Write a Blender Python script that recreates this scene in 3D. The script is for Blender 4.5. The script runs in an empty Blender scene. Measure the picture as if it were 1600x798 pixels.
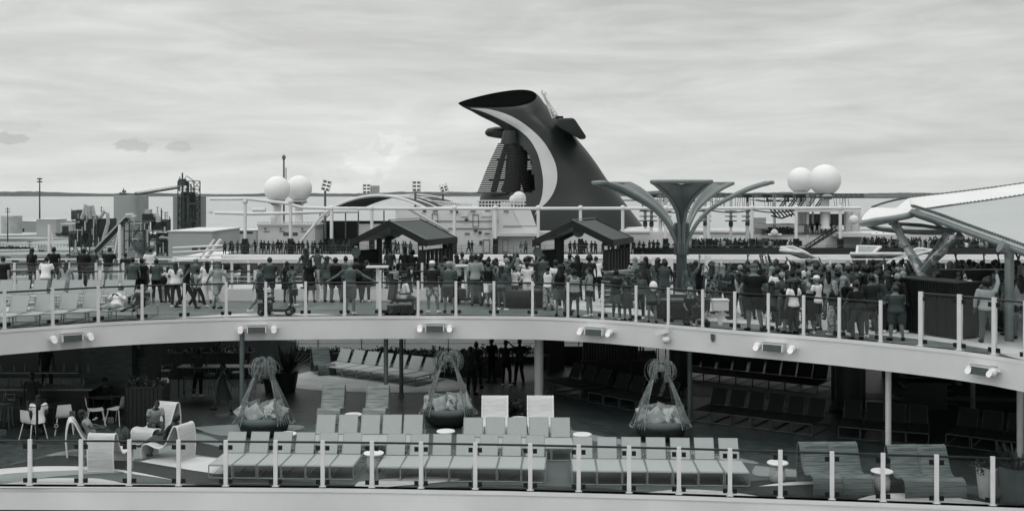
import bpy, bmesh, math, random
from math import radians as R, sin, cos, pi, hypot
from mathutils import Vector, Matrix, Euler
from mathutils.bvhtree import BVHTree
random.seed(7)
S = bpy.context.scene
COL = S.collection
# ---------------------------------------------------------------- camera geometry
ZC, FPX, CX, HY = 7.27, 1700.0, 800.0, 300.0
UD = 3.22                                   # upper deck height above the lower deck
def W(px, py, Y): return Vector(((px-CX)/FPX*Y, Y, ZC-(py-HY)/FPX*Y))
def F(px, py, z=0.0):
    Y = (ZC-z)*FPX/(py-HY); return Vector(((px-CX)/FPX*Y, Y, z))
def lerp(a, b, t): return a+(b-a)*t
def interp(tab, x):
    if x <= tab[0][0]:
        a, b = tab[0], tab[1]
    elif x >= tab[-1][0]:
        a, b = tab[-2], tab[-1]
    else:
        for a, b in zip(tab, tab[1:]):
            if a[0] <= x <= b[0]: break
    return a[1]+(b[1]-a[1])*(x-a[0])/(b[0]-a[0])

# ---------------------------------------------------------------- materials
def T(v):
    if v < .62: v = .62*(v/.62)**1.32
    k = .6+.38*min(1, (v/.5)**.5)
    return (v*k, v*.985, v*(.9+.1*k), 1)
def newmat(name):
    m = bpy.data.materials.new(name); m.use_nodes = True
    return m, m.node_tree, m.node_tree.nodes['Principled BSDF']
MC = {}
def mat(name, v, rough=.6, metal=0, var=.18, scale=4, bump=0, spec=.35, v2=None, kind='noise', stretch=None, detail=4):
    if name in MC: return MC[name]
    m, nt, b = newmat(name); N, L = nt.nodes.new, nt.links.new
    b.inputs['Roughness'].default_value = rough; b.inputs['Metallic'].default_value = metal
    b.inputs['Specular IOR Level'].default_value = spec
    tc = N('ShaderNodeTexCoord'); mp = N('ShaderNodeMapping'); L(tc.outputs['Object'], mp.inputs[0])
    if stretch: mp.inputs['Scale'].default_value = stretch
    if kind == 'noise':
        tx = N('ShaderNodeTexNoise'); tx.inputs['Scale'].default_value = scale; tx.inputs['Detail'].default_value = detail; out = tx.outputs['Fac']
    elif kind == 'voronoi':
        tx = N('ShaderNodeTexVoronoi'); tx.inputs['Scale'].default_value = scale; out = tx.outputs['Distance']
    elif kind == 'facet':
        tx = N('ShaderNodeTexVoronoi'); tx.inputs['Scale'].default_value = scale
        sp = N('ShaderNodeSeparateColor'); L(tx.outputs['Color'], sp.inputs[0]); out = sp.outputs[0]
    elif kind == 'wave':
        tx = N('ShaderNodeTexWave'); tx.inputs['Scale'].default_value = scale; tx.inputs['Distortion'].default_value = .6; out = tx.outputs['Fac']
    L(mp.outputs[0], tx.inputs['Vector'])
    cr = N('ShaderNodeValToRGB'); L(out, cr.inputs[0])
    if v2 is None:
        cr.color_ramp.elements[0].position = .28; cr.color_ramp.elements[1].position = .72
        cr.color_ramp.elements[0].color = T(v*(1-var)); cr.color_ramp.elements[1].color = T(min(.9, v*(1+var)))
    else:
        cr.color_ramp.elements[0].position = .4; cr.color_ramp.elements[1].position = .56
        cr.color_ramp.elements[0].color = T(v); cr.color_ramp.elements[1].color = T(v2)
    L(cr.outputs[0], b.inputs['Base Color'])
    if bump:
        bp = N('ShaderNodeBump'); bp.inputs['Strength'].default_value = bump; bp.inputs['Distance'].default_value = .02
        L(out, bp.inputs['Height']); L(bp.outputs[0], b.inputs['Normal'])
    MC[name] = m; return m
def planks(name, v, w=.14, ln=1.8, mort=.35, rot=0, rough=.6, var=.3, gap=.006):
    if name in MC: return MC[name]
    m, nt, b = newmat(name); N, L = nt.nodes.new, nt.links.new
    tc = N('ShaderNodeTexCoord'); mp = N('ShaderNodeMapping'); mp.inputs['Rotation'].default_value = (0, 0, rot)
    L(tc.outputs['Object'], mp.inputs[0])
    br = N('ShaderNodeTexBrick'); br.inputs['Scale'].default_value = 1; br.inputs['Brick Width'].default_value = ln
    br.inputs['Row Height'].default_value = w; br.inputs['Mortar Size'].default_value = gap
    br.inputs['Color1'].default_value = T(v*(1-var)); br.inputs['Color2'].default_value = T(v*(1+var)); br.inputs['Mortar'].default_value = T(v*mort)
    L(mp.outputs[0], br.inputs['Vector'])
    nz = N('ShaderNodeTexNoise'); nz.inputs['Scale'].default_value = .7; nz.inputs['Detail'].default_value = 6; L(tc.outputs['Object'], nz.inputs['Vector'])
    mx = N('ShaderNodeMix'); mx.data_type = 'RGBA'; mx.blend_type = 'MULTIPLY'; mx.inputs['Factor'].default_value = .55
    L(br.outputs['Color'], mx.inputs['A']); L(nz.outputs['Fac'], mx.inputs['B'])
    sc = N('ShaderNodeMix'); sc.data_type = 'RGBA'; sc.blend_type = 'MULTIPLY'; sc.inputs['Factor'].default_value = 1
    sc.inputs['B'].default_value = (1.3, 1.3, 1.3, 1); L(mx.outputs['Result'], sc.inputs['A'])
    L(sc.outputs['Result'], b.inputs['Base Color']); b.inputs['Roughness'].default_value = rough; b.inputs['Specular IOR Level'].default_value = .3
    MC[name] = m; return m
def glassmat(name, tint=.93, refl=.9):
    m = bpy.data.materials.new(name); m.use_nodes = True; nt = m.node_tree; nt.nodes.clear(); N, L = nt.nodes.new, nt.links.new
    o = N('ShaderNodeOutputMaterial'); mx = N('ShaderNodeMixShader'); tr = N('ShaderNodeBsdfTransparent'); gl = N('ShaderNodeBsdfGlossy')
    fr = N('ShaderNodeFresnel'); fr.inputs[0].default_value = 1.3
    tr.inputs[0].default_value = (tint*.995, tint, tint*.998, 1); gl.inputs['Roughness'].default_value = .03; gl.inputs['Color'].default_value = (refl,)*3+(1,)
    L(fr.outputs[0], mx.inputs[0]); L(tr.outputs[0], mx.inputs[1]); L(gl.outputs[0], mx.inputs[2]); L(mx.outputs[0], o.inputs[0]); return m
M = dict(
 white=mat('white_paint', .62, .45, var=.07, scale=1.2), shipwhite=mat('ship_white_paint', .60, .5, var=.07, scale=.25, detail=8),
 fascia=mat('fascia_paint', .6, .38, var=.09, scale=.5, detail=8), lip=mat('kerb_paint', .62, .4, var=.06, scale=.8),
 post=mat('post_paint', .6, .35, var=.04), rail=mat('rail_metal', .035, .3, .3, var=.1), clamp=mat('clamp_metal', .03, .4, .5, var=.1),
 dark=mat('dark_metal', .03, .5, .1), black=mat('black_paint', .012, .5, 0), steel=mat('galvanised_steel', .3, .45, .4, var=.15),
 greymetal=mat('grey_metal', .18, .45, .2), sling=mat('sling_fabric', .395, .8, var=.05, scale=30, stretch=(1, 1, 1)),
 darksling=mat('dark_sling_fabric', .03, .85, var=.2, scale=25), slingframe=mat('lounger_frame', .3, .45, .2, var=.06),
 woven=mat('white_woven_cord', .52, .7, var=.16, scale=7, stretch=(.4, 1, 9), bump=.5),
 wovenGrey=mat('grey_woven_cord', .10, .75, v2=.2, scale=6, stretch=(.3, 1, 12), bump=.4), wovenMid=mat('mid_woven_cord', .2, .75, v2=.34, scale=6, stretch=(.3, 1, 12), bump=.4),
 darkwood=mat('dark_timber', .028, .6, var=.3, scale=3, stretch=(9, 9, 1)), roofslat=mat('ribbed_roof_sheet', .085, .55, var=.25, scale=7, kind='wave'),
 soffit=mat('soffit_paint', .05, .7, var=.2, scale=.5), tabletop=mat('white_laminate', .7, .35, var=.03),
 drum=mat('pale_woven_drum', .4, .7, var=.3, scale=12, stretch=(1, 1, 5)),
 wicker=mat('natural_wicker', .22, .7, var=.5, scale=16, bump=.4), darkwicker=mat('dark_wicker', .04, .7, var=.5, scale=18, bump=.5),
 cushion=mat('cushion_fabric', .16, .9, var=.15, scale=20), pillowA=mat('patterned_pillow', .14, .9, v2=.42, scale=7, kind='noise'),
 pillowB=mat('pale_pillow', .38, .9, v2=.3, scale=5, kind='noise'), pillowC=mat('grey_pillow', .24, .9, var=.1, scale=10),
 leaf=mat('leaf', .035, .6, var=.5, scale=6), leaf2=mat('pale_leaf', .08, .6, var=.5, scale=6), soil=mat('soil', .02, .9),
 membrane=mat('white_membrane', .62, .6, var=.03, scale=.6), membraneShade=mat('shaded_membrane', .43, .6, var=.04, scale=.5),  # second membrane: the panel in shade, its shade painted as a greyer tone
 tulip=mat('tulip_paint', .12, .32, .1, var=.12, scale=1.0), tuliprim=mat('tulip_rim_paint', .22, .28, .1, var=.1, scale=1.2),
 whitetulip=mat('white_tulip_paint', .55, .3, 0, var=.12, scale=1.0), greytulip=mat('grey_tulip_skin', .26, .3, 0, var=.2, scale=1.0),
 tube=mat('grey_tube', .24, .35, .2, var=.1), facet=mat('faceted_wrap', .2, .4, .2, kind='facet', scale=4.5, v2=.42, stretch=(1, 1, 1)),
 funnel=mat('funnel_paint', .036, .42, 0, var=.12, scale=.12, detail=6), stripe=mat('funnel_stripe_paint', .50, .45, var=.06, scale=.2),
 concrete=mat('silo_concrete', .31, .85, var=.12, scale=.05, detail=8, stretch=(1, 1, .25)), shed=mat('shed_cladding', .4, .7, var=.1, scale=.05),
 rust=mat('plant_steel', .1, .7, .1, var=.4, scale=.4), darkplant=mat('dark_plant_steel', .042, .7, 0, var=.3, scale=.2),
 cream=mat('pale_steel', .42, .6, var=.12, scale=.3), radome=mat('radome_skin', .72, .5, var=.03, scale=.2),
 screen=mat('brown_slats', .025, .6, var=.3, scale=3), hullglass=mat('dark_window_glass', .03, .12, 0, var=.1, spec=.6),
 skinL=mat('pale_skin', .2, .55, var=.06, scale=8), skinM=mat('tan_skin', .105, .55, var=.06, scale=8), skinD=mat('dark_skin', .045, .5, var=.06, scale=8),
 eye=mat('eye_dark', .01, .3), hairK=mat('black_hair', .01, .5, var=.4, scale=30), hairB=mat('brown_hair', .035, .5, var=.4, scale=30),
 hairG=mat('grey_hair', .28, .6, var=.25, scale=30), hairY=mat('blond_hair', .24, .5, var=.35, scale=30), lens=mat('lamp_lens', .75, .1, .2, var=.02),
 matt_black=mat('matt_black', .004, .95, spec=.02), pot=mat('grey_pot', .12, .6, var=.1), potW=mat('ribbed_white_pot', .42, .6, var=.08), bark=mat('bark', .06, .9, var=.3),
 tile=mat('stone_cladding', .1, .7, var=.35, scale=3, stretch=(1, 1, 6)), pane=glassmat('rail_glass', .985), shipglass=glassmat('ship_glass', .6),
)
CL = {'W': mat('white_cloth', .66, .85, var=.06, scale=6), 'L': mat('light_grey_cloth', .33, .85, var=.08, scale=6), 'G': mat('grey_cloth', .12, .88, var=.1, scale=6),
      'M': mat('mid_grey_cloth', .075, .9, var=.12, scale=6), 'D': mat('dark_cloth', .03, .9, var=.15, scale=6), 'K': mat('black_cloth', .009, .9, var=.2, scale=6),
      'P': mat('patterned_cloth', .08, .9, v2=.4, scale=14), 'Q': mat('dark_patterned_cloth', .02, .9, v2=.2, scale=12, kind='voronoi'), 'R': mat('dotted_cloth', .15, .9, v2=.55, scale=28),
      'S': mat('striped_cloth', .05, .9, v2=.3, kind='wave', scale=5, stretch=(0, 0, 3))}

# ---------------------------------------------------------------- mesh builder
class MB:
    def __init__(s): s.v = []; s.f = []; s.mi = []; s.m = 0
    def add(s, vs, fs):
        o = len(s.v); s.v.extend([tuple(p) for p in vs]); s.f.extend([[i+o for i in f] for f in fs]); s.mi.extend([s.m]*len(fs)); return s
    def box(s, c, d, rot=None):
        x, y, z = d[0]/2, d[1]/2, d[2]/2
        vs = [Vector((a*x, b*y, e*z)) for a in (-1, 1) for b in (-1, 1) for e in (-1, 1)]
        if rot is not None:
            m = rot if isinstance(rot, Matrix) else Euler(rot).to_matrix()
            vs = [m @ v for v in vs]
        c = Vector(c)
        return s.add([v+c for v in vs], [(0, 1, 3, 2), (4, 6, 7, 5), (0, 4, 5, 1), (2, 3, 7, 6), (0, 2, 6, 4), (1, 5, 7, 3)])
    def b2(s, p0, p1): return s.box([(a+b)/2 for a, b in zip(p0, p1)], [abs(b-a) for a, b in zip(p0, p1)])
    def loft(s, rings, cap=True, close=True):
        n = len(rings[0]); vs = [p for r in rings for p in r]; fs = []
        for i in range(len(rings)-1):
            for j in range(n if close else n-1):
                k = (j+1) % n; fs.append((i*n+j, i*n+k, (i+1)*n+k, (i+1)*n+j))
        if cap and close: fs.append(tuple(reversed(range(n)))); fs.append(tuple(range((len(rings)-1)*n, len(rings)*n)))
        return s.add(vs, fs)
    def tube(s, pts, r, n=6, closed=False, cap=True, flat=1):
        pts = [Vector(p) for p in pts]; rs = r if isinstance(r, (list, tuple)) else [r]*len(pts); rings = []; up = None
        for i, p in enumerate(pts):
            if closed: t = pts[(i+1) % len(pts)]-pts[i-1]
            else: t = (pts[min(i+1, len(pts)-1)]-pts[max(i-1, 0)])
            if t.length < 1e-9: t = Vector((0, 0, 1))
            t.normalize()
            if up is None: up = Vector((0, 0, 1)) if abs(t.z) < .9 else Vector((0, 1, 0))
            a = t.cross(up)
            if a.length < 1e-4: a = t.cross(Vector((1, 0, 0)))
            a.normalize(); b = a.cross(t); up = b
            rings.append([p+a*(rs[i]*cos(2*pi*j/n))+b*(rs[i]*flat*sin(2*pi*j/n)) for j in range(n)])
        if closed: rings.append(rings[0]); return s.loft(rings, cap=False)
        return s.loft(rings, cap)
    def cyl(s, p0, p1, r0, r1=None, n=10): return s.tube([p0, p1], [r0, r0 if r1 is None else r1], n)
    def lathe(s, prof, c=(0, 0, 0), n=16, cap=True):
        c = Vector(c); return s.loft([[c+Vector((r*cos(2*pi*j/n), r*sin(2*pi*j/n), z)) for j in range(n)] for r, z in prof], cap)
    def ell(s, c, r, n=10, m=6, rot=None):
        c = Vector(c); rings = []
        for i in range(m+1):
            a = -pi/2+pi*i/m; a = max(-pi/2+.12, min(pi/2-.12, a))
            ring = [Vector((r[0]*cos(a)*cos(2*pi*j/n), r[1]*cos(a)*sin(2*pi*j/n), r[2]*sin(a))) for j in range(n)]
            if rot is not None: ring = [rot @ q for q in ring]
            rings.append([c+q for q in ring])
        return s.loft(rings)
    def prism(s, poly, z0, z1):
        n = len(poly); return s.add([(p[0], p[1], z0) for p in poly]+[(p[0], p[1], z1) for p in poly],
            [tuple(reversed(range(n))), tuple(range(n, 2*n))]+[(i, (i+1) % n, n+(i+1) % n, n+i) for i in range(n)])
    def sheet(s, top, bot, th=None):
        """strip surface between two polylines; th = thickness vector makes it solid"""
        n = len(top); top = [Vector(p) for p in top]; bot = [Vector(p) for p in bot]
        s.add(top+bot, [(i, i+1, n+i+1, n+i) for i in range(n-1)])
        if th is not None:
            th = Vector(th); t2 = [p+th for p in top]; b2 = [p+th for p in bot]
            s.add(t2+b2, [(i+1, i, n+i, n+i+1) for i in range(n-1)])
            for A, B in ((top, t2), (bot, b2)): s.add(A+B, [(i, i+1, n+i+1, n+i) for i in range(n-1)])
            for k in (0, -1): s.add([top[k], bot[k], b2[k], t2[k]], [(0, 1, 2, 3)])
        return s
    def mesh(s, name):
        me = bpy.data.meshes.new(name); me.from_pydata(s.v, [], s.f)
        for p, i in zip(me.polygons, s.mi): p.material_index = i
        bm = bmesh.new(); bm.from_mesh(me); bmesh.ops.recalc_face_normals(bm, faces=bm.faces); bm.to_mesh(me); bm.free(); me.update(); return me
    def build(s, name, m, parent=None, smooth=False, local=False, loc=None):
        """verts are world coordinates unless local"""
        if parent is not None and not local:
            off = Vector(); q = parent
            while q is not None: off += q.location; q = q.parent
            s.v = [tuple(Vector(p)-off) for p in s.v]
        elif loc is not None and not local:
            s.v = [tuple(Vector(p)-Vector(loc)) for p in s.v]
        me = s.mesh(name)
        for x in (m if isinstance(m, (list, tuple)) else [m]): me.materials.append(x)
        if smooth: sm(me, smooth)
        o = bpy.data.objects.new(name, me); COL.objects.link(o)
        if parent is not None: o.parent = parent
        elif loc is not None: o.location = loc
        return o
def sm(me, ang=40):
    if ang is True: ang = 40
    me.shade_smooth()
    me.set_sharp_from_angle(angle=R(ang))
def E(name, loc, label, cat, group=None, rz=0):
    o = bpy.data.objects.new(name, None); COL.objects.link(o); o.location = loc; o.rotation_euler = (0, 0, rz); o.empty_display_size = .1
    return tag(o, label, cat, group)
def tag(o, label, cat, group=None):
    o['label'] = label; o['category'] = cat
    if group: o['group'] = group
    return o
def struct(o): o['kind'] = 'structure'; return o
KIDS = {}
def put(o, parent): o.parent = parent; return o
def copytree(root, loc, rz, label, group=None, scale=None, swap=None):
    def cp(o, par):
        c = o.copy(); COL.objects.link(c)
        if par is not None: c.parent = par
        if swap and c.type == 'MESH':
            for i, sl in enumerate(c.material_slots):
                mm = swap.get(sl.material.name) if sl.material else None
                if mm: sl.link = 'OBJECT'; sl.material = mm
        for k in list(o.children): cp(k, c)
        return c
    r = cp(root, None); r.location = loc; r.rotation_euler = (0, 0, rz)
    if scale is not None: r.scale = scale if hasattr(scale, '__len__') else (scale,)*3
    r['label'] = label
    if group: r['group'] = group
    return r
class Proto:
    """first use places the prototype itself, later uses copy it"""
    def __init__(s, root, cat): s.r = root; s.used = False; root['category'] = cat
    def place(s, loc, rz, label, group=None, scale=None, swap=None):
        if not s.used and not swap:
            s.used = True; r = s.r; r.location = loc; r.rotation_euler = (0, 0, rz); r['label'] = label
            if group: r['group'] = group
            if scale is not None: r.scale = scale if hasattr(scale, '__len__') else (scale,)*3
            s.first = r; s.base = None; return r
        return copytree(s.r, loc, rz, label, group, (1, 1, 1) if scale is None else scale, swap)
        return r
    def done(s):
        if not s.used:
            def rm(o):
                for k in list(o.children): rm(k)
                bpy.data.objects.remove(o)
            rm(s.r)
def base(name):
    o = bpy.data.objects.new(name, None); COL.objects.link(o); o.empty_display_size = .1; return o
ORD = 'first second third fourth fifth sixth seventh eighth ninth tenth eleventh twelfth thirteenth fourteenth fifteenth sixteenth seventeenth eighteenth nineteenth twentieth'.split()
ORD += ['twenty-'+w for w in ORD[:9]]+['thirtieth']+['thirty-'+w for w in ORD[:9]]+['fortieth']+['forty-'+w for w in ORD[:9]]
def smoothpts(pts, k=6):
    P = [Vector(p) for p in pts]; out = []
    for i in range(len(P)-1):
        p0, p1, p2, p3 = P[max(i-1, 0)], P[i], P[i+1], P[min(i+2, len(P)-1)]
        for j in range(k):
            t = j/k; out.append(.5*((2*p1)+(p2-p0)*t+(2*p0-5*p1+4*p2-p3)*t*t+(3*p1-p0-3*p2+p3)*t**3))
    return out+[P[-1]]
# ================================================================ camera, sky, sun
cam = bpy.data.cameras.new('camera'); co = bpy.data.objects.new('camera', cam); COL.objects.link(co)
co.location = (0, 0, ZC); co.rotation_euler = (R(90), 0, 0)
cam.sensor_width = 36; cam.lens = FPX/1600*36; cam.shift_y = -(399-HY)/1600; cam.clip_end = 60000; cam.clip_start = .2
S.camera = co
S.view_settings.view_transform = 'Standard'; S.view_settings.look = 'None'; S.view_settings.gamma = 1; S.view_settings.exposure = 0
S.cycles.max_bounces = 6; S.cycles.diffuse_bounces = 3; S.cycles.glossy_bounces = 2; S.cycles.transparent_max_bounces = 14
S.cycles.use_adaptive_sampling = True; S.cycles.use_denoising = True
SUN_EL, SUN_AZ = 58, 150     # degrees; high, slightly behind the camera's right shoulder
w = bpy.data.worlds.new('World'); S.world = w; w.use_nodes = True; nt = w.node_tree; nt.nodes.clear(); N, L = nt.nodes.new, nt.links.new
def math_(op, a, b=None, c=None, clamp=False):
    n = N('ShaderNodeMath'); n.operation = op; n.use_clamp = clamp
    for i, v in enumerate((a, b, c)):
        if v is None: continue
        if isinstance(v, (int, float)): n.inputs[i].default_value = v
        else: L(v, n.inputs[i])
    return n.outputs[0]
wo = N('ShaderNodeOutputWorld'); bg = N('ShaderNodeBackground'); bg.inputs[1].default_value = .1; L(bg.outputs[0], wo.inputs[0])
sky = N('ShaderNodeTexSky'); sky.sky_type = 'NISHITA'; sky.sun_disc = False; sky.sun_elevation = R(SUN_EL); sky.sun_rotation = R(SUN_AZ)
sky.air_density = 1; sky.dust_density = 3
bw = N('ShaderNodeRGBToBW'); L(sky.outputs[0], bw.inputs[0])
tc = N('ShaderNodeTexCoord'); sx = N('ShaderNodeSeparateXYZ'); L(tc.outputs['Generated'], sx.inputs[0])
dx, dy, dz = sx.outputs
az = math_('ARCTAN2', dx, dy)                                  # 0 straight ahead
def noise(sxx, szz, off, detail=5, rough=.55, dist=0.0):
    cb = N('ShaderNodeCombineXYZ'); L(math_('MULTIPLY', az, sxx), cb.inputs[0]); L(math_('MULTIPLY', dz, szz), cb.inputs[1]); cb.inputs[2].default_value = off
    n = N('ShaderNodeTexNoise'); n.inputs['Scale'].default_value = 1; n.inputs['Detail'].default_value = detail; n.inputs['Roughness'].default_value = rough
    n.inputs['Distortion'].default_value = dist; L(cb.outputs[0], n.inputs['Vector']); return n.outputs['Fac']
n1 = noise(5.5, 32, 2.3, 7, .6, .9); n2 = noise(2.2, 14, 7.7, 5, .5, .5); n3 = noise(9, 70, 4.1, 4, .55)
st = math_('ADD', math_('MULTIPLY', math_('SUBTRACT', n1, .5), 1.5), math_('MULTIPLY', math_('SUBTRACT', n2, .5), 1.6))
st = math_('ADD', st, math_('MULTIPLY', math_('SUBTRACT', n3, .5), .7))
def blob(px, py, rx, ry):
    a = (px-CX)/FPX; e = (HY-py)/FPX
    u = math_('DIVIDE', math_('SUBTRACT', az, a), rx/FPX); v = math_('DIVIDE', math_('SUBTRACT', dz, e), ry/FPX)
    return math_('SUBTRACT', 1, math_('ADD', math_('MULTIPLY', u, u), math_('MULTIPLY', v, v)))
pn = noise(42, 62, 1.1, 7, .62, .4)
def puff(px, py, rx, ry, amp):
    b = math_('ADD', blob(px, py, rx, ry), math_('MULTIPLY', math_('SUBTRACT', pn, .5), 5.5))
    return math_('MULTIPLY', math_('MULTIPLY', b, 2.4, clamp=True), amp)
lum = math_('ADD', 6.35, math_('MULTIPLY', st, 2.6))
# brighter band over the water, dimmer to the right, as the photograph's overcast
lum = math_('ADD', lum, math_('MULTIPLY', math_('SUBTRACT', .10, dz, clamp=True), 8))
lum = math_('SUBTRACT', lum, math_('MULTIPLY', az, 1.3))
for a in ((622, 230, 34, 22, .75), (590, 254, 48, 20, .6), (545, 276, 56, 20, .45), (22, 224, 60, 14, -1.3), (229, 231, 30, 12, -1.3), (300, 233, 18, 8, -.9), (60, 206, 55, 9, -.5)):
    lum = math_('ADD', lum, puff(*a))
# a cloudy sky is brighter overhead
zen = math_('ADD', 1, math_('MULTIPLY', math_('SMOOTH_MAX', math_('SUBTRACT', dz, .2), 0, .1), 1.7))
lum = math_('MULTIPLY', lum, zen)
lum = math_('ADD', lum, math_('MULTIPLY', bw.outputs[0], .06))
cc = N('ShaderNodeCombineXYZ'); L(math_('MULTIPLY', lum, .985), cc.inputs[0]); L(lum, cc.inputs[1]); L(math_('MULTIPLY', lum, .975), cc.inputs[2])
L(cc.outputs[0], bg.inputs[0])
sl = bpy.data.lights.new('sun', 'SUN'); so = bpy.data.objects.new('sun', sl); COL.objects.link(so)
sl.energy = .8; sl.angle = R(14); sl.color = (1, .975, .94)
azr = R(SUN_AZ); sd = Vector((sin(azr)*cos(R(SUN_EL)), cos(azr)*cos(R(SUN_EL)), sin(R(SUN_EL))))
so.rotation_euler = sd.to_track_quat('Z', 'Y').to_euler()

# ================================================================ water, land, far shore
WZ = ZC-36; GZ = ZC-33.4
def waterm():
    m, nt, b = newmat('water'); N, L = nt.nodes.new, nt.links.new
    b.inputs['Base Color'].default_value = T(.2); b.inputs['Roughness'].default_value = .28; b.inputs['Specular IOR Level'].default_value = .5
    tc = N('ShaderNodeTexCoord'); mp = N('ShaderNodeMapping'); mp.inputs['Scale'].default_value = (.004, .02, .02); L(tc.outputs['Object'], mp.inputs[0])
    n = N('ShaderNodeTexNoise'); n.inputs['Scale'].default_value = 4; n.inputs['Detail'].default_value = 8; L(mp.outputs[0], n.inputs['Vector'])
    bp = N('ShaderNodeBump'); bp.inputs['Strength'].default_value = .35; bp.inputs['Distance'].default_value = 2; L(n.outputs['Fac'], bp.inputs['Height']); L(bp.outputs[0], b.inputs['Normal'])
    cr = N('ShaderNodeValToRGB'); cr.color_ramp.elements[0].color = T(.3); cr.color_ramp.elements[1].color = T(.46); cr.color_ramp.elements[0].position = .35; cr.color_ramp.elements[1].position = .7
    L(n.outputs['Fac'], cr.inputs[0]); L(cr.outputs[0], b.inputs['Base Color']); return m
mb = MB(); mb.add([(-30000, -300, WZ), (30000, -300, WZ), (30000, 30000, WZ), (-30000, 30000, WZ)], [(0, 1, 2, 3)])
struct(mb.build('water', waterm()))
def groundm():
    m, nt, b = newmat('port_ground'); N, L = nt.nodes.new, nt.links.new
    tc = N('ShaderNodeTexCoord'); mp = N('ShaderNodeMapping'); mp.inputs['Scale'].default_value = (.5, 1.2, 1); L(tc.outputs['Object'], mp.inputs[0])
    n = N('ShaderNodeTexNoise'); n.inputs['Scale'].default_value = .022; n.inputs['Detail'].default_value = 9; n.inputs['Roughness'].default_value = .62; L(mp.outputs[0], n.inputs['Vector'])
    cr = N('ShaderNodeValToRGB'); L(n.outputs['Fac'], cr.inputs[0]); e = cr.color_ramp.elements
    e[0].position = .42; e[0].color = T(.045); e[1].position = .6; e[1].color = T(.36)
    x = e.new(.5); x.color = T(.11); x = e.new(.53); x.color = T(.25)
    L(cr.outputs[0], b.inputs['Base Color']); b.inputs['Roughness'].default_value = .95; return m
# the port's land: one slab with an uneven shoreline
xs = [-2500+100*i for i in range(51)]
shore = [(x, 900+60*sin(x*.004)+25*sin(x*.019+1)+(80 if x > 300 else 0)) for x in xs]
mb = MB(); mb.prism([(-2500, 175), (2500, 175)]+[(x, y) for x, y in reversed(shore)], WZ-2, GZ)
struct(mb.build('port_ground', groundm()))
def scatter_leaves(mb, c, r, n, s, flat=1.0, rnd=random):
    for _ in range(n):
        while True:
            p = Vector((rnd.uniform(-1, 1), rnd.uniform(-1, 1), rnd.uniform(-1, 1)))
            if .25 < p.length < 1: break
        p = Vector((c[0]+p.x*r[0], c[1]+p.y*r[1], c[2]+p.z*r[2]))
        e = Euler((rnd.uniform(0, 6), rnd.uniform(0, 6), rnd.uniform(0, 6))).to_matrix(); q = s*rnd.uniform(.6, 1.3)
        mb.add([p+e @ Vector(v) for v in ((-q, 0, 0), (0, -q*.45*flat, 0), (q, 0, 0), (0, q*.45*flat, 0))], [(0, 1, 2, 3)])
# far wooded shore across the water
mb = MB()
def farshore(x0, x1, Y, hb, seed):
    rn = random.Random(seed); n = 260; rows = []
    for k, (dyy, hh) in enumerate(((0, 0.05), (8, .75), (60, 1), (500, .7))):
        rr = []
        for i in range(n+1):
            x = lerp(x0, x1, i/n); h = hb*(.75+.25*sin(x*.0011+seed)+.12*sin(x*.006)+rn.uniform(-.07, .07))*hh
            e = min(1, min(i, n-i)/10); rr.append(Vector((x, Y+dyy+120*sin(x*.0009), WZ+h*e)))
        rows.append(rr)
    for a, b in zip(rows, rows[1:]): mb.add(a+b, [(i, i+1, n+1+i+1, n+1+i) for i in range(n)])
farshore(-7000, 3000, 8800, 44, 1); farshore(2600, 9500, 9500, 30, 3); farshore(1650, 2700, 6100, 11, 5); farshore(300, 640, 4300, 3, 6)
struct(mb.build('far_shore', mat('far_trees', .035, .95, scale=.01, var=.35)))
# sea trees along the port's shore: one uneven belt per stretch
def treebelt(px0, px1, Y, hpx, label, seed):
    rn = random.Random(seed); mb = MB(); x0 = (px0-CX)/FPX*Y; x1 = (px1-CX)/FPX*Y; x = x0
    while x < x1:
        h = hpx/FPX*Y*rn.uniform(.55, 1.15); r = h*.55
        for k in range(3): scatter_leaves(mb, (x+rn.uniform(-r, r), Y+rn.uniform(-6, 6), GZ+h*rn.uniform(.35, .75)), (r, r, h*.38), 55, h*.13, 1.6, rn)
        mb.cyl((x, Y, GZ), (x, Y, GZ+h*.5), .3, .15, 5); x += r*.9
    o = mb.build('woods', M['leaf']); o['kind'] = 'stuff'; tag(o, label, 'trees')
treebelt(318, 432, 700, 11, 'dark wooded belt on the shore behind the pale warehouse', 2)
treebelt(232, 262, 760, 8, 'low dark scrub between the two silos', 3)
treebelt(1036, 1210, 640, 9, 'dark tree line on the shore behind the ropes course posts', 4)
treebelt(93, 112, 820, 8, 'dark bushes beside the pale shed on the waterfront', 8)
treebelt(112, 132, 560, 6, 'dark shrubs on open ground by the crane hopper', 9)

# ================================================================ our ship: decks
def edge(tab, x0, x1, n, drop):
    return [F(x0+(x1-x0)*i/n, interp(tab, x0+(x1-x0)*i/n), drop) for i in range(n+1)]
UTAB = [(-150, 529), (0, 517), (83, 511), (154, 506), (222, 502.5), (288, 500), (353, 498), (477, 496), (600, 495.3), (712, 495.3), (830, 496), (886, 498), (940, 501), (992, 504.8), (1042, 509),
        (1096, 513.5), (1146, 518), (1199, 522), (1254, 526.3), (1309, 531), (1374, 537.3), (1436, 543.5), (1497, 550.3), (1550, 557.5), (1600, 566), (1700, 586), (1850, 625)]
LTAB = [(-200, 761), (0, 762), (270, 763), (540, 765), (800, 769.5), (1060, 776.5), (1330, 786), (1600, 796), (1800, 806)]
UE = edge(UTAB, -150, 1850, 100, UD); LE = edge(LTAB, -200, 1800, 50, 0)
def edgeY(px):                                # depth of the upper deck's edge under a pixel column
    return (ZC-UD)*FPX/(interp(UTAB, px)-HY)
deckpale = mat('upper_deck_coating', .5, .65, var=.14, scale=1.1, detail=8)
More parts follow.
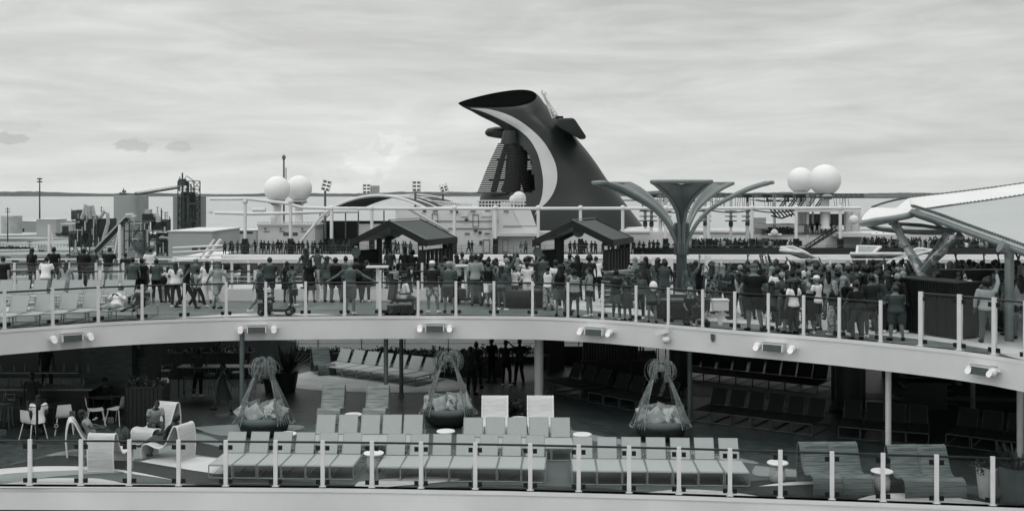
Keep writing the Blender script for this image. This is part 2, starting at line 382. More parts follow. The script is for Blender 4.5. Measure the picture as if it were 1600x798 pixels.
deckplank = planks('upper_deck_planks', .19, .13, 1.2, .3, .1)
woodfloor = planks('lower_deck_tiles', .085, .16, .32, .35, R(38), .45)
def offs(pts, d):
    out = []
    for i, p in enumerate(pts):
        t = (pts[min(i+1, len(pts)-1)]-pts[max(i-1, 0)]); t.z = 0; t.normalize(); out.append(p+Vector((-t.y, t.x, 0))*d)
    return out
# lower deck floor
mb = MB(); mb.prism([(p.x, p.y) for p in offs(LE, .05)]+[(40, 54), (-40, 54)], -.3, 0); struct(mb.build('lower_deck', woodfloor))
# upper deck slab: walkway, right-hand deck, outer promenade; the opening between them lights the lower deck
OX = -2.6; OY0, OY1, OYE = 40.4, 45.0, 48.0
def slab(poly, name):
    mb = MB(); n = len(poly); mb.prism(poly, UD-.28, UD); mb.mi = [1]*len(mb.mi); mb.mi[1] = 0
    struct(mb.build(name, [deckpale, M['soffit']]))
slab([(p.x, p.y) for p in offs(UE, .04)]+[(40, OY0), (-40, OY0)], 'upper_deck')
slab([(OX, OY0), (40, OY0), (40, OYE), (OX, OYE)], 'upper_deck')
slab([(-40, OY1), (OX, OY1), (OX, OYE), (-40, OYE)], 'upper_deck')
# plank strip along the rail
sub = edge(UTAB, -140, 1600, 90, UD+.004); a = offs(sub, .12); b = [Vector((p.x, min(40.3, p.y+interp([(-140, 8), (640, 7), (800, 3.4), (1000, 2.4), (1600, 2.2)], -140+1740*i/90)), p.z)) for i, p in enumerate(a)]
mb = MB(); mb.sheet(b, a); struct(mb.build('deck_planking', deckplank))
pale = mat('pale_deck_paint', .5, .6, var=.08, scale=.8, detail=7)
sub = edge(UTAB, 225, 560, 30, UD+.005); a = offs(sub, .1); b = [p+Vector((0, 1.5*sin(pi*min(1, max(0, i/30))), 0)) for i, p in enumerate(a)]
mb = MB(); mb.sheet(b, a); struct(mb.build('deck_marking', pale))
# lower deck painted pattern, traced on the floor
def floorpoly(name, pts, m, z):
    P = smoothpts([F(x, y, z) for x, y in pts+[pts[0]]], 5)[:-1]
    mb = MB(); mb.add(P, [tuple(range(len(P)))]); struct(mb.build(name, m))
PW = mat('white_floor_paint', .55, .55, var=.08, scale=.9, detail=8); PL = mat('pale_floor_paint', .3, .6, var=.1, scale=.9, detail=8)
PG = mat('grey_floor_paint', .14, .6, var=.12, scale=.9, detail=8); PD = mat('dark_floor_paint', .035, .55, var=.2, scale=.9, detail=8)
def zs(pts): return [(x*.20625, 640+y*.20625) for x, y in pts]
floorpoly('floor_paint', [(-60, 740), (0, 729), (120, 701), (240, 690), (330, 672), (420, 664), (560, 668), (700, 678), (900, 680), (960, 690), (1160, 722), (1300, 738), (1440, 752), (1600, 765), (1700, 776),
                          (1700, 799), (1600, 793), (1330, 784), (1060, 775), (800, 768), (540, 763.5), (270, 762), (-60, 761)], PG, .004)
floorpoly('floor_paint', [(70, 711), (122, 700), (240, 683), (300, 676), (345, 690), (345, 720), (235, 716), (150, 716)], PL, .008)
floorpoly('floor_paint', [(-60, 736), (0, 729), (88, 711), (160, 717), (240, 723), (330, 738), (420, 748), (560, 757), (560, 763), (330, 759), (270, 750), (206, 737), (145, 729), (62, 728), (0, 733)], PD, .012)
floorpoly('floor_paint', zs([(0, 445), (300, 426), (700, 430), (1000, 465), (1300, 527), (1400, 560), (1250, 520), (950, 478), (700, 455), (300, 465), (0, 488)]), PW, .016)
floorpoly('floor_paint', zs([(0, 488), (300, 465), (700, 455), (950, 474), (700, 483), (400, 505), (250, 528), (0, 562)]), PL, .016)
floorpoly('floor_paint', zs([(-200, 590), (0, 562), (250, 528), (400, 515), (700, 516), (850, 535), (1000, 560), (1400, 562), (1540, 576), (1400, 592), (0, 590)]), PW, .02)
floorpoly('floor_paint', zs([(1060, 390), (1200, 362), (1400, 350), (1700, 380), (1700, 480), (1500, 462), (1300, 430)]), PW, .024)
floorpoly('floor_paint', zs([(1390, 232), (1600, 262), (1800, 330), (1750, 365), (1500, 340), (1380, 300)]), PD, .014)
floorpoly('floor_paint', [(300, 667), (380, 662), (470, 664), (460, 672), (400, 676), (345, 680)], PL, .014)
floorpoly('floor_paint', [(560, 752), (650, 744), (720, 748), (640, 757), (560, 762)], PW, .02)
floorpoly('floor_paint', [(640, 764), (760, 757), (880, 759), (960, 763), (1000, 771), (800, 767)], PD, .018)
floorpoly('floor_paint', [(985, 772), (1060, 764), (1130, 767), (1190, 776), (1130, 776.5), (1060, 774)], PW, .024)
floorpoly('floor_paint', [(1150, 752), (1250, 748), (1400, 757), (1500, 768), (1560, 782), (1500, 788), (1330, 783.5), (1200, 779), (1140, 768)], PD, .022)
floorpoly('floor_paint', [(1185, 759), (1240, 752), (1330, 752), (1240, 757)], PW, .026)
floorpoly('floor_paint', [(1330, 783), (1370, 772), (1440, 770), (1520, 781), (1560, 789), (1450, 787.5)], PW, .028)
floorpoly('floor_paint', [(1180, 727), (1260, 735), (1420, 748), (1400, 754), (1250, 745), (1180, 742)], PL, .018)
floorpoly('floor_paint', [(880, 668), (925, 678), (980, 687), (1160, 716), (1160, 722), (950, 691), (885, 684)], PL, .01)
floorpoly('floor_paint', [(470, 583), (520, 574), (600, 578), (700, 592), (735, 604), (690, 611), (600, 613), (480, 608), (440, 596)], mat('sunlit_sand_floor', .42, .7, var=.12, scale=1, detail=9), .01)  # pale sand floor, with the light from the opening painted into it
floorpoly('floor_paint', [(214, 585), (260, 570), (262, 600), (240, 612)], PW, .012)
floorpoly('floor_paint', [(1080, 600), (1150, 590), (1300, 610), (1500, 618), (1600, 622), (1600, 628), (1450, 624), (1250, 622), (1090, 618)], PL, .012)

def fascia(E_, name, top, h, mlip):
    a = [p.copy() for p in E_]; mb = MB()
    mb.sheet([Vector((p.x, p.y, top)) for p in a], [Vector((p.x, p.y, top-h)) for p in a], (0, .14, 0))
    struct(mb.build(name, M['fascia'], smooth=30))
    mb = MB(); mb.sheet([Vector((p.x, p.y-.025, top+.05)) for p in a], [Vector((p.x, p.y-.025, top-.05)) for p in a], (0, .2, 0)); 
    mb.sheet([Vector((p.x, p.y-.025, top+.05)) for p in a], [Vector((p.x, p.y+.175, top+.05)) for p in a])
    struct(mb.build('deck_kerb', M['lip'], smooth=30))
fascia(UE, 'deck_fascia', UD, .70, M['lip']); fascia(LE, 'deck_fascia', 0.0, .53, M['lip'])
# dark hull side under the bottom fascia, and the white face on the far side of the opening
mb = MB(); mb.sheet([p+Vector((0, .1, -.52)) for p in LE], [p+Vector((0, .1, -6)) for p in LE]); struct(mb.build('hull_side', M['dark']))
mb = MB(); mb.box((-20, OY1-.06, UD-.2), (39.5, .1, .5)); mb.box((-20, OY0+.06, UD-.2), (39.5, .1, .5)); struct(mb.build('opening_fascia', M['shipwhite']))

def glass_rail(pts, z, h, label, group=None, clamps=2, post=(.1, .05), railr=.028, railm='rail', postm='post', name='glass_railing', mid=False, name_cat='railing', extra=0, glass=True):
    """pts: post positions in order; parts: posts, handrail, panels, clamps"""
    c = pts[len(pts)//2]; root = E(name, (c.x, c.y, z), label, name_cat, group)
    P = [Vector((p.x, p.y, z)) for p in pts]; dirs = []
    for i in range(len(P)):
        t = P[min(i+1, len(P)-1)]-P[max(i-1, 0)]; t.normalize(); dirs.append(t)
    for p, t in zip(P, dirs):
        mb = MB(); mb.box(p+Vector((0, 0, h/2)), (post[0], post[1], h), (0, 0, math.atan2(t.y, t.x))); mb.box(p+Vector((0, 0, .012)), (post[0]*1.6, post[1]*2.2, .024), (0, 0, math.atan2(t.y, t.x)))
        mb.build('post', M[postm], root)
    mb = MB(); mb.tube([p+Vector((0, 0, h-.05))+Vector((-t.y, t.x, 0))*.045 for p, t in zip(P, dirs)], railr, 8); mb.build('handrail', M[railm], root, smooth=40)
    if mid: mb = MB(); mb.tube([p+Vector((0, 0, h*.5)) for p in P], railr*.8, 6); mb.build('middle_rail', M[railm], root, smooth=40)
    if not glass: return root
    for a, b in zip(P, P[1:]):
        t = (b-a); ln = t.length; t.normalize(); ang = math.atan2(t.y, t.x)
        if ln > 2.6: continue
        mb = MB(); mb.box((a+b)/2+Vector((0, 0, h*.5-.02)), (ln-.17, .014, h-.2), (0, 0, ang)); mb.build('glass_panel', M['pane'], root)
        for e, s_ in ((a, 1), (b, -1)):
            for zz in {2: [.13, h-.18], 1: [.13], 0: []}[clamps]:
                MB().box(e+t*s_*.115+Vector((0, 0, zz)), (.1, .035, .11), (0, 0, ang)).build('clamp', M['clamp'], root)
    return root
upx = [-45, 8, 83.5, 154, 222, 288, 353, 415, 477, 538, 593.5, 653, 712, 771.5, 831, 886, 940, 992, 1042.5, 1096, 1146.5, 1199, 1254, 1309.5, 1374]
def onedge(px, tab, z, ins):
    p = F(px, interp(tab, px), z); q = F(px+5, interp(tab, px+5), z); t = (q-p).normalized(); return p+Vector((-t.y, t.x, 0))*ins
glass_rail([onedge(x, UTAB, UD, .08) for x in upx], UD+.04, 1.12, 'long curved glass railing along the edge of the upper deck, white posts', clamps=1, post=(.085, .05))
glass_rail([onedge(x, UTAB, UD, .08) for x in (1436.5, 1496.5, 1550, 1599, 1655, 1710, 1765, 1820)], UD+.04, 1.42, 'taller glass railing with thick white posts under the big fabric canopy', clamps=2, post=(.11, .07))
lpx = [-30, 44, 124, 200, 277, 351, 429, 503, 580, 657, 742, 828, 904, 983, 1061, 1141, 1220, 1301, 1381, 1465, 1553, 1640]
glass_rail([onedge(x, LTAB, 0, .1) for x in lpx], .04, 1.14, 'glass railing with white posts and dark handrail in front of the lower deck loungers', clamps=2)
def yl(x0, x1, Y, step): n = max(1, int(round((x1-x0)/step))); return [Vector((lerp(x0, x1, i/n), Y, 0)) for i in range(n+1)]
glass_rail(yl(-21, OX, OY0-.1, 1.18), UD, 1.16, 'inner glass railing on the near side of the open well, beside the walkway', clamps=0, post=(.13, .06))
glass_rail(yl(-24, OX, OY1+.1, 1.15), UD, 1.12, 'glass railing on the far side of the open well, in front of the outer promenade', clamps=0, post=(.1, .05))
glass_rail(yl(-26, 30, OYE-.15, 1.6), UD, 1.14, 'white pipe railing on the outer side of the ship, behind the crowd', clamps=0, post=(.06, .06), railm='post', mid=True, glass=False)
# soffit columns and pillars
def column(px, pyf, r, m, label, top=UD-.28, name='deck_column', n=16, group='slim columns under the upper deck'):
    p = F(px, pyf); mb = MB(); mb.cyl((p.x, p.y, .02), (p.x, p.y, top), r, r, n); mb.cyl((p.x, p.y, 0), (p.x, p.y, .06), r*1.5, r*1.4, n)
    o = mb.build(name, M[m], loc=(p.x, p.y, 0), smooth=40); tag(o, label, 'column', group); return o
column(842, 632, .155, 'white', 'thick white round column beside the potted plants in the middle of the deck')
column(378, 655, .075, 'greymetal', 'slim grey post behind the first hanging pod daybed, near the bar tables')
column(603, 645, .075, 'greymetal', 'slim grey post just behind the second row of sun loungers')
column(627, 619, .075, 'greymetal', 'slim dark grey post standing among the row of seven sunlit loungers')
column(1078, 657, .075, 'greymetal', 'slim grey post beside the third pod daybed')
column(1388, 716, .08, 'post', 'slim pale post behind the paired woven chairs')
column(1594, 728, .085, 'post', 'slim pale post beside the big grey plant pot')
column(1060, 600, .35, 'dark', 'thick dark round pillar behind the third pod daybed')
column(1328, 640, .5, 'dark', 'broad dark pillar between the two groups of dark loungers')
column(1497, 600, .09, 'greymetal', 'slim grey post in the shade near the dark stacked slats')
column(1520, 640, .08, 'greymetal', 'thin shadowed post behind the last group of dark loungers')

# the air between here and the far shore
mb = MB(); mb.b2((-12000, -400, WZ-1), (12000, 11500, 95)); hz = mb.build('haze', None); hz.data.materials.clear(); m = bpy.data.materials.new('haze'); m.use_nodes = True; nt = m.node_tree; nt.nodes.clear()
o_ = nt.nodes.new('ShaderNodeOutputMaterial'); pv = nt.nodes.new('ShaderNodeVolumePrincipled'); pv.inputs['Color'].default_value = (.93, .95, .94, 1); pv.inputs['Density'].default_value = 2.2e-5; pv.inputs['Anisotropy'].default_value = .2
nt.links.new(pv.outputs[0], o_.inputs['Volume']); hz.data.materials.append(m); hz['kind'] = 'stuff'; tag(hz, 'thin pale air fading the far shore', 'haze')
S.cycles.volume_bounces = 1
# ================================================================ sun loungers
def lounger_proto():
    r = base('sun_lounger'); w = .29
    def b(mb, n, m, p=r): return mb.build(n, M[m], p, smooth=30, local=True)
    ang = R(62); by, bz = .36, .34
    mb = MB(); mb.b2((-w, -.84, .335), (w, .34, .36)); mb.tube([(-w, -.83, .345), (w, -.83, .345)], .028, 8); b(mb, 'seat', 'sling')
    L = .56; mb = MB(); u = Vector((0, cos(ang), sin(ang))); a = Vector((0, by, bz+.03)); mb.box(a+u*L/2, (2*w-.085, .022, L), Matrix.Rotation(ang-pi/2, 3, 'X'))
    bk = b(mb, 'backrest', 'sling')
    mb = MB(); q = w-.04; A = [a+Vector((-q, 0, 0)), a+Vector((-q, 0, 0))+u*L, a+Vector((q, 0, 0))+u*L, a+Vector((q, 0, 0))]; mb.tube(A, .014, 6); mb.tube([a+Vector((-w, .12, -.05)), a+Vector((-w, .25, .25))], .01, 5); mb.tube([a+Vector((w, .12, -.05)), a+Vector((w, .25, .25))], .01, 5)
    b(mb, 'backrest_frame', 'slingframe')
    mb = MB(); z = .335
    for s in (-1, 1): mb.tube([(s*(w+.015), -.86, z), (s*(w+.015), 1.0, z)], .016, 6)
    mb.tube([(-w, -.86, z), (w, -.86, z)], .016, 6); mb.tube([(-w, 1.0, z), (w, 1.0, z)], .016, 6); b(mb, 'frame', 'slingframe')
    mb = MB(); mb.tube([(-w, -.86, .02), (w, -.86, .02)], .014, 6); mb.tube([(-w, .95, .02), (w, .95, .02)], .014, 6)
    for s in (-1, 1): mb.tube([(s*(w+.015), -.86, .02), (s*(w+.015), .95, .02)], .012, 6)
    b(mb, 'floor_runner', 'slingframe')
    for s in (-1, 1):
        for y in (-.86, .95): mb = MB(); mb.cyl((s*(w+.015), y, .01), (s*(w+.015), y, z), .015, .015, 6); b(mb, 'leg', 'slingframe')
    return r
LP = Proto(lounger_proto(), 'sun lounger')
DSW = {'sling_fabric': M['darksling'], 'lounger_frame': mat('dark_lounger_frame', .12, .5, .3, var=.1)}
def row_px(p0, p1, n, z, label, group, swap=None, flip=0, scale=None):
    """n loungers whose front feet run from floor pixel p0 to p1 (outer edges); they face the camera side"""
    a, b = F(*p0, z), F(*p1, z); t = (b-a); pitch = t.length/n; t.normalize(); rz = math.atan2(t.y, t.x)
    nrm = Vector((-t.y, t.x, 0))
    for i in range(n):
        c = a+t*pitch*(i+.5)+nrm*.86; s = min(1.12, pitch/.64)
        lab = label(i, n) if callable(label) else label
        LP.place((c.x, c.y+random.uniform(-.03, .03), z), rz+R(random.uniform(-1, 1)), lab, group, (s, 1, 1), swap)
def lab(fmt, first='left end'):
    def f(i, n):
        if i == 0: return fmt+', left end'
        if i == n-1: return fmt+', right end'
        return fmt+', %s from left' % ORD[i]
    return f
G1 = 'pale sun loungers on the lower deck'
row_px((326, 747), (554, 749), 6, 0, lab('front row pale lounger below the first pod daybed'), G1)
row_px((588, 751), (853, 754), 7, 0, lab('pale lounger in the middle group of the front row'), G1)
row_px((893, 757), (1172, 760), 7, 0, lab('front row pale lounger below the third pod daybed'), G1)
def backs_row(cs, ybase, z, label, group, rz=0, swap=None, dy=0):
    n = len(cs)
    for i, px in enumerate(cs):
        yb = ybase if not isinstance(ybase, (list, tuple)) else lerp(ybase[0], ybase[1], i/max(1, n-1))
        Y = (ZC-z-.36)*FPX/(yb-HY); x = (px-CX)/FPX*Y
        c = Vector((x, Y, z))-Euler((0, 0, rz)).to_matrix() @ Vector((0, .36, 0))
        LP.place((c.x, c.y, z), rz, label(i, n), group, (1.06, 1, 1), swap)
backs_row([508, 543, 578, 612, 645], 678, 0, lab('second row pale lounger before the slim post'), G1)
backs_row([739, 774, 808, 842, 876], 683, 0, lab('second row pale lounger before the tall white chairs'), G1)
row_px((491, 584), (650, 604), 7, 0, lab('sunlit lounger in the row on the bright floor'), 'sunlit loungers under the open well')
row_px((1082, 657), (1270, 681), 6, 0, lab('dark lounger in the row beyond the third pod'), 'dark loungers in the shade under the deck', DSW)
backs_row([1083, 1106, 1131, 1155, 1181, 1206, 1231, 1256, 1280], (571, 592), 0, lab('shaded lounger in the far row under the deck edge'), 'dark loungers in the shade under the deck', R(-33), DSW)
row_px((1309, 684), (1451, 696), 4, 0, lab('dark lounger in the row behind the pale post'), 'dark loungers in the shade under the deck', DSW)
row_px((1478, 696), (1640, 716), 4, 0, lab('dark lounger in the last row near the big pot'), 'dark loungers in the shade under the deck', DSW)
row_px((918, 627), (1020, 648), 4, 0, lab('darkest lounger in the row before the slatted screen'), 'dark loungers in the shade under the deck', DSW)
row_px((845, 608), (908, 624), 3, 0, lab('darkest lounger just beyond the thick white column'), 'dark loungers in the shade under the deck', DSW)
# upper deck rows at the left
for i, px in enumerate([-12, 27, 66, 105, 141, 179, 220]):
    yb = lerp(489, 484, i/6); z = UD; Y = (ZC-z-.36)*FPX/(yb-HY); Y = max(Y, edgeY(px)+1.35)
    LP.place(((px-CX)/FPX*Y, Y-.36, z), R(-4), ('upper deck lounger right behind the glass railing, %s from left' % ORD[i]), 'loungers on the upper deck', (1.12, .9, 1))
for i, px in enumerate([2, 29, 56, 84, 112, 140, 168, 194]):
    Y = 38.9; LP.place(((px-CX)/FPX*Y, Y, UD), R(-8), ('upper deck lounger in the rear row, %s from left' % ORD[i]), 'loungers on the upper deck', (1.02, .55, 1.02))

# ================================================================ woven lounge chairs
def woven_proto():
    r = base('woven_lounge_chair'); w = .34
    prof = smoothpts([(0, .62, .02), (0, .66, .5), (0, .60, .92), (0, .50, .98), (0, .42, .9), (0, .22, .5), (0, .05, .36), (0, -.15, .36), (0, -.4, .43), (0, -.56, .38), (0, -.62, .2), (0, -.60, .02)], 4)
    mb = MB(); A = [p+Vector((-w, 0, 0)) for p in prof]; B = [p+Vector((w, 0, 0)) for p in prof]; mb.sheet(A, B, (0, .012, .012)); mb.build('woven_seat', M['woven'], r, smooth=50, local=True)
    for s in (-1, 1): mb = MB(); mb.tube([p+Vector((s*w, 0, 0)) for p in prof], .022, 7); mb.build('side_frame', M['white'], r, smooth=50, local=True)
    mb = MB(); mb.tube([(-w, .62, .02), (w, .62, .02)], .015, 6); mb.tube([(-w, -.6, .02), (w, -.6, .02)], .015, 6); mb.build('stretcher', M['white'], r, local=True)
    return r
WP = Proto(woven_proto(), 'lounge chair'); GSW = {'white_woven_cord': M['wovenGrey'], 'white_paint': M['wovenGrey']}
def woven(px, pyf, rz, label, group=None, swap=None, sc=1):
    p = F(px, pyf); WP.place(p, R(rz), label, group, sc, swap)
gw = 'white woven lounge chairs around the cactus'
woven(174, 728, 176, 'white woven lounge chair with its back to the railing, below the cactus', gw)
woven(143, 708, 112, 'white woven chair at the left of the cactus, a long-haired person on it', gw)
woven(243, 688, -20, 'white woven chair behind the cactus, a person leaning forward on it', gw, sc=1.05)
woven(262, 716, -112, 'white woven chair turned sideways, with a dark-haired person slumped in it', gw)
woven(773, 682, 0, 'tall white woven chair rising behind the second lounger row, left of the two', 'white woven chairs behind the lounger rows', sc=1.12)
woven(845, 682, 0, 'tall white woven chair rising behind the second lounger row, below the white column', 'white woven chairs behind the lounger rows', sc=1.12)
gg = 'grey woven lounge chairs'
for px, l in ((1281, 'grey woven chair of the first pair, left one, beside the round side table'), (1327, 'grey woven chair of the first pair, right one, beside the last side table'),
              (1421, 'grey woven chair of the second pair, left one, beside the last side table'), (1468, 'grey woven chair of the second pair, right one, near the ribbed pot')):
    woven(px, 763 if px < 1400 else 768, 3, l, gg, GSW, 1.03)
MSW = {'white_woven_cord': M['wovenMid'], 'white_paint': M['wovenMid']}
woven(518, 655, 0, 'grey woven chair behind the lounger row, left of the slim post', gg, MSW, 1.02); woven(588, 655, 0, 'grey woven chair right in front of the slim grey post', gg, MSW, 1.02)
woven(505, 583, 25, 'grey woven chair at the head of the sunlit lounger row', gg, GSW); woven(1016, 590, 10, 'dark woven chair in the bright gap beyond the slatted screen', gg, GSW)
# ================================================================ side tables
def table_proto():
    r = base('side_table'); MB().lathe([(.15, 0), (.19, .03), (.2, .2), (.17, .38), (.14, .44)], n=20).build('pedestal', M['drum'], r, smooth=50, local=True)
    MB().lathe([(.1, .44), (.25, .44), (.265, .455), (.265, .475), (.25, .49)], n=24).build('table_top', M['tabletop'], r, smooth=40, local=True); return r
TP = Proto(table_proto(), 'side table')
for px, pyt, l in ((552, 646, 'behind the gap in the second lounger row, by the woven chairs'), (696.5, 672, 'in front of the middle pod daybed'), (811, 652, 'between the two tall white woven chairs'),
                   (910, 677, 'at the right end of the second lounger row'), (584, 706, 'between the first two groups of front loungers'), (449, 676, 'beside the first pod daybed'),
                   (1215, 721, 'alone beyond the right end of the front loungers'), (1378, 734, 'between the two pairs of grey woven chairs')):
    p = F(px, pyt, .49); TP.place((p.x, p.y, 0), 0, 'round white side table '+l, 'round white side tables')
# ================================================================ pod daybeds
def pillow(mb, c, s, rot, rnd=random):
    n = 8; rings = []; m = Euler(rot).to_matrix(); V = []
    for sgn in (1, -1):
        g = [[None]*(n+1) for _ in range(n+1)]
        for i in range(n+1):
            for j in range(n+1):
                u, v = i/n*2-1, j/n*2-1; h = .28*s*(1-u*u)**.55*(1-v*v)**.55; pin = 1-.1*(1-abs(u))*(abs(v))-.0
                g[i][j] = Vector((u*s*.5*(1-.12*(1-v*v)*0-.10*(1-abs(v))*abs(u)), v*s*.5*(1-.10*(1-abs(u))*abs(v)), sgn*h*.5))
        vs = [Vector(c)+m @ g[i][j] for i in range(n+1) for j in range(n+1)]
        mb.add(vs, [(i*(n+1)+j, (i+1)*(n+1)+j, (i+1)*(n+1)+j+1, i*(n+1)+j+1) for i in range(n) for j in range(n)])
def pod(px, pyf, label, seed, rz=0):
    rn = random.Random(seed); p = F(px, pyf); p = Vector((p.x, p.y+.8, 0)); r = E('pod_daybed', p, label, 'daybed', 'hanging pod daybeds with fringed tops', R(rz))
    b = lambda mb, n, m, par=r, s=50: mb.build(n, M[m], par, smooth=s, local=True)
    b(MB().lathe([(.6, .06), (.68, .12), (.74, .3), (.76, .38), (.74, .4)], n=28), 'wicker_base', 'darkwicker')
    b(MB().lathe([(.74, .4), (.76, .43), (.75, .52), (.7, .56)], n=28), 'mattress', 'cushion')
    # frame: three curved wicker legs meeting at the top, open front
    mb = MB(); H = 2.1
    def legpt(a, t): rr = .80*(1-t)**.85+.10; return Vector((rr*cos(a), rr*.95*sin(a), .38+(H-.38)*t))
    for a0, a1 in ((200, 232), (308, 340), (20, 56), (124, 160)):
        for k in range(6):
            a = R(lerp(a0, a1, k/5)); am = R((a0+a1)/2)
            pts = []
            for i in range(10):
                t = i/9; aa = lerp(a, am, .8*t); pts.append(legpt(aa, t))
            mb.tube(pts, .008, 4, cap=False)
    for t in (0, .05):
        mb.tube([legpt(R(a), t) for a in range(-20, 201, 10)], .008 if t else .03, 5)
    for s_, aa in ((0, 200), (0, 340)):
        mb.tube([legpt(R(lerp(aa, 270, .0)), i/10) for i in range(11)], .022, 6)
    mb.tube([legpt(R(232-(232-216)*.8*t/10), t/10) for t in range(11)], .016, 6); mb.tube([legpt(R(308+(324-308)*.8*t/10), t/10) for t in range(11)], .016, 6)
    mb.tube([legpt(R(a), 0) for a in list(range(-20, 201, 10))], .03, 6)
    b(mb, 'wicker_frame', 'wicker')
    mb = MB()
    for k in range(64):
        a = R(rn.uniform(-80, 80)+(180 if k % 2 else 0)); rr = rn.uniform(.12, .25); hh = rn.uniform(.22, .36); dr = rn.uniform(-75, -20)
        mb.tube([Vector(((rr+rr*.95*cos(g))*cos(a), (rr+rr*.95*cos(g))*sin(a), H-.12+hh*sin(g))) for g in [R(lerp(175, dr, q/7)) for q in range(8)]], .008, 3, cap=False)
    b(mb, 'straw_fringe', 'wicker')
    b(MB().lathe([(.13, H-.12), (.15, H), (.1, H+.08)], n=14), 'top_ring', 'wicker')
    for k, (x, y, s_, m) in enumerate([(-.5, -.3, .44, 'pillowA'), (-.22, -.42, .42, 'pillowB'), (.02, -.2, .46, 'pillowC'), (.2, -.4, .46, 'pillowA'), (.46, -.32, .44, 'pillowB'), (-.36, .05, .46, 'pillowC'), (.12, .12, .46, 'pillowB'), (.4, .02, .44, 'pillowA')]):
        s_ *= 1.22; mb = MB(); pillow(mb, (x, y, .54+s_*.34), s_, (R(rn.uniform(55, 80)), rn.uniform(-.7, .7), rn.uniform(-.5, .5))); b(mb, 'pillow', m)
pod(403, 688, 'wicker pod daybed with patterned pillows, behind the first group of front loungers', 1)
pod(698, 672, 'wicker pod daybed in the middle, its dark round base fully visible beside the white tables', 2)
pod(1038, 694, 'wicker pod daybed with pillows behind the third group of front loungers, by the dark rows', 3)
# ================================================================ planters, plants
def planter(px, pyf, w_, d, h, label, leafh=.35, m='darkwood', n=160, name='planter', z=0, Y=None, lm='leaf', rz=0):
    p = F(px, pyf, z) if Y is None else W(px, HY, Y); p.z = z
    r = E(name, p, label, 'planter', None, R(rz))
    mb = MB(); mb.box((0, 0, h/2), (w_, d, h)); mb.box((0, 0, h), (w_+.05, d+.05, .05))
    k = max(2, int(w_/.12))
    for i in range(k): mb.box((-w_/2+(i+.5)*w_/k, -d/2-.012, h/2), (.06, .02, h*.94))
    mb.build('planter_box', M[m], r, local=True)
    mb = MB(); rn = random.Random(int(px)*7+n)
    for i in range(n): 
        x = rn.uniform(-w_/2, w_/2); y = rn.uniform(-d/2, d/2); hh = leafh*rn.uniform(.3, 1.1)*(.75+.25*sin(x*3.1+n))
        scatter_leaves(mb, (x, y, h+hh*.6), (.12, .12, hh*.6), 7, .055, 1.5, rn)
    mb.build('foliage', M[lm], r, local=True); return r
def potplant(px, pyf, rad, h, label, spiky=False, m='pot', size=.6, z=0, n=40):
    p = F(px, pyf, z); r = E('potted_plant', p, label, 'potted plant'); rn = random.Random(int(px))
    prof = [(rad*.72, 0), (rad*.85, h*.4), (rad, h*.9), (rad*1.04, h), (rad*.9, h), (rad*.88, h*.9)]
    mb = MB()
    if m == 'potW':
        prof = []
        for i in range(15): q = i/14; prof += [(rad*lerp(.72, 1, q), h*q), (rad*lerp(.72, 1, q)*1.04, h*(q+.03))]
    mb.lathe(prof, n=22); mb.build('pot', M[m], r, smooth=50, local=True)
    mb = MB()
    for i in range(n):
        a = rn.uniform(0, 2*pi); l = size*rn.uniform(.6, 1.1); el = rn.uniform(.3, 1.35); c0 = Vector((rad*.4*cos(a), rad*.4*sin(a), h*.95)); pts = []
        for k in range(6):
            q = k/5; rr = l*cos(el)*q*(1 if spiky else .8); zz = l*sin(el)*q-(0 if spiky else l*.35*q*q); pts.append(c0+Vector((rr*cos(a), rr*sin(a), zz)))
        s_ = Vector((-sin(a), cos(a), 0)); wd = (.035 if spiky else .06)*size/.6
        T1 = [q+s_*wd*sin(pi*min(.98, .15+.85*i/5)) for i, q in enumerate(pts)]; T2 = [q-s_*wd*sin(pi*min(.98, .15+.85*i/5)) for i, q in enumerate(pts)]; mb.sheet(T1, T2)
        if not spiky: scatter_leaves(mb, pts[-1], (.12*size/.6,)*3, 5, .05*size/.6, 1.6, rn)
    mb.build('leaves', M['leaf'], r, local=True); return r
planter(231, 665, 1.15, .7, 1.25, 'tall dark slatted planter box with a clipped bush beside the cafe pillar', .35, n=60)
potplant(448, 612, .42, .75, 'big dark pot with a bushy plant behind the first pod daybed', True, 'dark', 1.1)
potplant(421, 612, .2, .4, 'small dark potted plant next to the bushy pot', False, 'dark', .5)
potplant(842, 652, .3, .45, 'dark potted fern standing in front of the thick white column', True, 'pot', .55)
potplant(806, 660, .28, .3, 'wide low pot with a soft rounded bush, left of the thick white column', False, 'dark', .55, n=60)
potplant(1543, 778, .26, .72, 'ribbed pale pot with a round succulent by the railing', False, 'potW', .4, n=60)
potplant(1588, 786, .4, .85, 'large smooth grey pot with broad leaves at the end of the deck', True, 'pot', .7)
planter(650, 572, 11.5, .6, .38, 'long dark planter with a clipped hedge behind the sunlit loungers', .3, Y=46.6, n=420)
planter(330, 590, 3.2, .6, 1.0, 'dark planter hedge behind the bar tables where a man stands', .35, Y=42.6, n=120)
planter(60, 560, 7.5, .6, 1.6, 'dark hedge planter behind the cafe bar counter', .5, Y=44, n=200)
planter(1015, 450, 1.9, .7, .55, 'bushy hedge planter left of the umbrella-shaped canopy column', .5, Y=43.4, z=UD, lm='leaf2', n=150)
planter(1105, 450, 2.6, .7, .5, 'low hedge planter behind the people right of the umbrella-shaped canopy column', .4, Y=44.6, z=UD, n=150)
planter(735, 560, 2.6, .6, .4, 'dark bushes behind the middle pod in the deep shade', .35, Y=43, n=100)
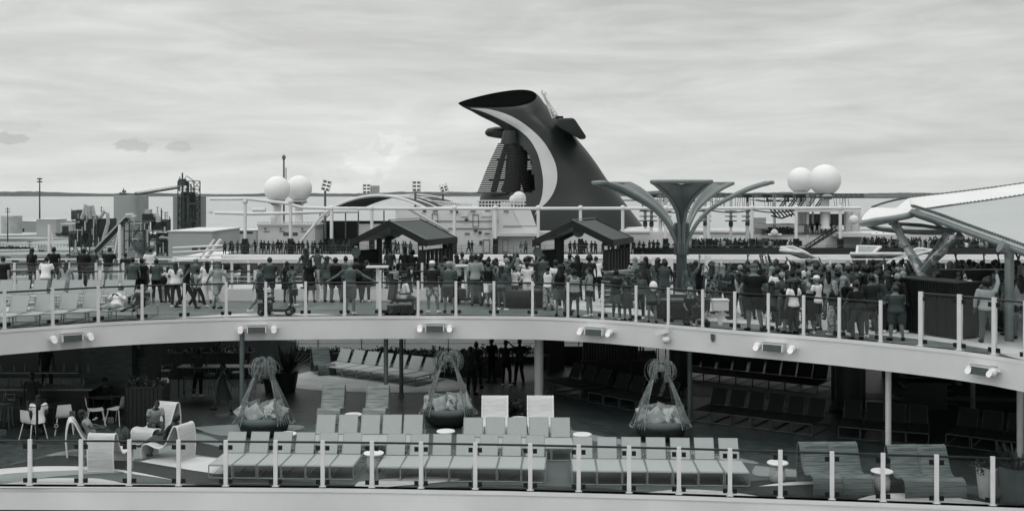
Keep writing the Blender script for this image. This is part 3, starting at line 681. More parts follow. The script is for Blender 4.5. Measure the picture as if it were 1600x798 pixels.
# big cactus between the white woven chairs
p = F(190, 704); r = E('potted_cactus', p, 'ribbed round cactus in a low pot between the white woven chairs', 'cactus')
MB().lathe([(.2, 0), (.24, .1), (.24, .25), (.2, .25)], n=16).build('pot', M['dark'], r, smooth=40, local=True)
mb = MB()
for ox, oy, hh, rr in ((-.1, 0, .42, .13), (.1, .02, .46, .13), (0, -.12, .3, .11)):
    rings = []
    for i in range(9):
        q = i/8; R0 = rr*max(.08, sin(pi*(.15+.8*q))); rings.append([Vector((ox+R0*(1+.16*cos(9*2*pi*j/36))*cos(2*pi*j/36), oy+R0*(1+.16*cos(9*2*pi*j/36))*sin(2*pi*j/36), .22+hh*q)) for j in range(36)])
    mb.loft(rings)
mb.build('cactus_stem', mat('cactus', .09, .6, var=.3), r, smooth=60, local=True)
# ================================================================ cafe corner under the deck (left)
def block(px0, px1, pyf, depth, z0, z1, name, m, label, cat):
    a, b = F(px0, pyf), F(px1, pyf); mb = MB(); c = ((a.x+b.x)/2, a.y+depth/2, 0); mb.b2((a.x, a.y, z0), (b.x, a.y+depth, z1)); o = mb.build(name, m, loc=c); return tag(o, label, cat)
block(126, 206, 645, 1.2, 0, UD-.28, 'clad_pillar', M['tile'], 'broad stone-clad pillar in the cafe with a dark screen on its side', 'pillar')
block(208, 228, 640, 1.6, 0, UD-.28, 'framed_pillar', M['tile'], 'narrow clad wall end with a framed picture, beside the bush planter', 'pillar')
p = F(216, 640); mb = MB(); mb.b2((p.x-.17, p.y-.06, 1.75), (p.x+.17, p.y-.012, 2.5)); tag(mb.build('framed_picture', M['dark'], loc=(p.x, p.y-.03, 1.75)), 'dark framed picture with a round motif hung on the narrow pillar', 'picture')
mb = MB(); mb.lathe([(.1, -.006), (.1, .006)], (0, 0, 0), 20); o = mb.build('round_motif', M['cushion'], local=True); o.parent = bpy.data.objects['framed_picture']; o.location = (0, -.04, .38); o.rotation_euler = (R(90), 0, 0)
p = F(10, 640); mb = MB(); mb.b2((p.x-.5, p.y+2.9, 1.7), (p.x+.25, p.y+2.96, 2.45)); mb.b2((p.x-.3, p.y+2.88, 1.9), (p.x+.05, p.y+2.9, 2.25)); tag(mb.build('wall_poster', M['cushion'], loc=(p.x, p.y+2.9, 1.7)), 'dim round-motif poster on the shaded wall above the bar', 'poster')
# bar counter
a, b = F(-60, 672), F(122, 668); r = E('bar_counter', ((a.x+b.x)/2, a.y+1.5, 0), 'long dark bar counter with glasses and bottles in the shaded cafe', 'bar counter')
mb = MB(); mb.b2((a.x, a.y+1.2, 0), (b.x, a.y+1.9, 1.02)); mb.build('counter_body', M['black'], r)
mb = MB(); mb.b2((a.x, a.y+1.05, 1.02), (b.x+.15, a.y+2.0, 1.07)); mb.build('counter_top', M['greymetal'], r)
mb = MB(); mb.b2((a.x, a.y+1.4, 1.5), (b.x-.4, a.y+1.7, 1.53)); mb.build('glass_shelf', M['greymetal'], r)
proto = base('bottle'); MB().lathe([(.035, 0), (.04, .01), (.04, .16), (.015, .21), (.015, .28)], n=10).build('bottle_body', M['cushion'], proto, smooth=50, local=True); proto.name = 'bottle'
BP = Proto(proto, 'bottle'); rn = random.Random(3)
for i in range(16): BP.place((a.x+.3+i*.2+rn.uniform(-.05, .05), a.y+1.55, 1.53 if i % 2 else 1.07), 0, 'small bottle or glass in the dim row on the bar', 'bottles and glasses on the bar')
block(150, 190, 625, .5, 0, 1.1, 'service_counter', M['tile'], 'small clad service counter behind the seated man in black', 'counter')
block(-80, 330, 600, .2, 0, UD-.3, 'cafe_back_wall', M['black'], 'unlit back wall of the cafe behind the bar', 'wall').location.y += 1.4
# cafe chairs
def cafe_proto():
    r = base('cafe_chair'); mb = MB()
    prof = smoothpts([(0, -.22, .45), (0, 0, .44), (0, .17, .46), (0, .23, .55), (0, .27, .82)], 4)
    for p_, q in zip(prof, prof[1:]): pass
    A = []; B = []
    for i, p_ in enumerate(prof): k = .22-(.05*max(0, p_.z-.5)/.32); A.append(p_+Vector((-k, 0, 0))); B.append(p_+Vector((k, 0, 0)))
    mb.sheet(A, B, (0, .012, .02)); mb.build('seat_shell', M['white'], r, smooth=50, local=True)
    for sx_ in (-1, 1):
        for y in (-.2, .2): mb = MB(); mb.cyl((sx_*.18, y*.9, .45), (sx_*.24, y*1.35, 0), .016, .013, 7); mb.build('leg', M['white'], r, local=True)
    return r
CP = Proto(cafe_proto(), 'chair')
for px, py, rz, l in ((52, 686, 150, 'pale cafe chair nearest the rail, under the person in the white shirt'), (101, 676, 200, 'pale cafe chair with curved legs right of the small dark table'),
                      (98, 655, 10, 'pale cafe chair tucked on the far side of the small dark table'), (149, 664, 115, 'pale cafe chair left of the seated man in black'), (184, 662, -110, 'pale cafe chair right of the seated man in black')):
    p = F(px, py); CP.place(p, R(rz), l, 'pale moulded cafe chairs', 1.08)
def tbl(px, py, w_, h, m, label, z=0, name='cafe_table', rz=0):
    p = F(px, py, z); r = E(name, p, label, 'table', None, R(rz)); mb = MB(); mb.box((0, 0, h), (w_, .7, .04)); mb.build('table_top', M[m], r, local=True)
    for s_ in (-1, 1):
        for y in (-.3, .3): MB().cyl((s_*(w_/2-.06), y, 0), (s_*(w_/2-.06), y, h), .02, .02, 6).build('leg', M['dark'], r, local=True)
    return r
tbl(76, 670, .7, .73, 'dark', 'small dark square cafe table between the pale chairs'); tbl(166, 655, .7, .73, 'dark', 'small dark cafe table in front of the seated man in black')
tbl(355, 618, 3.4, 1.05, 'greymetal', 'long high bar table where a man stands, in front of the hedge', name='bar_table'); tbl(268, 585, 1.6, 1.05, 'dark', 'dark high table beside the steps', name='bar_table')
tbl(800, 585, 3.0, .75, 'dark', 'dark table with people silhouetted around it in the deep shade')
tbl(1015, 560, .8, .6, 'dark', 'small low table in the bright gap beyond the slatted screen')
def stool_proto():
    r = base('bar_stool'); MB().lathe([(.16, .72), (.19, .74), (.19, .78), (.16, .8)], n=14).build('seat', M['greymetal'], r, smooth=40, local=True)
    mb = MB(); mb.tube([(-.17, .16, .78), (-.17, .2, 1.0), (.17, .2, 1.0), (.17, .16, .78)], .014, 6); mb.build('backrest', M['greymetal'], r, local=True)
    mb = MB(); mb.tube([(.2*cos(2*pi*i/12), .2*sin(2*pi*i/12), .3) for i in range(12)], .01, 5, closed=True); mb.build('footring', M['greymetal'], r, local=True)
    for i in range(4): a_ = pi/4+i*pi/2; MB().cyl((.13*cos(a_), .13*sin(a_), .73), (.22*cos(a_), .22*sin(a_), 0), .014, .012, 6).build('leg', M['greymetal'], r, local=True)
    return r
SP = Proto(stool_proto(), 'bar stool')
for i, (px, py, l) in enumerate(((10, 668, 'grey bar stool at the bar, left end of the counter'), (22, 660, 'second grey bar stool at the bar counter'), (64, 662, 'grey bar stool standing behind the person in the white shirt'), (247, 605, 'bar stool by the tall planter near the steps'), (258, 612, 'bar stool with dark seat at the dark high table'),
        (295, 622, 'bar stool left of the standing man at the high table'), (328, 618, 'bar stool right of the standing man at the high table'), (370, 615, 'bar stool by the slim grey post at the high table'), (393, 606, 'bar stool at the far end of the high table'))):
    p = F(px, py); SP.place(p, i, l, 'bar stools in the shaded cafe')
# low glass barrier with hanging square signs
rp = [F(-40, 690), F(58, 690), F(130, 672), F(196, 669)]
root = glass_rail(rp, 0, 1.05, 'low barrier of black posts with a thin rail in front of the cafe chairs', clamps=0, post=(.06, .06), railr=.012, postm='black', name='cafe_barrier', name_cat='barrier', glass=False)
for i, (px, py, m) in enumerate(((42, 655, 'dark'), (88, 665, 'dark'), (5, 675, 'cushion'), (173, 656, 'cushion'), (113, 646, 'cushion'))):
    Y = 32.5; c = W(px, py, Y); s_ = E('barrier_sign', c, 'small square %s sign with a %s symbol hung on the cafe barrier' % ('dark' if m == 'dark' else 'grey', ('ring', 'cross bar', 'dot', 'bar', 'frame')[i]), 'sign', 'small square signs on the cafe barrier')
    mb = MB(); mb.box((0, 0, 0), (.17, .015, .17)); mb.build('plate', M[m], s_, local=True)
    mb = MB(); mb.tube([(.05*cos(2*pi*k/12), -.012, .05*sin(2*pi*k/12)) for k in range(12)], .008, 4, closed=True); mb.build('symbol', M['tabletop' if m == 'dark' else 'dark'], s_, local=True)
# curved pool wall with white cap, steps with handrails
mb = MB(); pts = [Vector((lerp(-15.8, -9.2, i/12), 47.0+.9*sin(pi*i/12)-.8, 0)) for i in range(13)]
mb.sheet([p+Vector((0, 0, .92)) for p in pts], [p for p in pts], (0, .2, 0)); tag(mb.build('pool_wall', M['pot'], loc=(-12, 47, 0), smooth=40), 'curved grey pool wall beneath the far opening', 'wall')
mb = MB(); mb.tube([p+Vector((0, .1, .98)) for p in pts], .07, 8); o = mb.build('wall_cap', M['white'], bpy.data.objects['pool_wall'], smooth=40)
r = E('deck_stairs', (-15.2, 44.5, 0), 'flight of pale-edged steps with white handrails behind the cafe', 'stairs')
for k in range(6): mb = MB(); mb.b2((-16.8, 43+k*.3, k*.17), (-14.2, 43.28+k*.3, k*.17+.17)); mb.build('step', M['pot'], r); 
for k in range(6): mb = MB(); mb.b2((-16.8, 42.97+k*.3, k*.17+.13), (-14.2, 43.0+k*.3, k*.17+.172)); mb.build('nosing', M['shipwhite'], r)
for x in (-16.8, -14.1): mb = MB(); mb.tube([(x, 42.7, .9), (x, 43, .95), (x, 44.9, 2.0), (x, 45.2, 1.95)], .03, 7); mb.tube([(x, 43, 0), (x, 43, .95)], .025, 6); mb.tube([(x, 44.8, .9), (x, 44.8, 1.95)], .025, 6); mb.build('handrail', M['white'], r)
# slatted screen
a, b = F(912, 600), F(1005, 606); r = E('slatted_screen', ((a.x+b.x)/2, a.y, 0), 'tall dark screen of vertical slats beyond the white column', 'screen')
for k in range(22): x = lerp(a.x, b.x, k/21); mb = MB(); mb.box((x, lerp(a.y, b.y, k/21), 1.4), (.055, .12, 2.7)); mb.build('slat', M['black'], r)
mb = MB(); mb.b2((a.x-.1, a.y-.1, 0), (b.x+.1, a.y+.1, .9)); mb.build('lower_panel', M['black'], r)
block(1418, 1480, 640, .6, 0, .9, 'slat_bench_stack', M['dark'], 'dark stack of horizontal slatted benches in the shade behind the pale post', 'stack')
r = bpy.data.objects['slat_bench_stack']
for k in range(7): mb = MB(); mb.box((0, -.03, .2+k*.22), (1.9-.1*k, .5, .05)); mb.build('slat', M['dark'], r, local=True)
# dark partitions in the depth of the deck
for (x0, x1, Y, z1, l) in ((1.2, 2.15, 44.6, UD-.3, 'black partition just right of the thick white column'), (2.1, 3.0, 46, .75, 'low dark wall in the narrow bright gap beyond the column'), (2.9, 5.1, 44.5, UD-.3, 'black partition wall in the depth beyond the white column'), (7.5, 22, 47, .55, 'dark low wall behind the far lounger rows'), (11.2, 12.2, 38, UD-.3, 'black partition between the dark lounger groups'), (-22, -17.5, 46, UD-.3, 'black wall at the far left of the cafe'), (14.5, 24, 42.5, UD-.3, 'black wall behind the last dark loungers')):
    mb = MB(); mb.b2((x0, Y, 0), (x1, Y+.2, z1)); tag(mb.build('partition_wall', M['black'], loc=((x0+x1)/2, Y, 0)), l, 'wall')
glass_rail(yl(-26, 30, 48.4, 1.9), 0, 1.1, 'pipe railing along the outer side of the lower deck', clamps=0, post=(.06, .06), railm='post', mid=True, glass=False)

# ================================================================ fascia lamps, speakers, cameras
def spot_proto():
    r = base('spotlight'); mb = MB(); mb.tube([(0, 0, 0), (0, -.09, 0), (0, -.12, -.02)], [.05, .07, .1], 12); mb.ell((0, -.2, -.03), (.115, .1, .11), 14, 8); mb.build('housing', M['white'], r, smooth=50, local=True)
    mb = MB(); mb.lathe([(.085, 0), (.085, .02)], n=16); o = mb.build('lens', M['lens'], r, local=True); o.location = (0, -.305, -.07); o.rotation_euler = (R(70), 0, 0)
    mb = MB(); mb.tube([(-.15, -.18, 0), (-.15, -.08, .0), (.15, -.08, 0), (.15, -.18, 0)], .015, 6); mb.build('bracket', M['white'], r, local=True); return r
def spk_proto():
    r = base('wall_speaker'); mb = MB(); mb.box((0, -.14, 0), (.6, .26, .25), (R(-10), 0, 0)); mb.box((0, -.02, 0), (.4, .06, .2)); mb.box((0, -.15, .14), (.62, .3, .02), (R(-10), 0, 0)); mb.build('cabinet', M['white'], r, local=True)
    mb = MB(); mb.box((0, -.276, -.015), (.54, .012, .19), (R(-10), 0, 0)); mb.build('grille', M['pot'], r, local=True); return r
SPT, SPK = Proto(spot_proto(), 'spotlight'), Proto(spk_proto(), 'speaker')
def on_fascia(px, dz=-.33):
    p = onedge(px, UTAB, UD, 0); q = onedge(px+4, UTAB, UD, 0); return Vector((p.x, p.y, UD+dz)), math.atan2((q-p).y, (q-p).x)
for px, a_, b_, w_ in ((110, 81, 138, 'below the upper deck loungers'), (402, 377, 429, 'below the mobility scooter'), (680, 657, 703, 'below the two men in caps'), (932, 911, 957, 'below the women in tank tops'), (1212, 1187, 1241, 'below the women in black'), (1541, 1524, 1560, 'under the tall glass panels')):
    p, rz = on_fascia(px); SPK.place(p, rz, 'white box speaker on the curved fascia, '+w_, 'box speakers on the fascia')
    for q, s_ in ((a_, 'left'), (b_, 'right')):
        p, rz = on_fascia(q, -.3); SPT.place(p, rz, 'round white spotlight on the %s side of the speaker %s' % (s_, w_), 'spotlights on the fascia')
p, rz = on_fascia(1044, -.25); r = E('security_camera', p, 'white bullet camera on the fascia between two speaker sets', 'camera', None, rz)
mb = MB(); mb.box((-.1, -.2, .1), (.4, .16, .16), (0, R(-15), 0)); mb.build('housing', M['white'], r, local=True); mb = MB(); mb.ell((0, -.14, -.15), (.13, .13, .12)); mb.box((0, -.05, 0), (.12, .1, .3)); mb.build('dome', M['white'], r, smooth=50, local=True)
p, rz = on_fascia(1113, -.2); mb = MB(); mb.box(p+Vector((0, -.05, 0)), (.1, .12, .16)); mb.box(p+Vector((0, -.05, -.1)), (.06, .08, .06)); tag(mb.build('junction_box', M['pot'], loc=p), 'small grey box on the fascia right of the bullet camera', 'box')
# ================================================================ canopies on our ship
def tulip(loc, sc, label, mats, az0):
    r = E('tulip_canopy', loc, label, 'canopy', 'tulip-shaped steel canopies'); r.scale = (sc,)*3
    b = lambda mb, n, m, s=50: mb.build(n, m, r, smooth=s, local=True)
    H = 2.45
    b(MB().lathe([(.3, 0), (.3, .04), (.215, .06), (.215, H)], n=20), 'column', mats[0])
    cen = [Vector(p) for p in smoothpts([(.16, 0, H-.9), (.2, 0, H-.5), (.36, 0, H-.15), (.64, 0, H+.36), (1.18, 0, H+.92), (1.97, 0, H+1.38), (2.76, 0, H+1.74), (3.45, 0, H+1.95)], 5)]
    wid0 = [interp([(0, .06), (.4, .08), (.55, .18), (.7, .45), (.85, .82), (1, 1.12)], i/(len(cen)-1)) for i in range(len(cen))]
    for k, aa in enumerate((-9, -78, -141, 84, 142)):
        wid = [q*(1, .75, .5, .75, .5)[k] for q in wid0]; a = R(az0+aa); m = Matrix.Rotation(a, 3, 'Z')
        A = [m @ (p+Vector((0, w_, .03*w_))) for p, w_ in zip(cen, wid)]; B = [m @ (p+Vector((0, -w_, .03*w_))) for p, w_ in zip(cen, wid)]; C = [m @ (p+Vector((.03*w_, 0, -.10*w_))) for p, w_ in zip(cen, wid)]
        mb = MB(); th = m @ Vector((-.03, 0, .05)); mb.sheet(A, C, th); mb.sheet(C, B, th); b(mb, 'petal', mats[1], 30)
        mb = MB(); mb.tube(A+[A[-1]*.9+B[-1]*.1+m @ Vector((.09, 0, 0)), A[-1]*.1+B[-1]*.9+m @ Vector((.09, 0, 0))]+list(reversed(B)), .08, 8); b(mb, 'petal_rim', mats[2])
        mb = MB(); mb.box(m @ Vector((.235, 0, H-.3)), (.1, .2, 1.3), (0, 0, a)); b(mb, 'fin', mats[0], 30)
c = W(1065, HY, 44.2); tulip((c.x, c.y, UD), 1.0, 'dark grey petal-shaped steel canopy on one column above the crowd', (M['tulip'], M['tulip'], M['tuliprim']), 270)
c = W(1333, HY, 53); tulip((c.x, c.y, -.1), 1.03, 'pale glossy petal-shaped canopy whose tips just rise above the heads of the crowd', (M['whitetulip'], M['greytulip'], M['whitetulip']), 278)
mb = MB(); mb.b2((8, 48.6, -.1), (30, 58, 0)); struct(mb.build('lower_deck', woodfloor))

# large tensioned membrane canopy at the right
r = E('membrane_canopy', W(1445, 470, 34), 'large white tensioned fabric canopy on grey tubes over the right of the crowd', 'canopy')
px_of_ = lambda p: CX+p.x/p.y*FPX
near = smoothpts([W(1425, 331, 34), W(1462, 343, 33), W(1500, 357.5, 31.8), W(1577, 386, 29.6), W(1680, 425, 27), W(1850, 487, 24.5)], 4)
ridge = smoothpts([W(1425, 329.5, 34.05), W(1462, 324.5, 34.6), W(1500, 319, 35), W(1577, 308, 35.2), W(1680, 292, 35.4), W(1880, 262, 35.6)], 4)
far = smoothpts([W(1362, 324, 38.5), W(1385, 316, 39), W(1420, 309, 39.4), W(1500, 299.5, 40), W(1577, 289.5, 40.6), W(1690, 272, 41), W(1900, 240, 42)], 4)
mb = MB(); mb.sheet(ridge, near); mb.build('membrane_panel', M['membraneShade'], r, smooth=60)
n = len(ridge); top = [min(far, key=lambda q: abs(px_of_(q)-max(px_of_(p), 1370+(px_of_(p)-1425)*2.5))) for p in ridge]
mb = MB(); rows = [[top[i].lerp(ridge[i], q)+Vector((0, 0, -.25*sin(pi*q))) for i in range(n)] for q in [k/6 for k in range(7)]]
for A, B in zip(rows, rows[1:]): mb.sheet(A, B)
nose = smoothpts([W(1425, 330, 34.05), W(1395, 336, 34.4), W(1365, 340, 35.5), W(1347, 344, 37), W(1350, 335, 38.2), W(1362, 324, 38.5)], 4)
k = len(nose); mid = W(1400, 325, 37); mb.add([mid]+nose, [(0, i, i+1) for i in range(1, k)]); mb.add([mid, ridge[0], top[0]], [(0, 1, 2)])
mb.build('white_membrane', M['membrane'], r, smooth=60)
mb = MB(); mb.tube(near, .095, 12); mb.build('lower_beam', M['tube'], r, smooth=60)
mb = MB(); mb.tube([p+Vector((0, -.03, .16)) for p in near], .035, 6); mb.build('edge_cable', M['white'], r, smooth=60)
mb = MB(); mb.tube([p+Vector((0, -.04, 0)) for p in ridge], .03, 6); mb.tube(far, .035, 6)
for A, st_ in ((ridge, 1), (far, 1)):
    for a_, b_ in zip(A, A[1:]):
        for q in (0, .33, .66): p = a_.lerp(b_, q); mb.box(p+Vector((0, -.05, .02)), (.05, .03, .05))
for a_, b_ in zip(near, near[1:]):
    for q in (0, .2, .4, .6, .8): p = a_.lerp(b_, q); mb.box(p+Vector((0, -.06, .2)), (.12, .05, .05))
mb.build('lacing', M['greymetal'], r)
mb = MB(); mb.tube([W(1425, 333, 34)]+[p+Vector((0, 0, -.12)) for p in nose[1:]], .10, 12); mb.build('nose_tube', M['tube'], r, smooth=60)
ring = smoothpts([W(1425, 336, 34), W(1385, 345, 35), W(1360, 350, 36), W(1352, 349, 37.5), W(1372, 357, 38), W(1430, 362.5, 37.5), W(1490, 363, 36.5)], 4)
mb = MB(); mb.tube(ring, .09, 10); mb.build('under_tube', M['tube'], r, smooth=60)
mb = MB(); mb.tube([W(1390, 349, 36), W(1440, 352, 36.4), W(1500, 362, 34)], .06, 8); mb.tube([W(1425, 335, 34.2), W(1460, 347, 36), W(1480, 362, 37)], .06, 8); mb.tube([W(1400, 344, 35), W(1410, 360, 37.6)], .05, 8); mb.build('brace', M['greymetal'], r, smooth=60)
p = W(1577, 536, 29.6); mb = MB(); mb.cyl((p.x, p.y, UD), W(1577, 388, 29.6)[:], .12, .12, 14); t = W(1577, 388, 29.6); mb.tube([t-Vector((0, 0, .3)), t-Vector((0, 0, .05)), t+Vector((-.25, 0, .06))], [.12, .16, .18], 12); mb.build('support_post', M['tube'], r, smooth=60)
mb = MB(); T0 = W(1442, 424, 34)
mb.cyl((T0.x, 34, UD), (T0.x, 34, T0.z), .22, .19, 10); mb.tube([T0-Vector((0, 0, .1)), W(1418, 388, 34.8), W(1396, 348, 35.6)], [.19, .125, .115], 9); mb.tube([T0-Vector((0, 0, .1)), W(1462, 402, 33.4), W(1500, 368, 32.2)], [.19, .135, .12], 9); mb.tube([T0, W(1462, 392, 35.4), W(1482, 362, 36.6)], [.17, .12, .11], 9)
mb.build('branching_trunk', M['facet'], r, smooth=20)
# slatted service cabinet by the railing
a, b = W(1419, HY, 31.6), W(1530, HY, 29.4); ang = math.atan2(b.y-a.y, b.x-a.x); r = E('slatted_cabinet', ((a.x+b.x)/2, (a.y+b.y)/2+.55, UD), 'large dark cabinet of vertical slats behind the tall glass, below the branching trunk', 'cabinet', None, ang)
ln = (b-a).length; mb = MB(); mb.box((0, 0, .78), (ln-.1, .8, 1.5)); mb.build('cabinet_body', M['black'], r, local=True)
for k in range(32): mb = MB(); mb.box((-ln/2+(k+.5)*ln/32, -.43, .78), (.03, .04, 1.5)); mb.build('slat', M['screen'], r, local=True)
mb = MB(); mb.box((0, 0, 1.55), (ln, .95, .05)); mb.build('top_board', M['screen'], r, local=True)
a = W(1460, 448, 33); tag(MB().box((a.x+.9, 32.4, UD+.9), (2.4, .5, 1.7)).build('dark_booth', M['dark'], loc=(a.x+.9, 32.4, UD)), 'dark booth panel just behind the slatted cabinet', 'booth')
# two gabled cabanas
def cabana(px0, px1, pxr, Y, label):
    """px0..px1 front gable between eaves, pxr right end of the rear eave"""
    s = Y/FPX; xl, xr = (px0-CX)*s, (px1-CX)*s; h0 = ZC-(374-HY)*s; h1 = ZC-(345.5-HY)*s; r = E('cabana', ((xl+xr)/2, Y, UD), label, 'cabana', 'dark gabled cabanas on the promenade')
    D = 2.6; sk = (pxr-px1)*s+.15; xm = (xl+xr)/2
    for nm, xa, za, xb, zb in (('roof_slope', xl-.15, h0-.04, xm, h1), ('roof_slope', xr+.15, h0-.04, xm, h1)):
        mb = MB(); A = [Vector((xa, Y-.25, za)), Vector((xa+sk, Y+D, za))]; B = [Vector((xb, Y-.25, zb)), Vector((xb+sk, Y+D, zb))]; mb.sheet(B, A, (0, 0, -.07)); mb.build(nm, M['roofslat'], r)
    for xa, xb in ((xl-.18, xm), (xr+.18, xm)):
        mb = MB(); mb.sheet([Vector((xa, Y-.28, h0-.02)), Vector((xb, Y-.28, h1+.04))], [Vector((xa, Y-.28, h0-.32)), Vector((xb, Y-.28, h1-.24))], (0, .05, 0)); mb.sheet([Vector((xa+sk, Y+D, h0-.02)), Vector((xb+sk, Y+D, h1+.04))], [Vector((xa+sk, Y+D, h0-.3)), Vector((xb+sk, Y+D, h1-.24))], (0, .05, 0)); mb.build('gable_board', M['darkwood'], r)
    mb = MB(); mb.tube([(xr+.17, Y-.3, h0+.03), (xm, Y-.3, h1+.07)], .02, 5); mb.tube([(xm, Y-.3, h1+.07), (xm+sk, Y+D, h1+.07)], .02, 5); mb.build('roof_flashing', M['steel'], r)
    mb = MB(); mb.sheet([Vector((xr+.15, Y-.25, h0)), Vector((xr+.15+sk, Y+D, h0))], [Vector((xr+.15, Y-.25, h0-.26)), Vector((xr+.15+sk, Y+D, h0-.26))], (.05, 0, 0)); mb.build('eave_board', M['darkwood'], r)
    for x, y in ((xl+.05, Y), (xr-.1, Y), (xl+.35+.55, Y+D*.35), (xr-.1+sk, Y+D-.1), (xl+sk, Y+D-.1), (xr-.35+sk, Y+D-.1)):
        mb = MB(); mb.box((x, y, (UD+h0)/2), (.22, .22, h0-UD)); mb.build('post', M['darkwood'], r)
    for x0, x1, y0, y1 in ((xr-.05, xr-.1+sk, Y+.1, Y+D-.2), (xl+.1, xl+.9, Y+.1, Y+.9)):
        mb = MB(); nn = 7
        for k in range(nn): mb.box((lerp(x0, x1, (k+.5)/nn), lerp(y0, y1, (k+.5)/nn), UD+.8), (.16, .1, 1.5), (0, 0, math.atan2(y1-y0, x1-x0)))
        mb.tube([(x0, y0, UD+1.58), (x1, y1, UD+1.58)], .05, 4); mb.build('side_panel', M['darkwood'], r)
    for x in (xl+.05, xr-.1): mb = MB(); mb.box((x, Y-.13, h0-.34), (.13, .03, .16)); mb.build('number_plate', M['white'], r)
    mb = MB(); mb.tube([(xm+.28, Y+.2, h1-.45), (xm+.28, Y+.235, h1-.45)], .24, 18); mb.tube([(xm+.28, Y+.2, h1-.2), (xm+.28, Y+.2, h1-.1)], .02, 5); mb.build('round_sign', M['pot'], r)
    mb = MB(); mb.tube([(xl+.05, Y-.16, UD+1.55), (xl+.05, Y-.13, UD+1.55)], .2, 18); mb.build('round_sign', M['pot'], r)
cabana(555, 661, 697, 45.4, 'dark timber gabled cabana over people seated at the promenade, left of the other one')
cabana(838, 950, 988, 45.4, 'dark timber gabled cabana in front of the funnel, beside the petal-shaped canopy')
# bench/stacked lounger heap, dark daybed, white standing items
a = W(968, HY, 38.5); r = E('stacked_loungers', (a.x, 38.6, UD), 'heap of folded grey loungers stacked on the deck left of the hedge', 'stack')
for k in range(7): mb = MB(); mb.box((a.x+.06*sin(k*2), 38.6, UD+.2+.17*k), (1.3-.05*k, .8, .07), (0, R(-6), R(8*sin(k)))); mb.tube([(a.x-.65, 38.2, UD+.25+.17*k), (a.x+.65, 38.2, UD+.12+.17*k)], .025, 5); mb.build('folded_lounger', M['pot' if k % 2 else 'greymetal'], r)
for px, Y, l in ((822, 38.6, 'round wicker basket daybed behind the woman in patterned trousers'), (1060, 35.2, 'dark wicker lounge daybed beside the rollator')):
    c = W(px, HY, Y); r = E('wicker_daybed', (c.x, Y, UD), l, 'daybed'); MB().lathe([(.75, .02), (.95, .3), (1.0, .62), (.92, .66), (.85, .4)], n=26).build('wicker_basket', M['darkwicker'], r, smooth=50, local=True); MB().lathe([(.84, .4), (.84, .52), (.7, .56)], n=22).build('cushion', M['cushion'], r, smooth=50, local=True)
def lectern(px, Y, h, label, m='white'):
    c = W(px, HY, Y); r = E('rail_stand', (c.x, Y, UD), label, 'stand'); MB().box((0, 0, h/2), (.1, .1, h)).build('stand_post', M[m], r, local=True); MB().box((0, 0, h+.03), (.75, .4, .06)).build('stand_top', M[m], r, local=True)
lectern(590, 37.9, 1.42, 'white stand with a flat top at the inner railing behind the man with spread arms')
lectern(728, 39.5, 1.35, 'white flat-topped stand beside the two men in caps')
c = W(1125, HY, 33.2); r = E('bin_box', (c.x, c.y, UD), 'white rounded box on a short leg between the rollator and the rail', 'box'); MB().box((0, 0, .6), (.46, .36, .3)).build('box_body', M['fascia'], r, local=True); MB().box((0, 0, .77), (.5, .4, .04)).build('lid', M['white'], r, local=True); MB().box((0, 0, .22), (.12, .12, .45)).build('leg', M['white'], r, local=True)
for px, Y, l in ((1106, 43.8, 'short white post in front of the hedge right of the petal-shaped canopy'), (1005, 43.8, 'short white post beside the hedge left of the petal-shaped canopy'), (1047, 42.2, 'white post just left of the petal-shaped canopy column'), (1023, 42.5, 'second white post left of the petal-shaped canopy column')):
    c = W(px, HY, Y); tag(MB().box((c.x, Y, UD+.75), (.22, .16, 1.5)).build('white_bollard', M['white'], loc=(c.x, Y, UD)), l, 'post')
# white A-frame masts at the ship's outer side, left
for px, l in ((77, 'thin white mast with a slanting stay at the outer rail, left of the hopper'), (187, 'thin white mast with slanting stay in front of the slanting conveyor')):
    c = W(px, HY, 50); r = E('stay_mast', (c.x, 50, 0), l, 'mast', 'thin white masts with stays'); top = ZC-(351-HY)/FPX*50
    MB().cyl((c.x, 50, 0), (c.x, 50, top), .09, .07, 8).build('mast_pole', M['white'], r); MB().cyl((c.x, 50, top), (c.x+(.9 if px < 100 else -.9), 50.2, 1.2), .035, .035, 6).build('stay', M['white'], r)
mb = MB(); mb.b2((-30, 48.45, -26), (30, 53, -.32)); struct(mb.build('hull', M['dark']))
# ================================================================ the opposite ship (deck level at Y about 130)
YS = 130.0; DZ = ZC-(398-HY)/FPX*YS; s13 = YS/FPX
X0 = (348-CX)*s13; X1 = 110
def wbox(mb, px0, px1, py0, py1, Y, d):
    a, b = W(px0, py0, Y), W(px1, py1, Y); mb.b2((a.x, Y, b.z), (b.x, Y+d, a.z)); return mb
r = E('opposite_ship', (0, YS+15, WZ), 'large white cruise ship moored parallel, beneath the winged funnel', 'ship')
mb = MB(); a = W(348, 398, YS)
mb.b2((X0, YS, DZ-.12), (X1, YS+30, DZ)); mb.build('top_deck', M['pot'], r)
mb = MB(); n = 40
prof = [(0, 0.05), (-.25, -.05), (-.35, -.5), (-.2, -.95), (0.3, -1.0)]
mb.loft([[Vector((x, YS+y, DZ+z)) for y, z in prof] for x in (X0, X1)], cap=False, close=False); mb.b2((X0, YS+.05, DZ-1.0), (X1, YS+.3, DZ-.15)); mb.b2((X0-.2, YS+.1, DZ-1), (X0+.1, YS+26, DZ)); mb.build('deck_band', M['shipwhite'], r)
mb = MB(); mb.b2((X0+1, YS+4.5, DZ-3.6), (X1, YS+30, DZ-1.01)); mb.build('promenade_recess', M['hullglass'], r)
mb = MB(); mb.b2((X0-3, YS-.2, -30), (X1, YS+30, DZ-3.6)); mb.build('hull_side', M['shipwhite'], r)
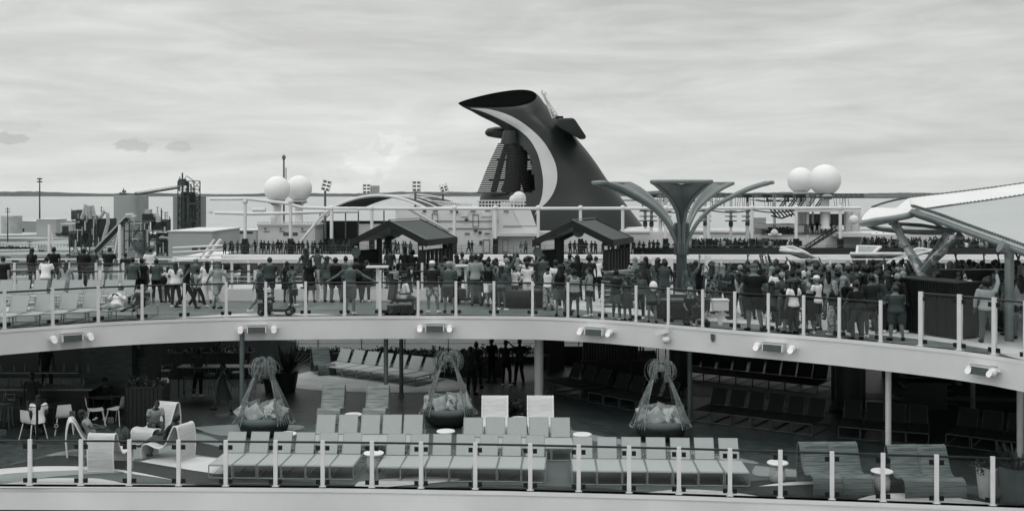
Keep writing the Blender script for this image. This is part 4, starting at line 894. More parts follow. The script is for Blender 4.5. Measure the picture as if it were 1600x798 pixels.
for k in range(4):
    mb = MB(); z = DZ-4.9-k*2.9
    for i in range(60): x = X0+2+i*2.6; mb.b2((x, YS-.26, z-1.4), (x+1.9, YS-.21, z))
    mb.build('window_row', M['hullglass'], r)
mb = MB()
for i in range(50): x = X0+i*3.2; mb.cyl((x, YS, DZ-3.6), (x, YS, DZ-1), .07, .07, 6)
mb.build('promenade_post', M['shipwhite'], r)
mb = MB()
for z in (-3.5, -3.1, -2.6): mb.tube([(X0-3, YS-.15, DZ+z), (X1, YS-.15, DZ+z)], .035, 5)
for i in range(90): x = X0-3+i*1.6; mb.cyl((x, YS-.15, DZ-3.6), (x, YS-.15, DZ-2.5), .03, .03, 5)
mb.build('promenade_railing', M['shipwhite'], r)
mb = MB()
for z in (.4, .75, 1.1): mb.tube([(X0+1, YS+.15, DZ+z), (X1, YS+.15, DZ+z)], .022, 4)
for i in range(100): x = X0+1+i*1.25; mb.cyl((x, YS+.15, DZ), (x, YS+.15, DZ+1.1), .022, .022, 4)
mb.build('deck_railing', M['greymetal'], r)
a = W(990, 398, YS); mb = MB(); mb.b2((a.x, YS+.1, DZ+.02), (X1, YS+.14, DZ+.85)); mb.build('dark_rail_glass', M['hullglass'], r)
# stern gangway/ladder structure at its left end
mb = MB(); mb.tube([W(322, 404, 128), W(345, 374, 128)], .22, 6); mb.tube([W(312, 404, 128), W(335, 374, 128)], .12, 6)
for py in (383, 390, 398, 404): mb.tube([W(270, py+4, 127.5), W(348, py, 127.5)], .1, 5)
mb.build('boarding_stair', M['shipwhite'], r)
mb = MB(); wbox(mb, 262, 345, 409, 424, YS+1, 14); mb.build('mooring_deck', M['greymetal'], r)
mb = MB(); wbox(mb, 268, 346, 404, 408.5, YS+.5, 16); wbox(mb, 268, 346, 424, 429, YS+.2, 16); mb.build('mooring_deck_edge', M['shipwhite'], r)
# white deck house with two radomes (left)
r = E('radome_deck_house', W(446, 398, 134), 'white deck house carrying the left pair of radomes', 'deck house')
mb = MB(); wbox(mb, 403, 492, 352, 398, 134, 6); wbox(mb, 401, 494, 350.5, 352.8, 133.8, 6.4); mb.build('house_wall', M['shipwhite'], r)
for a_, b_ in ((442.5, 451), (457, 465)): mb = MB(); wbox(mb, a_, b_, 363, 368, 133.93, .1); mb.build('window', M['hullglass'], r)
for a_ in (412, 436, 470): mb = MB(); wbox(mb, a_, a_+9, 361, 361.8, 133.9, .1); wbox(mb, a_+1, a_+3, 356, 358.5, 133.8, .15); mb.build('vent', M['pot'], r)
mb = MB(); wbox(mb, 488, 489, 366, 398, 133.9, .1); wbox(mb, 418, 424, 372, 396, 133.92, .06); mb.build('door', M['fascia'], r)
def radome(px, py, rp, Y, pyb, label, ped=4.2, grp='spherical radomes on the opposite ship'):
    s = Y/FPX; c = W(px, py, Y); zb = ZC-(pyb-HY)*s; R0 = rp*s; r = E('radome', (c.x, Y, zb), label, 'radome', grp); h = c.z-zb
    prof = [(R0*cos(a_), h+R0*sin(a_)) for a_ in [R(-62+152*i/14) for i in range(14)]]+[(.05, h+R0)]
    MB().lathe(prof, n=32).build('dome', M['radome'], r, smooth=60, local=True)
    MB().lathe([(R0*.6, h-R0*1.02), (R0*.6, h-R0*.88), (R0*.45, h-R0*.86)], n=24).build('base_ring', M['shipwhite'], r, smooth=40, local=True)
    MB().lathe([(ped*.17, 0), (ped*.13, .5), (ped*.12, h*.4), (ped*.13, h-R0*1.25), (ped*.26, h-R0*1.02)], n=18).build('pedestal', M['shipwhite'], r, smooth=40, local=True)
    MB().lathe([(R0*.66, h-R0*1.1), (R0*.66, h-R0*1.05)], n=20).build('service_ring', M['greymetal'], r, local=True)
    mb = MB(); mb.box((0, -R0*.64, h-R0*1.13), (.9, .5, .3)); mb.build('cable_box', M['pot'], r, local=True)
radome(433, 295.5, 20.3, 136, 352, 'white spherical radome on a flared pedestal above the left deck house, nearer of its pair')
radome(467, 294.5, 20.3, 141, 352, 'white spherical radome partly behind its twin, beside the arched glass roof')
radome(1289, 281.5, 24.6, 137, 357, 'largest white radome, nearer of the right pair')
radome(1251, 282, 20.5, 143, 352, 'white radome half hidden behind the largest one')
r = E('antenna_mast', W(443.5, 352, 138), 'thin antenna mast rising between the left radomes', 'mast'); mb = MB(); mb.cyl(W(443.5, 352, 138), W(443.5, 246, 138), .13, .11, 7); mb.ell(W(443.5, 246, 138), (.25, .25, .35), 8, 5); mb.build('pole', M['greymetal'], r)
mb = MB(); mb.cyl(W(447, 300, 138), W(447, 262, 138), .05, .05, 4)
for k in range(12): mb.box(W(445.3, 263+k*3, 138), (.3, .05, .05))
mb.build('ladder', M['greymetal'], r)
mb = MB()
for py in (346.5, 349): mb.tube([W(403, py, 134), W(492, py, 134)], .05, 4)
for k in range(19): mb.cyl(W(403+k*4.9, 352, 134), W(403+k*4.9, 346, 134), .045, .045, 4)
mb.tube([W(424, 352, 135), W(426, 340, 135), W(429, 338, 135)], .15, 5); mb.ell(W(427, 341, 135), (.4, .4, .6), 8, 5); mb.build('roof_railing', M['shipwhite'], bpy.data.objects['radome_deck_house'])
# long pipe pergola
r = E('pipe_pergola', W(800, 398, 131), 'long white pipe frame on posts with black feet running along the opposite ship', 'pergola')
for px, pt in ((383, 312), (391-1, 346), (454, 328), (518, 324), (581, 325), (710, 325), (774, 326), (841, 326), (907, 325), (973, 325), (1040, 325), (1107, 325), (1175, 325), (1244, 325), (1313, 325)):
    if px == 390: continue
    pt = {383: 347, 454: 311}.get(px, pt) if px != 454 else 313
    Y = 131; mb = MB(); mb.cyl(W(px, 373, Y), W(px, 325 if px > 500 else (312 if px == 454 else 314), Y), .2, .2, 8); mb.ell(W(px, 325 if px > 500 else 315, Y), (.34, .34, .34), 8, 6); po = mb.build('post', M['shipwhite'], r, smooth=50)
    mb = MB(); mb.box(W(px, 384, Y), (.62, .62, 1.75)); mb.box(W(px, 396.3, Y), (.5, .5, .2)); mb.build('post_foot', M['black'], po); 
mb = MB(); mb.tube([W(328, 311, 131), W(384, 310.5, 131), W(450, 318, 131), W(470, 324, 131), W(518, 325.5, 131), W(700, 326, 131), W(1345, 325, 131)], .19, 8); mb.build('top_pipe', M['shipwhite'], r, smooth=50)
mb = MB(); mb.tube([W(336, 332.5, 133), W(395, 334, 133), W(455, 333, 133), W(520, 330.5, 133), W(560, 330, 133)], .2, 8); mb.tube([W(395, 328, 136), W(415, 328, 136)], .25, 8); mb.tube([W(328, 334, 131), W(328, 330, 131)], .3, 6); mb.build('lower_pipe', M['shipwhite'], r, smooth=50)
mb = MB(); mb.tube([W(454, 398, 131.5), W(500, 340, 131.5), W(520, 326, 131.5)], .2, 6); mb.tube([W(478, 370, 140), W(506, 333, 140)], .2, 6); mb.tube([W(490, 355, 137), W(518, 331, 137)], .2, 6); mb.tube([W(636, 325, 131), W(700, 360, 134)], .2, 6); mb.build('diagonal_brace', M['shipwhite'], r, smooth=50)
# arched glass roof
r = E('arched_roof', W(605, 370, 145), 'arched dark-panelled roof over the sports court, behind the left cabana', 'roof')
def arc(x0, x1, y0, yt, Y, n=20, skew=0): return [W(lerp(x0, x1, i/n), y0-(y0-yt)*(1-(2*i/n-1)**2), Y) for i in range(n+1)]
A, B = arc(515, 668, 327, 305.5, 138), arc(560, 735, 327, 304.5, 165)
mb = MB(); mb.tube(A, .2, 7); mb.tube(B, .16, 7); C_ = [a_.lerp(b_, .5) for a_, b_ in zip(A, B)]; mb.tube(C_, .13, 6); D_ = [a_.lerp(b_, .25) for a_, b_ in zip(A, B)]; mb.tube(D_, .16, 6); mb.build('arch_tube', M['shipwhite'], r, smooth=50)
mb = MB()
for i in range(0, 20):
    if i in (11, 12, 13): continue
    mb.sheet([A[i], A[i+1]], [B[i], B[i+1]], (0, 0, -.1))
mb.build('roof_panel', M['darkplant'], r)
mb = MB(); 
for i in range(11): x = 500+i*20; mb.cyl(W(x, 372, 139), W(x, 329, 139), .09, .09, 5)
mb.build('wall_mullion', M['greymetal'], r); mb = MB(); wbox(mb, 498, 620, 345, 372, 141, .3); mb.build('court_wall', M['dark'], r)
mb = MB(); wbox(mb, 498, 560, 372, 397, 140, .3); mb.build('lower_wall', M['dark'], r)
mb = MB()
for i in range(24): x = 662+i*3.2; mb.cyl(W(x, 325-i*.0, 150), W(x, 313+i*.25, 150), .09, .09, 4)
mb.tube([W(662, 313, 150), W(738, 319, 150)], .1, 5); mb.tube([W(662, 319, 150), W(738, 322, 150)], .08, 5); mb.build('roof_railing', M['shipwhite'], r)
# floodlight masts
def flood(px, py0, pyb, Y, cols, rows_, label, tilt=0):
    r = E('floodlight_mast', W(px, pyb, Y), label, 'floodlight', 'floodlight masts on the opposite ship'); s = Y/FPX
    mb = MB(); mb.cyl(W(px, pyb, Y), W(px, py0+16, Y), .17, .14, 6); mb.build('mast_pole', M['greymetal'], r); c = W(px+2, py0+8, Y); m = Euler((0, R(tilt), 0)).to_matrix()
    mb = MB(); 
    for x in (-.5, .5): mb.box(c+m @ Vector((x, 0, 0)), (.08, .1, 1.35), m)
    for z in (-.6, 0, .6): mb.box(c+m @ Vector((0, 0, z)), (1.1, .1, .07), m)
    mb.build('lamp_frame', M['shipwhite'], r)
    for i in range(cols):
        for j in range(rows_): mb = MB(); mb.box(c+m @ Vector(((i-(cols-1)/2)*.5, -.1, (j-(rows_-1)/2)*.45)), (.34, .2, .25), m); mb.build('lamp', M['pot'], r)
flood(508, 282, 373, 136, 2, 3, 'tilted floodlight mast just right of the left radomes', 14); flood(571, 287, 310, 155, 2, 3, 'short floodlight mast above the arched roof, beside the distant tower')
flood(649, 283, 370, 140, 2, 3, 'floodlight mast at the middle of the arched roof'); flood(692, 287, 322, 155, 2, 2, 'short floodlight mast leaning the other way, nearest the funnel', -16)
mb = MB(); wbox(mb, 578, 591.5, 290, 304, 2600, 20)
for k in range(4): wbox(mb, 578.4+k*3.3, 580.2+k*3.3, 290.3, 303, 2596, 4)
tag(mb.build('distant_tower', mat('hazy_concrete', .4, .9, var=.05), loc=W(585, 304, 2600)), 'pale blocky tower far away across the water above the arched roof', 'tower')
# white superstructure block with doors, vents and the wedge ramp
r = E('superstructure_block', W(730, 398, 134), 'white machinery block with doors and vents left of the funnel', 'superstructure')
mb = MB(); wbox(mb, 618, 800, 325, 398, 134, 20); a_, b_ = W(800, 325, 134), W(836, 364, 134)
mb.add([a_, W(800, 398, 134), b_, W(836, 398, 134)]+[p+Vector((0, 20, 0)) for p in (a_, W(800, 398, 134), b_, W(836, 398, 134))], [(0, 1, 3, 2), (4, 6, 7, 5), (0, 2, 6, 4), (2, 3, 7, 6)]); wbox(mb, 560, 618, 350, 397, 140, 12); mb.build('block_wall', M['shipwhite'], r)
mb = MB(); mb.sheet([W(800, 325.2, 133.9), W(828, 325.2, 133.9)], [W(820, 364, 133.9), W(842, 364, 133.9)], (0, .5, 0)); mb.build('ramp_panel', M['membrane'], r)
mb = MB(); wbox(mb, 776, 842, 364, 369, 132.6, 1.4); wbox(mb, 769, 776, 325, 398, 133.2, .8); mb.build('canopy_ledge', M['shipwhite'], r)
for a_, b_, c_ in ((778, 836, 369), (716, 743, 366), (696, 709, 366)): mb = MB(); wbox(mb, a_, b_, c_, 398, 133.96, .1); mb.build('recessed_panel', M['fascia'], r)
for (a_, b_, c_, d_) in ((738.5, 748, 335, 354), (755, 765, 374, 395), (785, 794, 374, 394), (675, 684, 334, 353)): mb = MB(); wbox(mb, a_, b_, c_, c_+.7, 133.9, .1); wbox(mb, a_, a_+.6, c_, d_, 133.9, .1); wbox(mb, b_-.6, b_, c_, d_, 133.9, .1); wbox(mb, a_, b_, d_-.6, d_, 133.9, .1); mb.build('door', M['pot'], r)
mb = MB(); 
for (a_, b_, c_, d_) in ((720, 731, 331, 338), (752, 771, 331, 338)): wbox(mb, a_, b_, c_, d_, 133.85, .12)
mb.build('vent', M['fascia'], r)
mb = MB(); wbox(mb, 660, 779, 345, 345.8, 133.88, .1); wbox(mb, 786, 842, 353, 353.8, 133.88, .1); wbox(mb, 690, 776, 356.5, 357.3, 133.88, .1); wbox(mb, 749, 753.5, 376, 382, 133.85, .1); mb.build('service_pipe', M['pot'], r)
for a_ in (676, 703, 735, 758, 787, 726, 757): mb = MB(); py = 329 if a_ not in (726, 757) else 364; wbox(mb, a_, a_+8, py, py+1.3, 133.8, .15); mb.build('lamp', M['pot'], r)
for (a_, c_) in ((663, 329), (729, 343), (743, 360), (750, 363), (713, 331)): mb = MB(); mb.ell(W(a_, c_, 133.8), (.25, .2, .2), 6, 4); mb.build('camera', M['pot'], r)
mb = MB()
for i in range(15): x = 748+i*5; mb.cyl(W(x, 325, 134.5), W(x, 313.5, 134.5), .05, .05, 4)
for py in (313.5, 319): mb.tube([W(745, py, 134.5), W(822, py, 134.5)], .06, 5)
mb.build('roof_railing', M['shipwhite'], r)
mb = MB(); wbox(mb, 782, 799, 316, 325, 135, 2); wbox(mb, 801, 804, 312, 325, 135.4, .5); mb.ell(W(811, 310, 137), (.9, .8, .9), 10, 6); mb.ell(W(803, 312, 137), (.6, .6, .6), 8, 6); mb.build('roof_equipment', M['shipwhite'], r)
# ---------------------------------------------------------------- the funnel
YF = 148
pairs = [((741, 372), (1022, 376)), ((743, 345), (998, 345)), ((747, 323), (981, 323)), ((752, 302), (966, 303)), ((761, 278), (948, 280)), ((770, 255), (932, 256)), ((779, 236), (918, 237)), ((787, 219), (904, 220)), ((790, 208), (893, 206)),
         ((784, 199), (881, 192)), ((768, 189), (866, 178)), ((750, 180), (853, 166)), ((735, 172), (846, 157)), ((722, 166), (841, 152)), ((717, 162), (838, 150))]
hd = [7.6, 6.9, 6.3, 5.7, 5.1, 4.5, 4.1, 3.7, 3.5, 3.3, 3.1, 2.9, 2.7, 2.5, 2.3]; ti = [0, 0, 0, 0, 0, 0, .1, .25, .5, .8, 1.1, 1.35, 1.45, 1.35, 1.15]
def interp_rings(k):
    P = []
    L_, R_ = smoothpts([(a[0], a[1], 0) for a, b in pairs], k), smoothpts([(b[0], b[1], 0) for a, b in pairs], k); H_ = smoothpts([(h, t, 0) for h, t in zip(hd, ti)], k)
    return list(zip(L_, R_, H_))
NR = 160; rings = []
for i, (a_, b_, h) in enumerate(interp_rings(14)):
    A, B = W(a_.x, a_.y, YF), W(b_.x, b_.y, YF); c = (A+B)/2; u = (B-A)/2; v = Vector((0, h.x, h.y)); ring = []
    for j in range(NR):
        t = 2*pi*j/NR; cu, sv = cos(t), sin(t); ex = .92; sk = 1+.5*cu*min(1, max(0, (i/14-8)/5))
        ring.append(c+u*(abs(cu)**ex*(1 if cu > 0 else -1))+v*(sk*abs(sv)*(1 if sv > 0 else -1)))
    rings.append(ring)
r = E('funnel', W(880, 376, YF), 'huge dark winged funnel with a pale crescent stripe', 'funnel')
full = MB(); full.loft(rings, cap=False); bvh = BVHTree.FromPolygons([Vector(p) for p in full.v], full.f)
CO = Vector((0, 0, ZC))
def onf(px, py, lift=.08):
    d = (W(px, py, YF)-CO).normalized(); h = bvh.ray_cast(CO, d)
    return None if h[0] is None else h[0]-d*lift
def inpoly(x, y, P):
    c = False; j = len(P)-1
    for i in range(len(P)):
        if (P[i][1] > y) != (P[j][1] > y) and x < (P[j][0]-P[i][0])*(y-P[i][1])/(P[j][1]-P[i][1])+P[i][0]: c = not c
        j = i
    return c
LV = [(784, 223), (806, 223), (820, 232), (828, 244), (830, 262), (834, 280), (834, 301), (745, 302), (752, 285), (762, 262), (772, 240)]
def px_of(p): return CX+p.x/p.y*FPX, HY-(p.z-ZC)/p.y*FPX
fs = []
for f in full.f:
    c = sum((Vector(full.v[i]) for i in f), Vector())/len(f); x, y = px_of(c)
    if 223.5 < y < 301.5 and x < interp([(223, 807), (232, 820), (244, 828), (262, 831), (280, 834), (302, 834)], y): continue
    fs.append(f)
full.f = fs; full.mi = [0]*len(fs); full.build('funnel_shell', M['funnel'], r, smooth=45)
top = rings[-1]; c = sum(top, Vector())/len(top); mb = MB(); up = Vector((0, -.25, .35))
lip = [p+up*.2 for p in top]; mb.add([p for p in top]+[c+(p-c)*.99-Vector((0, -.02, .02)) for p in top], [(i, (i+1) % NR, NR+(i+1) % NR, NR+i) for i in range(NR)]); mb.add([c+(p-c)*.99-Vector((0, -.02, .02)) for p in top], [tuple(range(NR))]); mb.build('exhaust_recess', M['matt_black'], r)  # flat near-black cap without shine closing the funnel top
mb = MB(); mb.tube(top, .07, 6, closed=True); mb.build('top_rim', M['matt_black'], r, smooth=60)
for k in range(5): q = c+(top[0]-c)*(-.45+.25*k)+Vector((0, .1, -.05)); mb = MB(); q += Vector((0, .6, -.35)); mb.cyl(q, q+Vector((0, -.5, .35)), .3, .3, 10); mb.build('exhaust_pipe', M['matt_black'], r, smooth=40)
# crescent stripe laid on the shell
out = smoothpts([(735, 169, 0), (762, 170.5, 0), (790, 178, 0), (812, 189, 0), (832, 204, 0), (848, 220, 0), (861, 240, 0), (869, 260, 0), (870.5, 280, 0), (866, 298, 0), (857, 313, 0), (845, 325, 0), (835, 337, 0)], 5)
inn = smoothpts([(735, 169.5, 0), (752, 174, 0), (772, 182, 0), (792, 192, 0), (812, 204, 0), (828, 219, 0), (839, 238, 0), (845, 258, 0), (848.5, 280, 0), (848, 298, 0), (845, 313, 0), (839, 327, 0), (835, 338, 0)], 5)
rows = []
for q in range(9):
    row = [onf(*(o_.lerp(i_, q/8)).xy) for o_, i_ in zip(out, inn)]; rows.append(row)
mb = MB()
vid = {}; vs = []
for i, row in enumerate(rows):
    for j, p in enumerate(row):
        if p is not None: vid[i, j] = len(vs); vs.append(p)
mb.add(vs, [(vid[i, j], vid[i, j+1], vid[i+1, j+1], vid[i+1, j]) for i in range(8) for j in range(len(out)-1) if all(k in vid for k in ((i, j), (i, j+1), (i+1, j+1), (i+1, j)))]); mb.build('crescent_stripe', M['stripe'], r, smooth=60)
# louvres: one bar every ~3.3 px, following the outline of the opening
mb = MB(); y = 225
while y < 302:
    xl = interp([(223, 783), (240, 775), (262, 765), (285, 756), (302, 749)], y)-3.5; xr = interp([(223, 808), (232, 820), (244, 828), (262, 831), (280, 834), (302, 834)], y)
    pts = [W(lerp(xl, xr, i/10), y, YF-2.2-2.6*sin(pi*(.1+.8*i/10))) for i in range(11)]; mb.tube(pts, .1, 5); y += 2.9
mb.build('louvre', M['black'], r)
mb = MB()
for (x0, y0, x1, y1, w_) in ((771, 300, 784, 250, .7), (784, 250, 792, 226, .6), (800, 300, 806, 226, 1.9), (789, 300, 802, 270, 1.1), (826, 300, 815, 262, 1.1), (815, 262, 816, 236, 1.3), (830, 265, 832, 300, .8), (764, 281, 832, 281, .35), (776, 250, 829, 250, .35)):
    mb.cyl(W(x0, y0, YF), W(x1, y1, YF+.5), w_*.6, w_*.6, 6)
mb.build('inner_strut', M['darkplant'], r)
mb = MB(); wbox(mb, 794, 805, 262, 276, YF-.5, 3); mb.build('inner_casing', M['darkplant'], r)
# side pods (rear wing tips)
def blobloft(name, secs, m='funnel'):
    mb = MB(); mb.loft([[W(x, y, Y)+Vector((a_*0, b_*cos(2*pi*j/16), c_*sin(2*pi*j/16)))+Vector((d_*sin(2*pi*j/16), 0, 0)) for j in range(16)] for x, y, Y, b_, c_, d_ in secs for a_ in (0,)]); return mb.build(name, M[m], r, smooth=60)
blobloft('side_fin', [(758, 207.5, 150, .3, .2, 0), (762, 207, 150, 1.0, .55, 0), (775, 207, 150, 1.6, .78, 0), (790, 208, 150, 1.8, .85, 0), (810, 210, 150, 1.8, .9, 0)])
mb = MB(); P = [(872, 185), (894, 184.3), (898, 186), (916, 213), (914.5, 217.5), (906, 218), (885, 206), (868, 196)]
Pn = [W(x, y, 142) for x, y in P]; Pf = [W(x, y, 147) for x, y in P]; k = len(P); mb.add(Pn+Pf, [tuple(range(k)), tuple(reversed(range(k, 2*k)))]+[(i, (i+1) % k, k+(i+1) % k, k+i) for i in range(k)]); fo = mb.build('side_fin', M['funnel'], r); bv = fo.modifiers.new('round', 'BEVEL'); bv.width = .9; bv.segments = 4; fo.data.shade_smooth()
mb = MB(); mb.lathe([(1.25, -.2), (.8, 1.6)], tuple(W(796, 223, YF-3.0)), 16); mb.build('collar', M['funnel'], r, smooth=50)
mb = MB(); b0, b1 = W(874, 184, 144), W(847, 144, 144); mb.tube([b0, b1], .08, 4); mb.tube([b0+Vector((-.9, 0, -.1)), b1], .08, 4); mb.tube([b0+Vector((-.4, .6, 0)), b1], .08, 4)
for k in range(9): q = k/9; mb.tube([b0.lerp(b1, q), (b0+Vector((-.9, 0, -.1))).lerp(b1, q+.05), (b0+Vector((-.4, .6, 0))).lerp(b1, q+.1)], .05, 4)
mb.box(b1, (.3, .3, .5)); mb.box(b0.lerp(b1, .85)+Vector((.1, 0, .3)), (.3, .3, .4)); mb.build('lattice_mast', M['shipwhite'], r)
mb = MB(); mb.box(b0, (1, 1, .35)); mb.build('mast_foot', M['black'], r); mb = MB(); wbox(mb, 913, 931, 341, 352, YF-7.5, .2); mb.build('hatch', M['black'], r)
r2 = E('machinery_casing', W(900, 398, 134), 'white machinery casing around the foot of the funnel', 'superstructure')
mb = MB(); wbox(mb, 842, 1062, 362.5, 398, 136, 16); wbox(mb, 985, 1020, 357, 363, 138, 12); mb.build('casing_wall', M['shipwhite'], r2); mb = MB(); wbox(mb, 992, 1000, 374, 396, 135.9, .1); mb.build('door', M['fascia'], r2); mb = MB(); wbox(mb, 870, 880, 374, 396, 135.9, .1); mb.build('door', M['fascia'], r2)
mb = MB(); mb.tube([W(975, 362, 135), W(1015, 362, 135)], .35, 8); mb.build('pipe', M['membrane'], r2)
# ropes course
r = E('ropes_course', W(1170, 398, 138), 'ropes course of white posts, dark platforms and many thin cables above the far pool deck', 'ropes course')
mb = MB(); rn = random.Random(5)
for px in (1008, 1018, 1032, 1040, 1102, 1142, 1168, 1210, 1262): mb.cyl(W(px, 397, 137), W(px, 305, 137), .28 if px in (1032, 1102, 1168) else .16, .2, 8)
mb.build('post', M['shipwhite'], r)
mb = MB()
for Y in (136, 142):
    for py in (303.5, 307.5): mb.tube([W(1000, py, Y), W(1350, py, Y)], .11, 5)
for i in range(44): x = 1000+i*8; mb.cyl(W(x, 303.5, 136), W(x+4, 307.5, 136), .06, .06, 4)
mb.build('overhead_truss', M['pot'], r)
mb = MB()
for x in (1018, 1085, 1168, 1199, 1232, 1252): wbox(mb, x-6, x+7, 305, 308.5, 135.5, 1.5); wbox(mb, x-1, x+1, 308, 316, 135.7, .3)
mb.build('trolley', M['dark'], r)
mb = MB()
for i in range(70): x = rn.uniform(1002, 1325); mb.cyl(W(x, 308, 138), W(x+rn.uniform(-3, 3), 325, 138), .035, .035, 3)
for i in range(12): x = rn.uniform(1000, 1260); mb.tube([W(x, 312, 137), W(x+20, 315, 137), W(x+40, 312, 137)], .05, 3)
for a_, b_ in ((1000, 1107), (1107, 1175), (1175, 1244)): mb.tube([W(lerp(a_, b_, q/6), 328+4*sin(pi*q/6), 136) for q in range(7)], .08, 4)
mb.build('cable', M['pot'], r)
mb = MB()
for x in (1008, 1018, 1040, 1102, 1142, 1168):
    for py in (330, 338, 345): mb.lathe([(.75, -.06), (.75, .06)], tuple(W(x, py, 137)), 10)
    mb.ell(W(x, 350, 137), (.3, .3, .5), 6, 5)
mb.build('climbing_hold', M['pot'], r)
for k in range(5):
    mb = MB()
    for o_ in (0, 4): mb.tube([W(1216+k*14+o_, 326, 136), W(1228+k*14+o_, 309, 140)], .12, 4)
    mb.build('inclined_ladder', M['dark'], r)
mb = MB()
for k in range(6): mb.tube([W(1203+k*6, 327, 135), W(1213+k*6, 338, 137)], .12, 4)
mb.tube([W(1205, 337, 136), W(1222, 341, 136), W(1240, 334, 136)], .1, 4); mb.build('net_bridge', M['dark'], r)
# pool deck structure at right
r = E('pool_deck_house', W(1270, 398, 134), 'white terraced superstructure with stairs and glass balustrade left of the big fabric canopy', 'superstructure')
mb = MB(); wbox(mb, 1196, 1600, 366, 397.5, 137, 12); wbox(mb, 1190, 1196, 357, 397, 137, 4); wbox(mb, 1310, 1362, 364, 370, 133.5, 8); mb.build('terrace_wall', M['shipwhite'], r)
mb = MB(); wbox(mb, 1198, 1231, 374, 396, 136.9, .2); wbox(mb, 1246, 1253, 376, 384, 136.9, .15); mb.build('dark_opening', M['black'], r)
mb = MB(); wbox(mb, 1197, 1312, 350, 366, 136.8, .06); wbox(mb, 1175, 1197, 340, 366, 136.8, .06); mb.build('glass_balustrade', M['shipglass'], r)
mb = MB(); wbox(mb, 1240, 1345, 328, 331, 136, 8); wbox(mb, 1320, 1345, 331, 366, 141, .4); wbox(mb, 1200, 1240, 349, 351, 139, 6)
for x in (1245, 1258, 1270, 1283, 1296, 1313, 1322, 1332, 1343): mb.cyl(W(x, 366, 140), W(x, 330, 140), .14, .14, 5)
mb.build('upper_gallery', M['shipwhite'], r)
mb = MB(); wbox(mb, 1246, 1345, 334, 352, 146, .3); mb.build('gallery_window', M['hullglass'], r)
mb = MB()
for k in range(14): x = 1260+k*3.4; wbox(mb, x, x+4, 388-k*2.1, 390-k*2.1, 133, 1.2)
mb.build('stair_flight', M['greymetal'], r)
mb = MB(); mb.tube([W(1257, 385, 132.9), W(1308, 352, 132.9)], .09, 5); mb.tube([W(1257, 390, 132.9), W(1308, 358, 132.9)], .05, 5)
for k in range(8): x = 1260+k*6.5; mb.cyl(W(x, 392-k*4.2, 132.9), W(x, 383-k*4.2, 132.9), .05, .05, 4)
mb.build('stair_rail', M['dark'], r)
mb = MB(); wbox(mb, 1352, 1600, 362, 366, 150, 3); wbox(mb, 1352, 1420, 346, 350, 150, 3); mb.build('far_gallery', M['shipwhite'], r)
mb = MB(); wbox(mb, 1190, 1202, 372, 388, 136.7, .2); mb.build('screen_frame', M['pot'], r)
mb = MB(); wbox(mb, 1065, 1196, 361, 366, 144, 3); mb.tube([W(1060, 361, 144), W(1190, 363, 144)], .4, 8); mb.build('white_beam', M['membrane'], r)
r = E('parasol', W(1101, 397, 138), 'white parasol over the far pool deck beside the petal-shaped canopy column', 'parasol'); s = 138/FPX
MB().lathe([(.1, 0), (.1, 1.9)], n=8).build('pole', M['white'], r, local=True); MB().lathe([(1.25, 1.85), (1.22, 1.92), (.5, 2.3), (.05, 2.5)], n=8).build('parasol_canopy', M['membrane'], r, local=True)
mb = MB(); mb.ell(W(1210, 364, 136), (.5, .5, .5), 10, 6); mb.tube([W(1200, 367, 136), W(1221, 367, 136)], .2, 6); tag(mb.build('satellite_dome', M['shipwhite'], loc=W(1210, 366, 136)), 'small white satellite dome on the terrace edge', 'dome')
mb = MB(); mb.ell(W(1334, 343, 130), (.6, .6, .55), 10, 6); tag(mb.build('satellite_dome', M['shipwhite'], loc=W(1334, 343, 130)), 'small white dome just left of the fabric canopy tip', 'dome')
for px in (1210, 1228): mb = MB(); scatter_leaves(mb, W(px, 361, 138), (1.2, 1.2, .5), 160, .25, 1.5); tag(mb.build('terrace_bush', M['leaf'], loc=W(px, 366, 138)), 'dark bush behind the glass balustrade, %s the satellite dome' % ('right above' if px == 1210 else 'farther from'), 'bush')

# ================================================================ the port at left
def gb(px): return px
PL_ = 'port machinery'
r = E('concrete_silo', W(205, 400, 600), 'broad pale concrete silo with gear on its roof', 'silo'); s = 600/FPX
c = W(205, HY, 600); hz = ZC-(306-HY)*s; mb = MB(); mb.lathe([(9.1, GZ), (9.1, hz), (8.9, hz+.3), (0.2, hz+.4)], (c.x, 600, 0), 36); mb.build('silo_wall', M['concrete'], r, smooth=40)
mb = MB()
for x, h in ((188, 6), (193, 12), (197, 3), (210, 4), (212, 6)): mb.cyl(W(x, 306, 597), W(x, 306-h, 597), .25, .25, 5)
mb.box(W(192, 303, 597), (3.2, 2, 1.4)); mb.box(W(194, 299, 597), (1.8, 1.5, 1)); mb.tube([W(180, 303.5, 594), W(230, 303.5, 594)], .12, 4); mb.build('roof_gear', M['rust'], r)
r = E('twin_silo', W(297, 400, 560), 'paired pale silos wrapped by the steel tower', 'silo'); s = 560/FPX; hz = ZC-(306-HY)*s
for k, (px, rr) in enumerate(((284, 4.4), (309, 4.2))): c = W(px, HY, 566); mb = MB(); mb.lathe([(rr, GZ), (rr, hz), (.1, hz+.3)], (c.x, 566, 0), 28); mb.build('silo_wall', M['concrete'], r, smooth=40)
r = E('steel_tower', W(295, 360, 556), 'tall lattice steel elevator tower with platforms and ladders', 'tower')
mb = MB(); Y0 = 556
for x in (278, 292, 303, 312.5):
    for y in (0, 5): mb.cyl(W(x, 400, Y0+y), W(x, 283, Y0+y), .28, .28, 4)
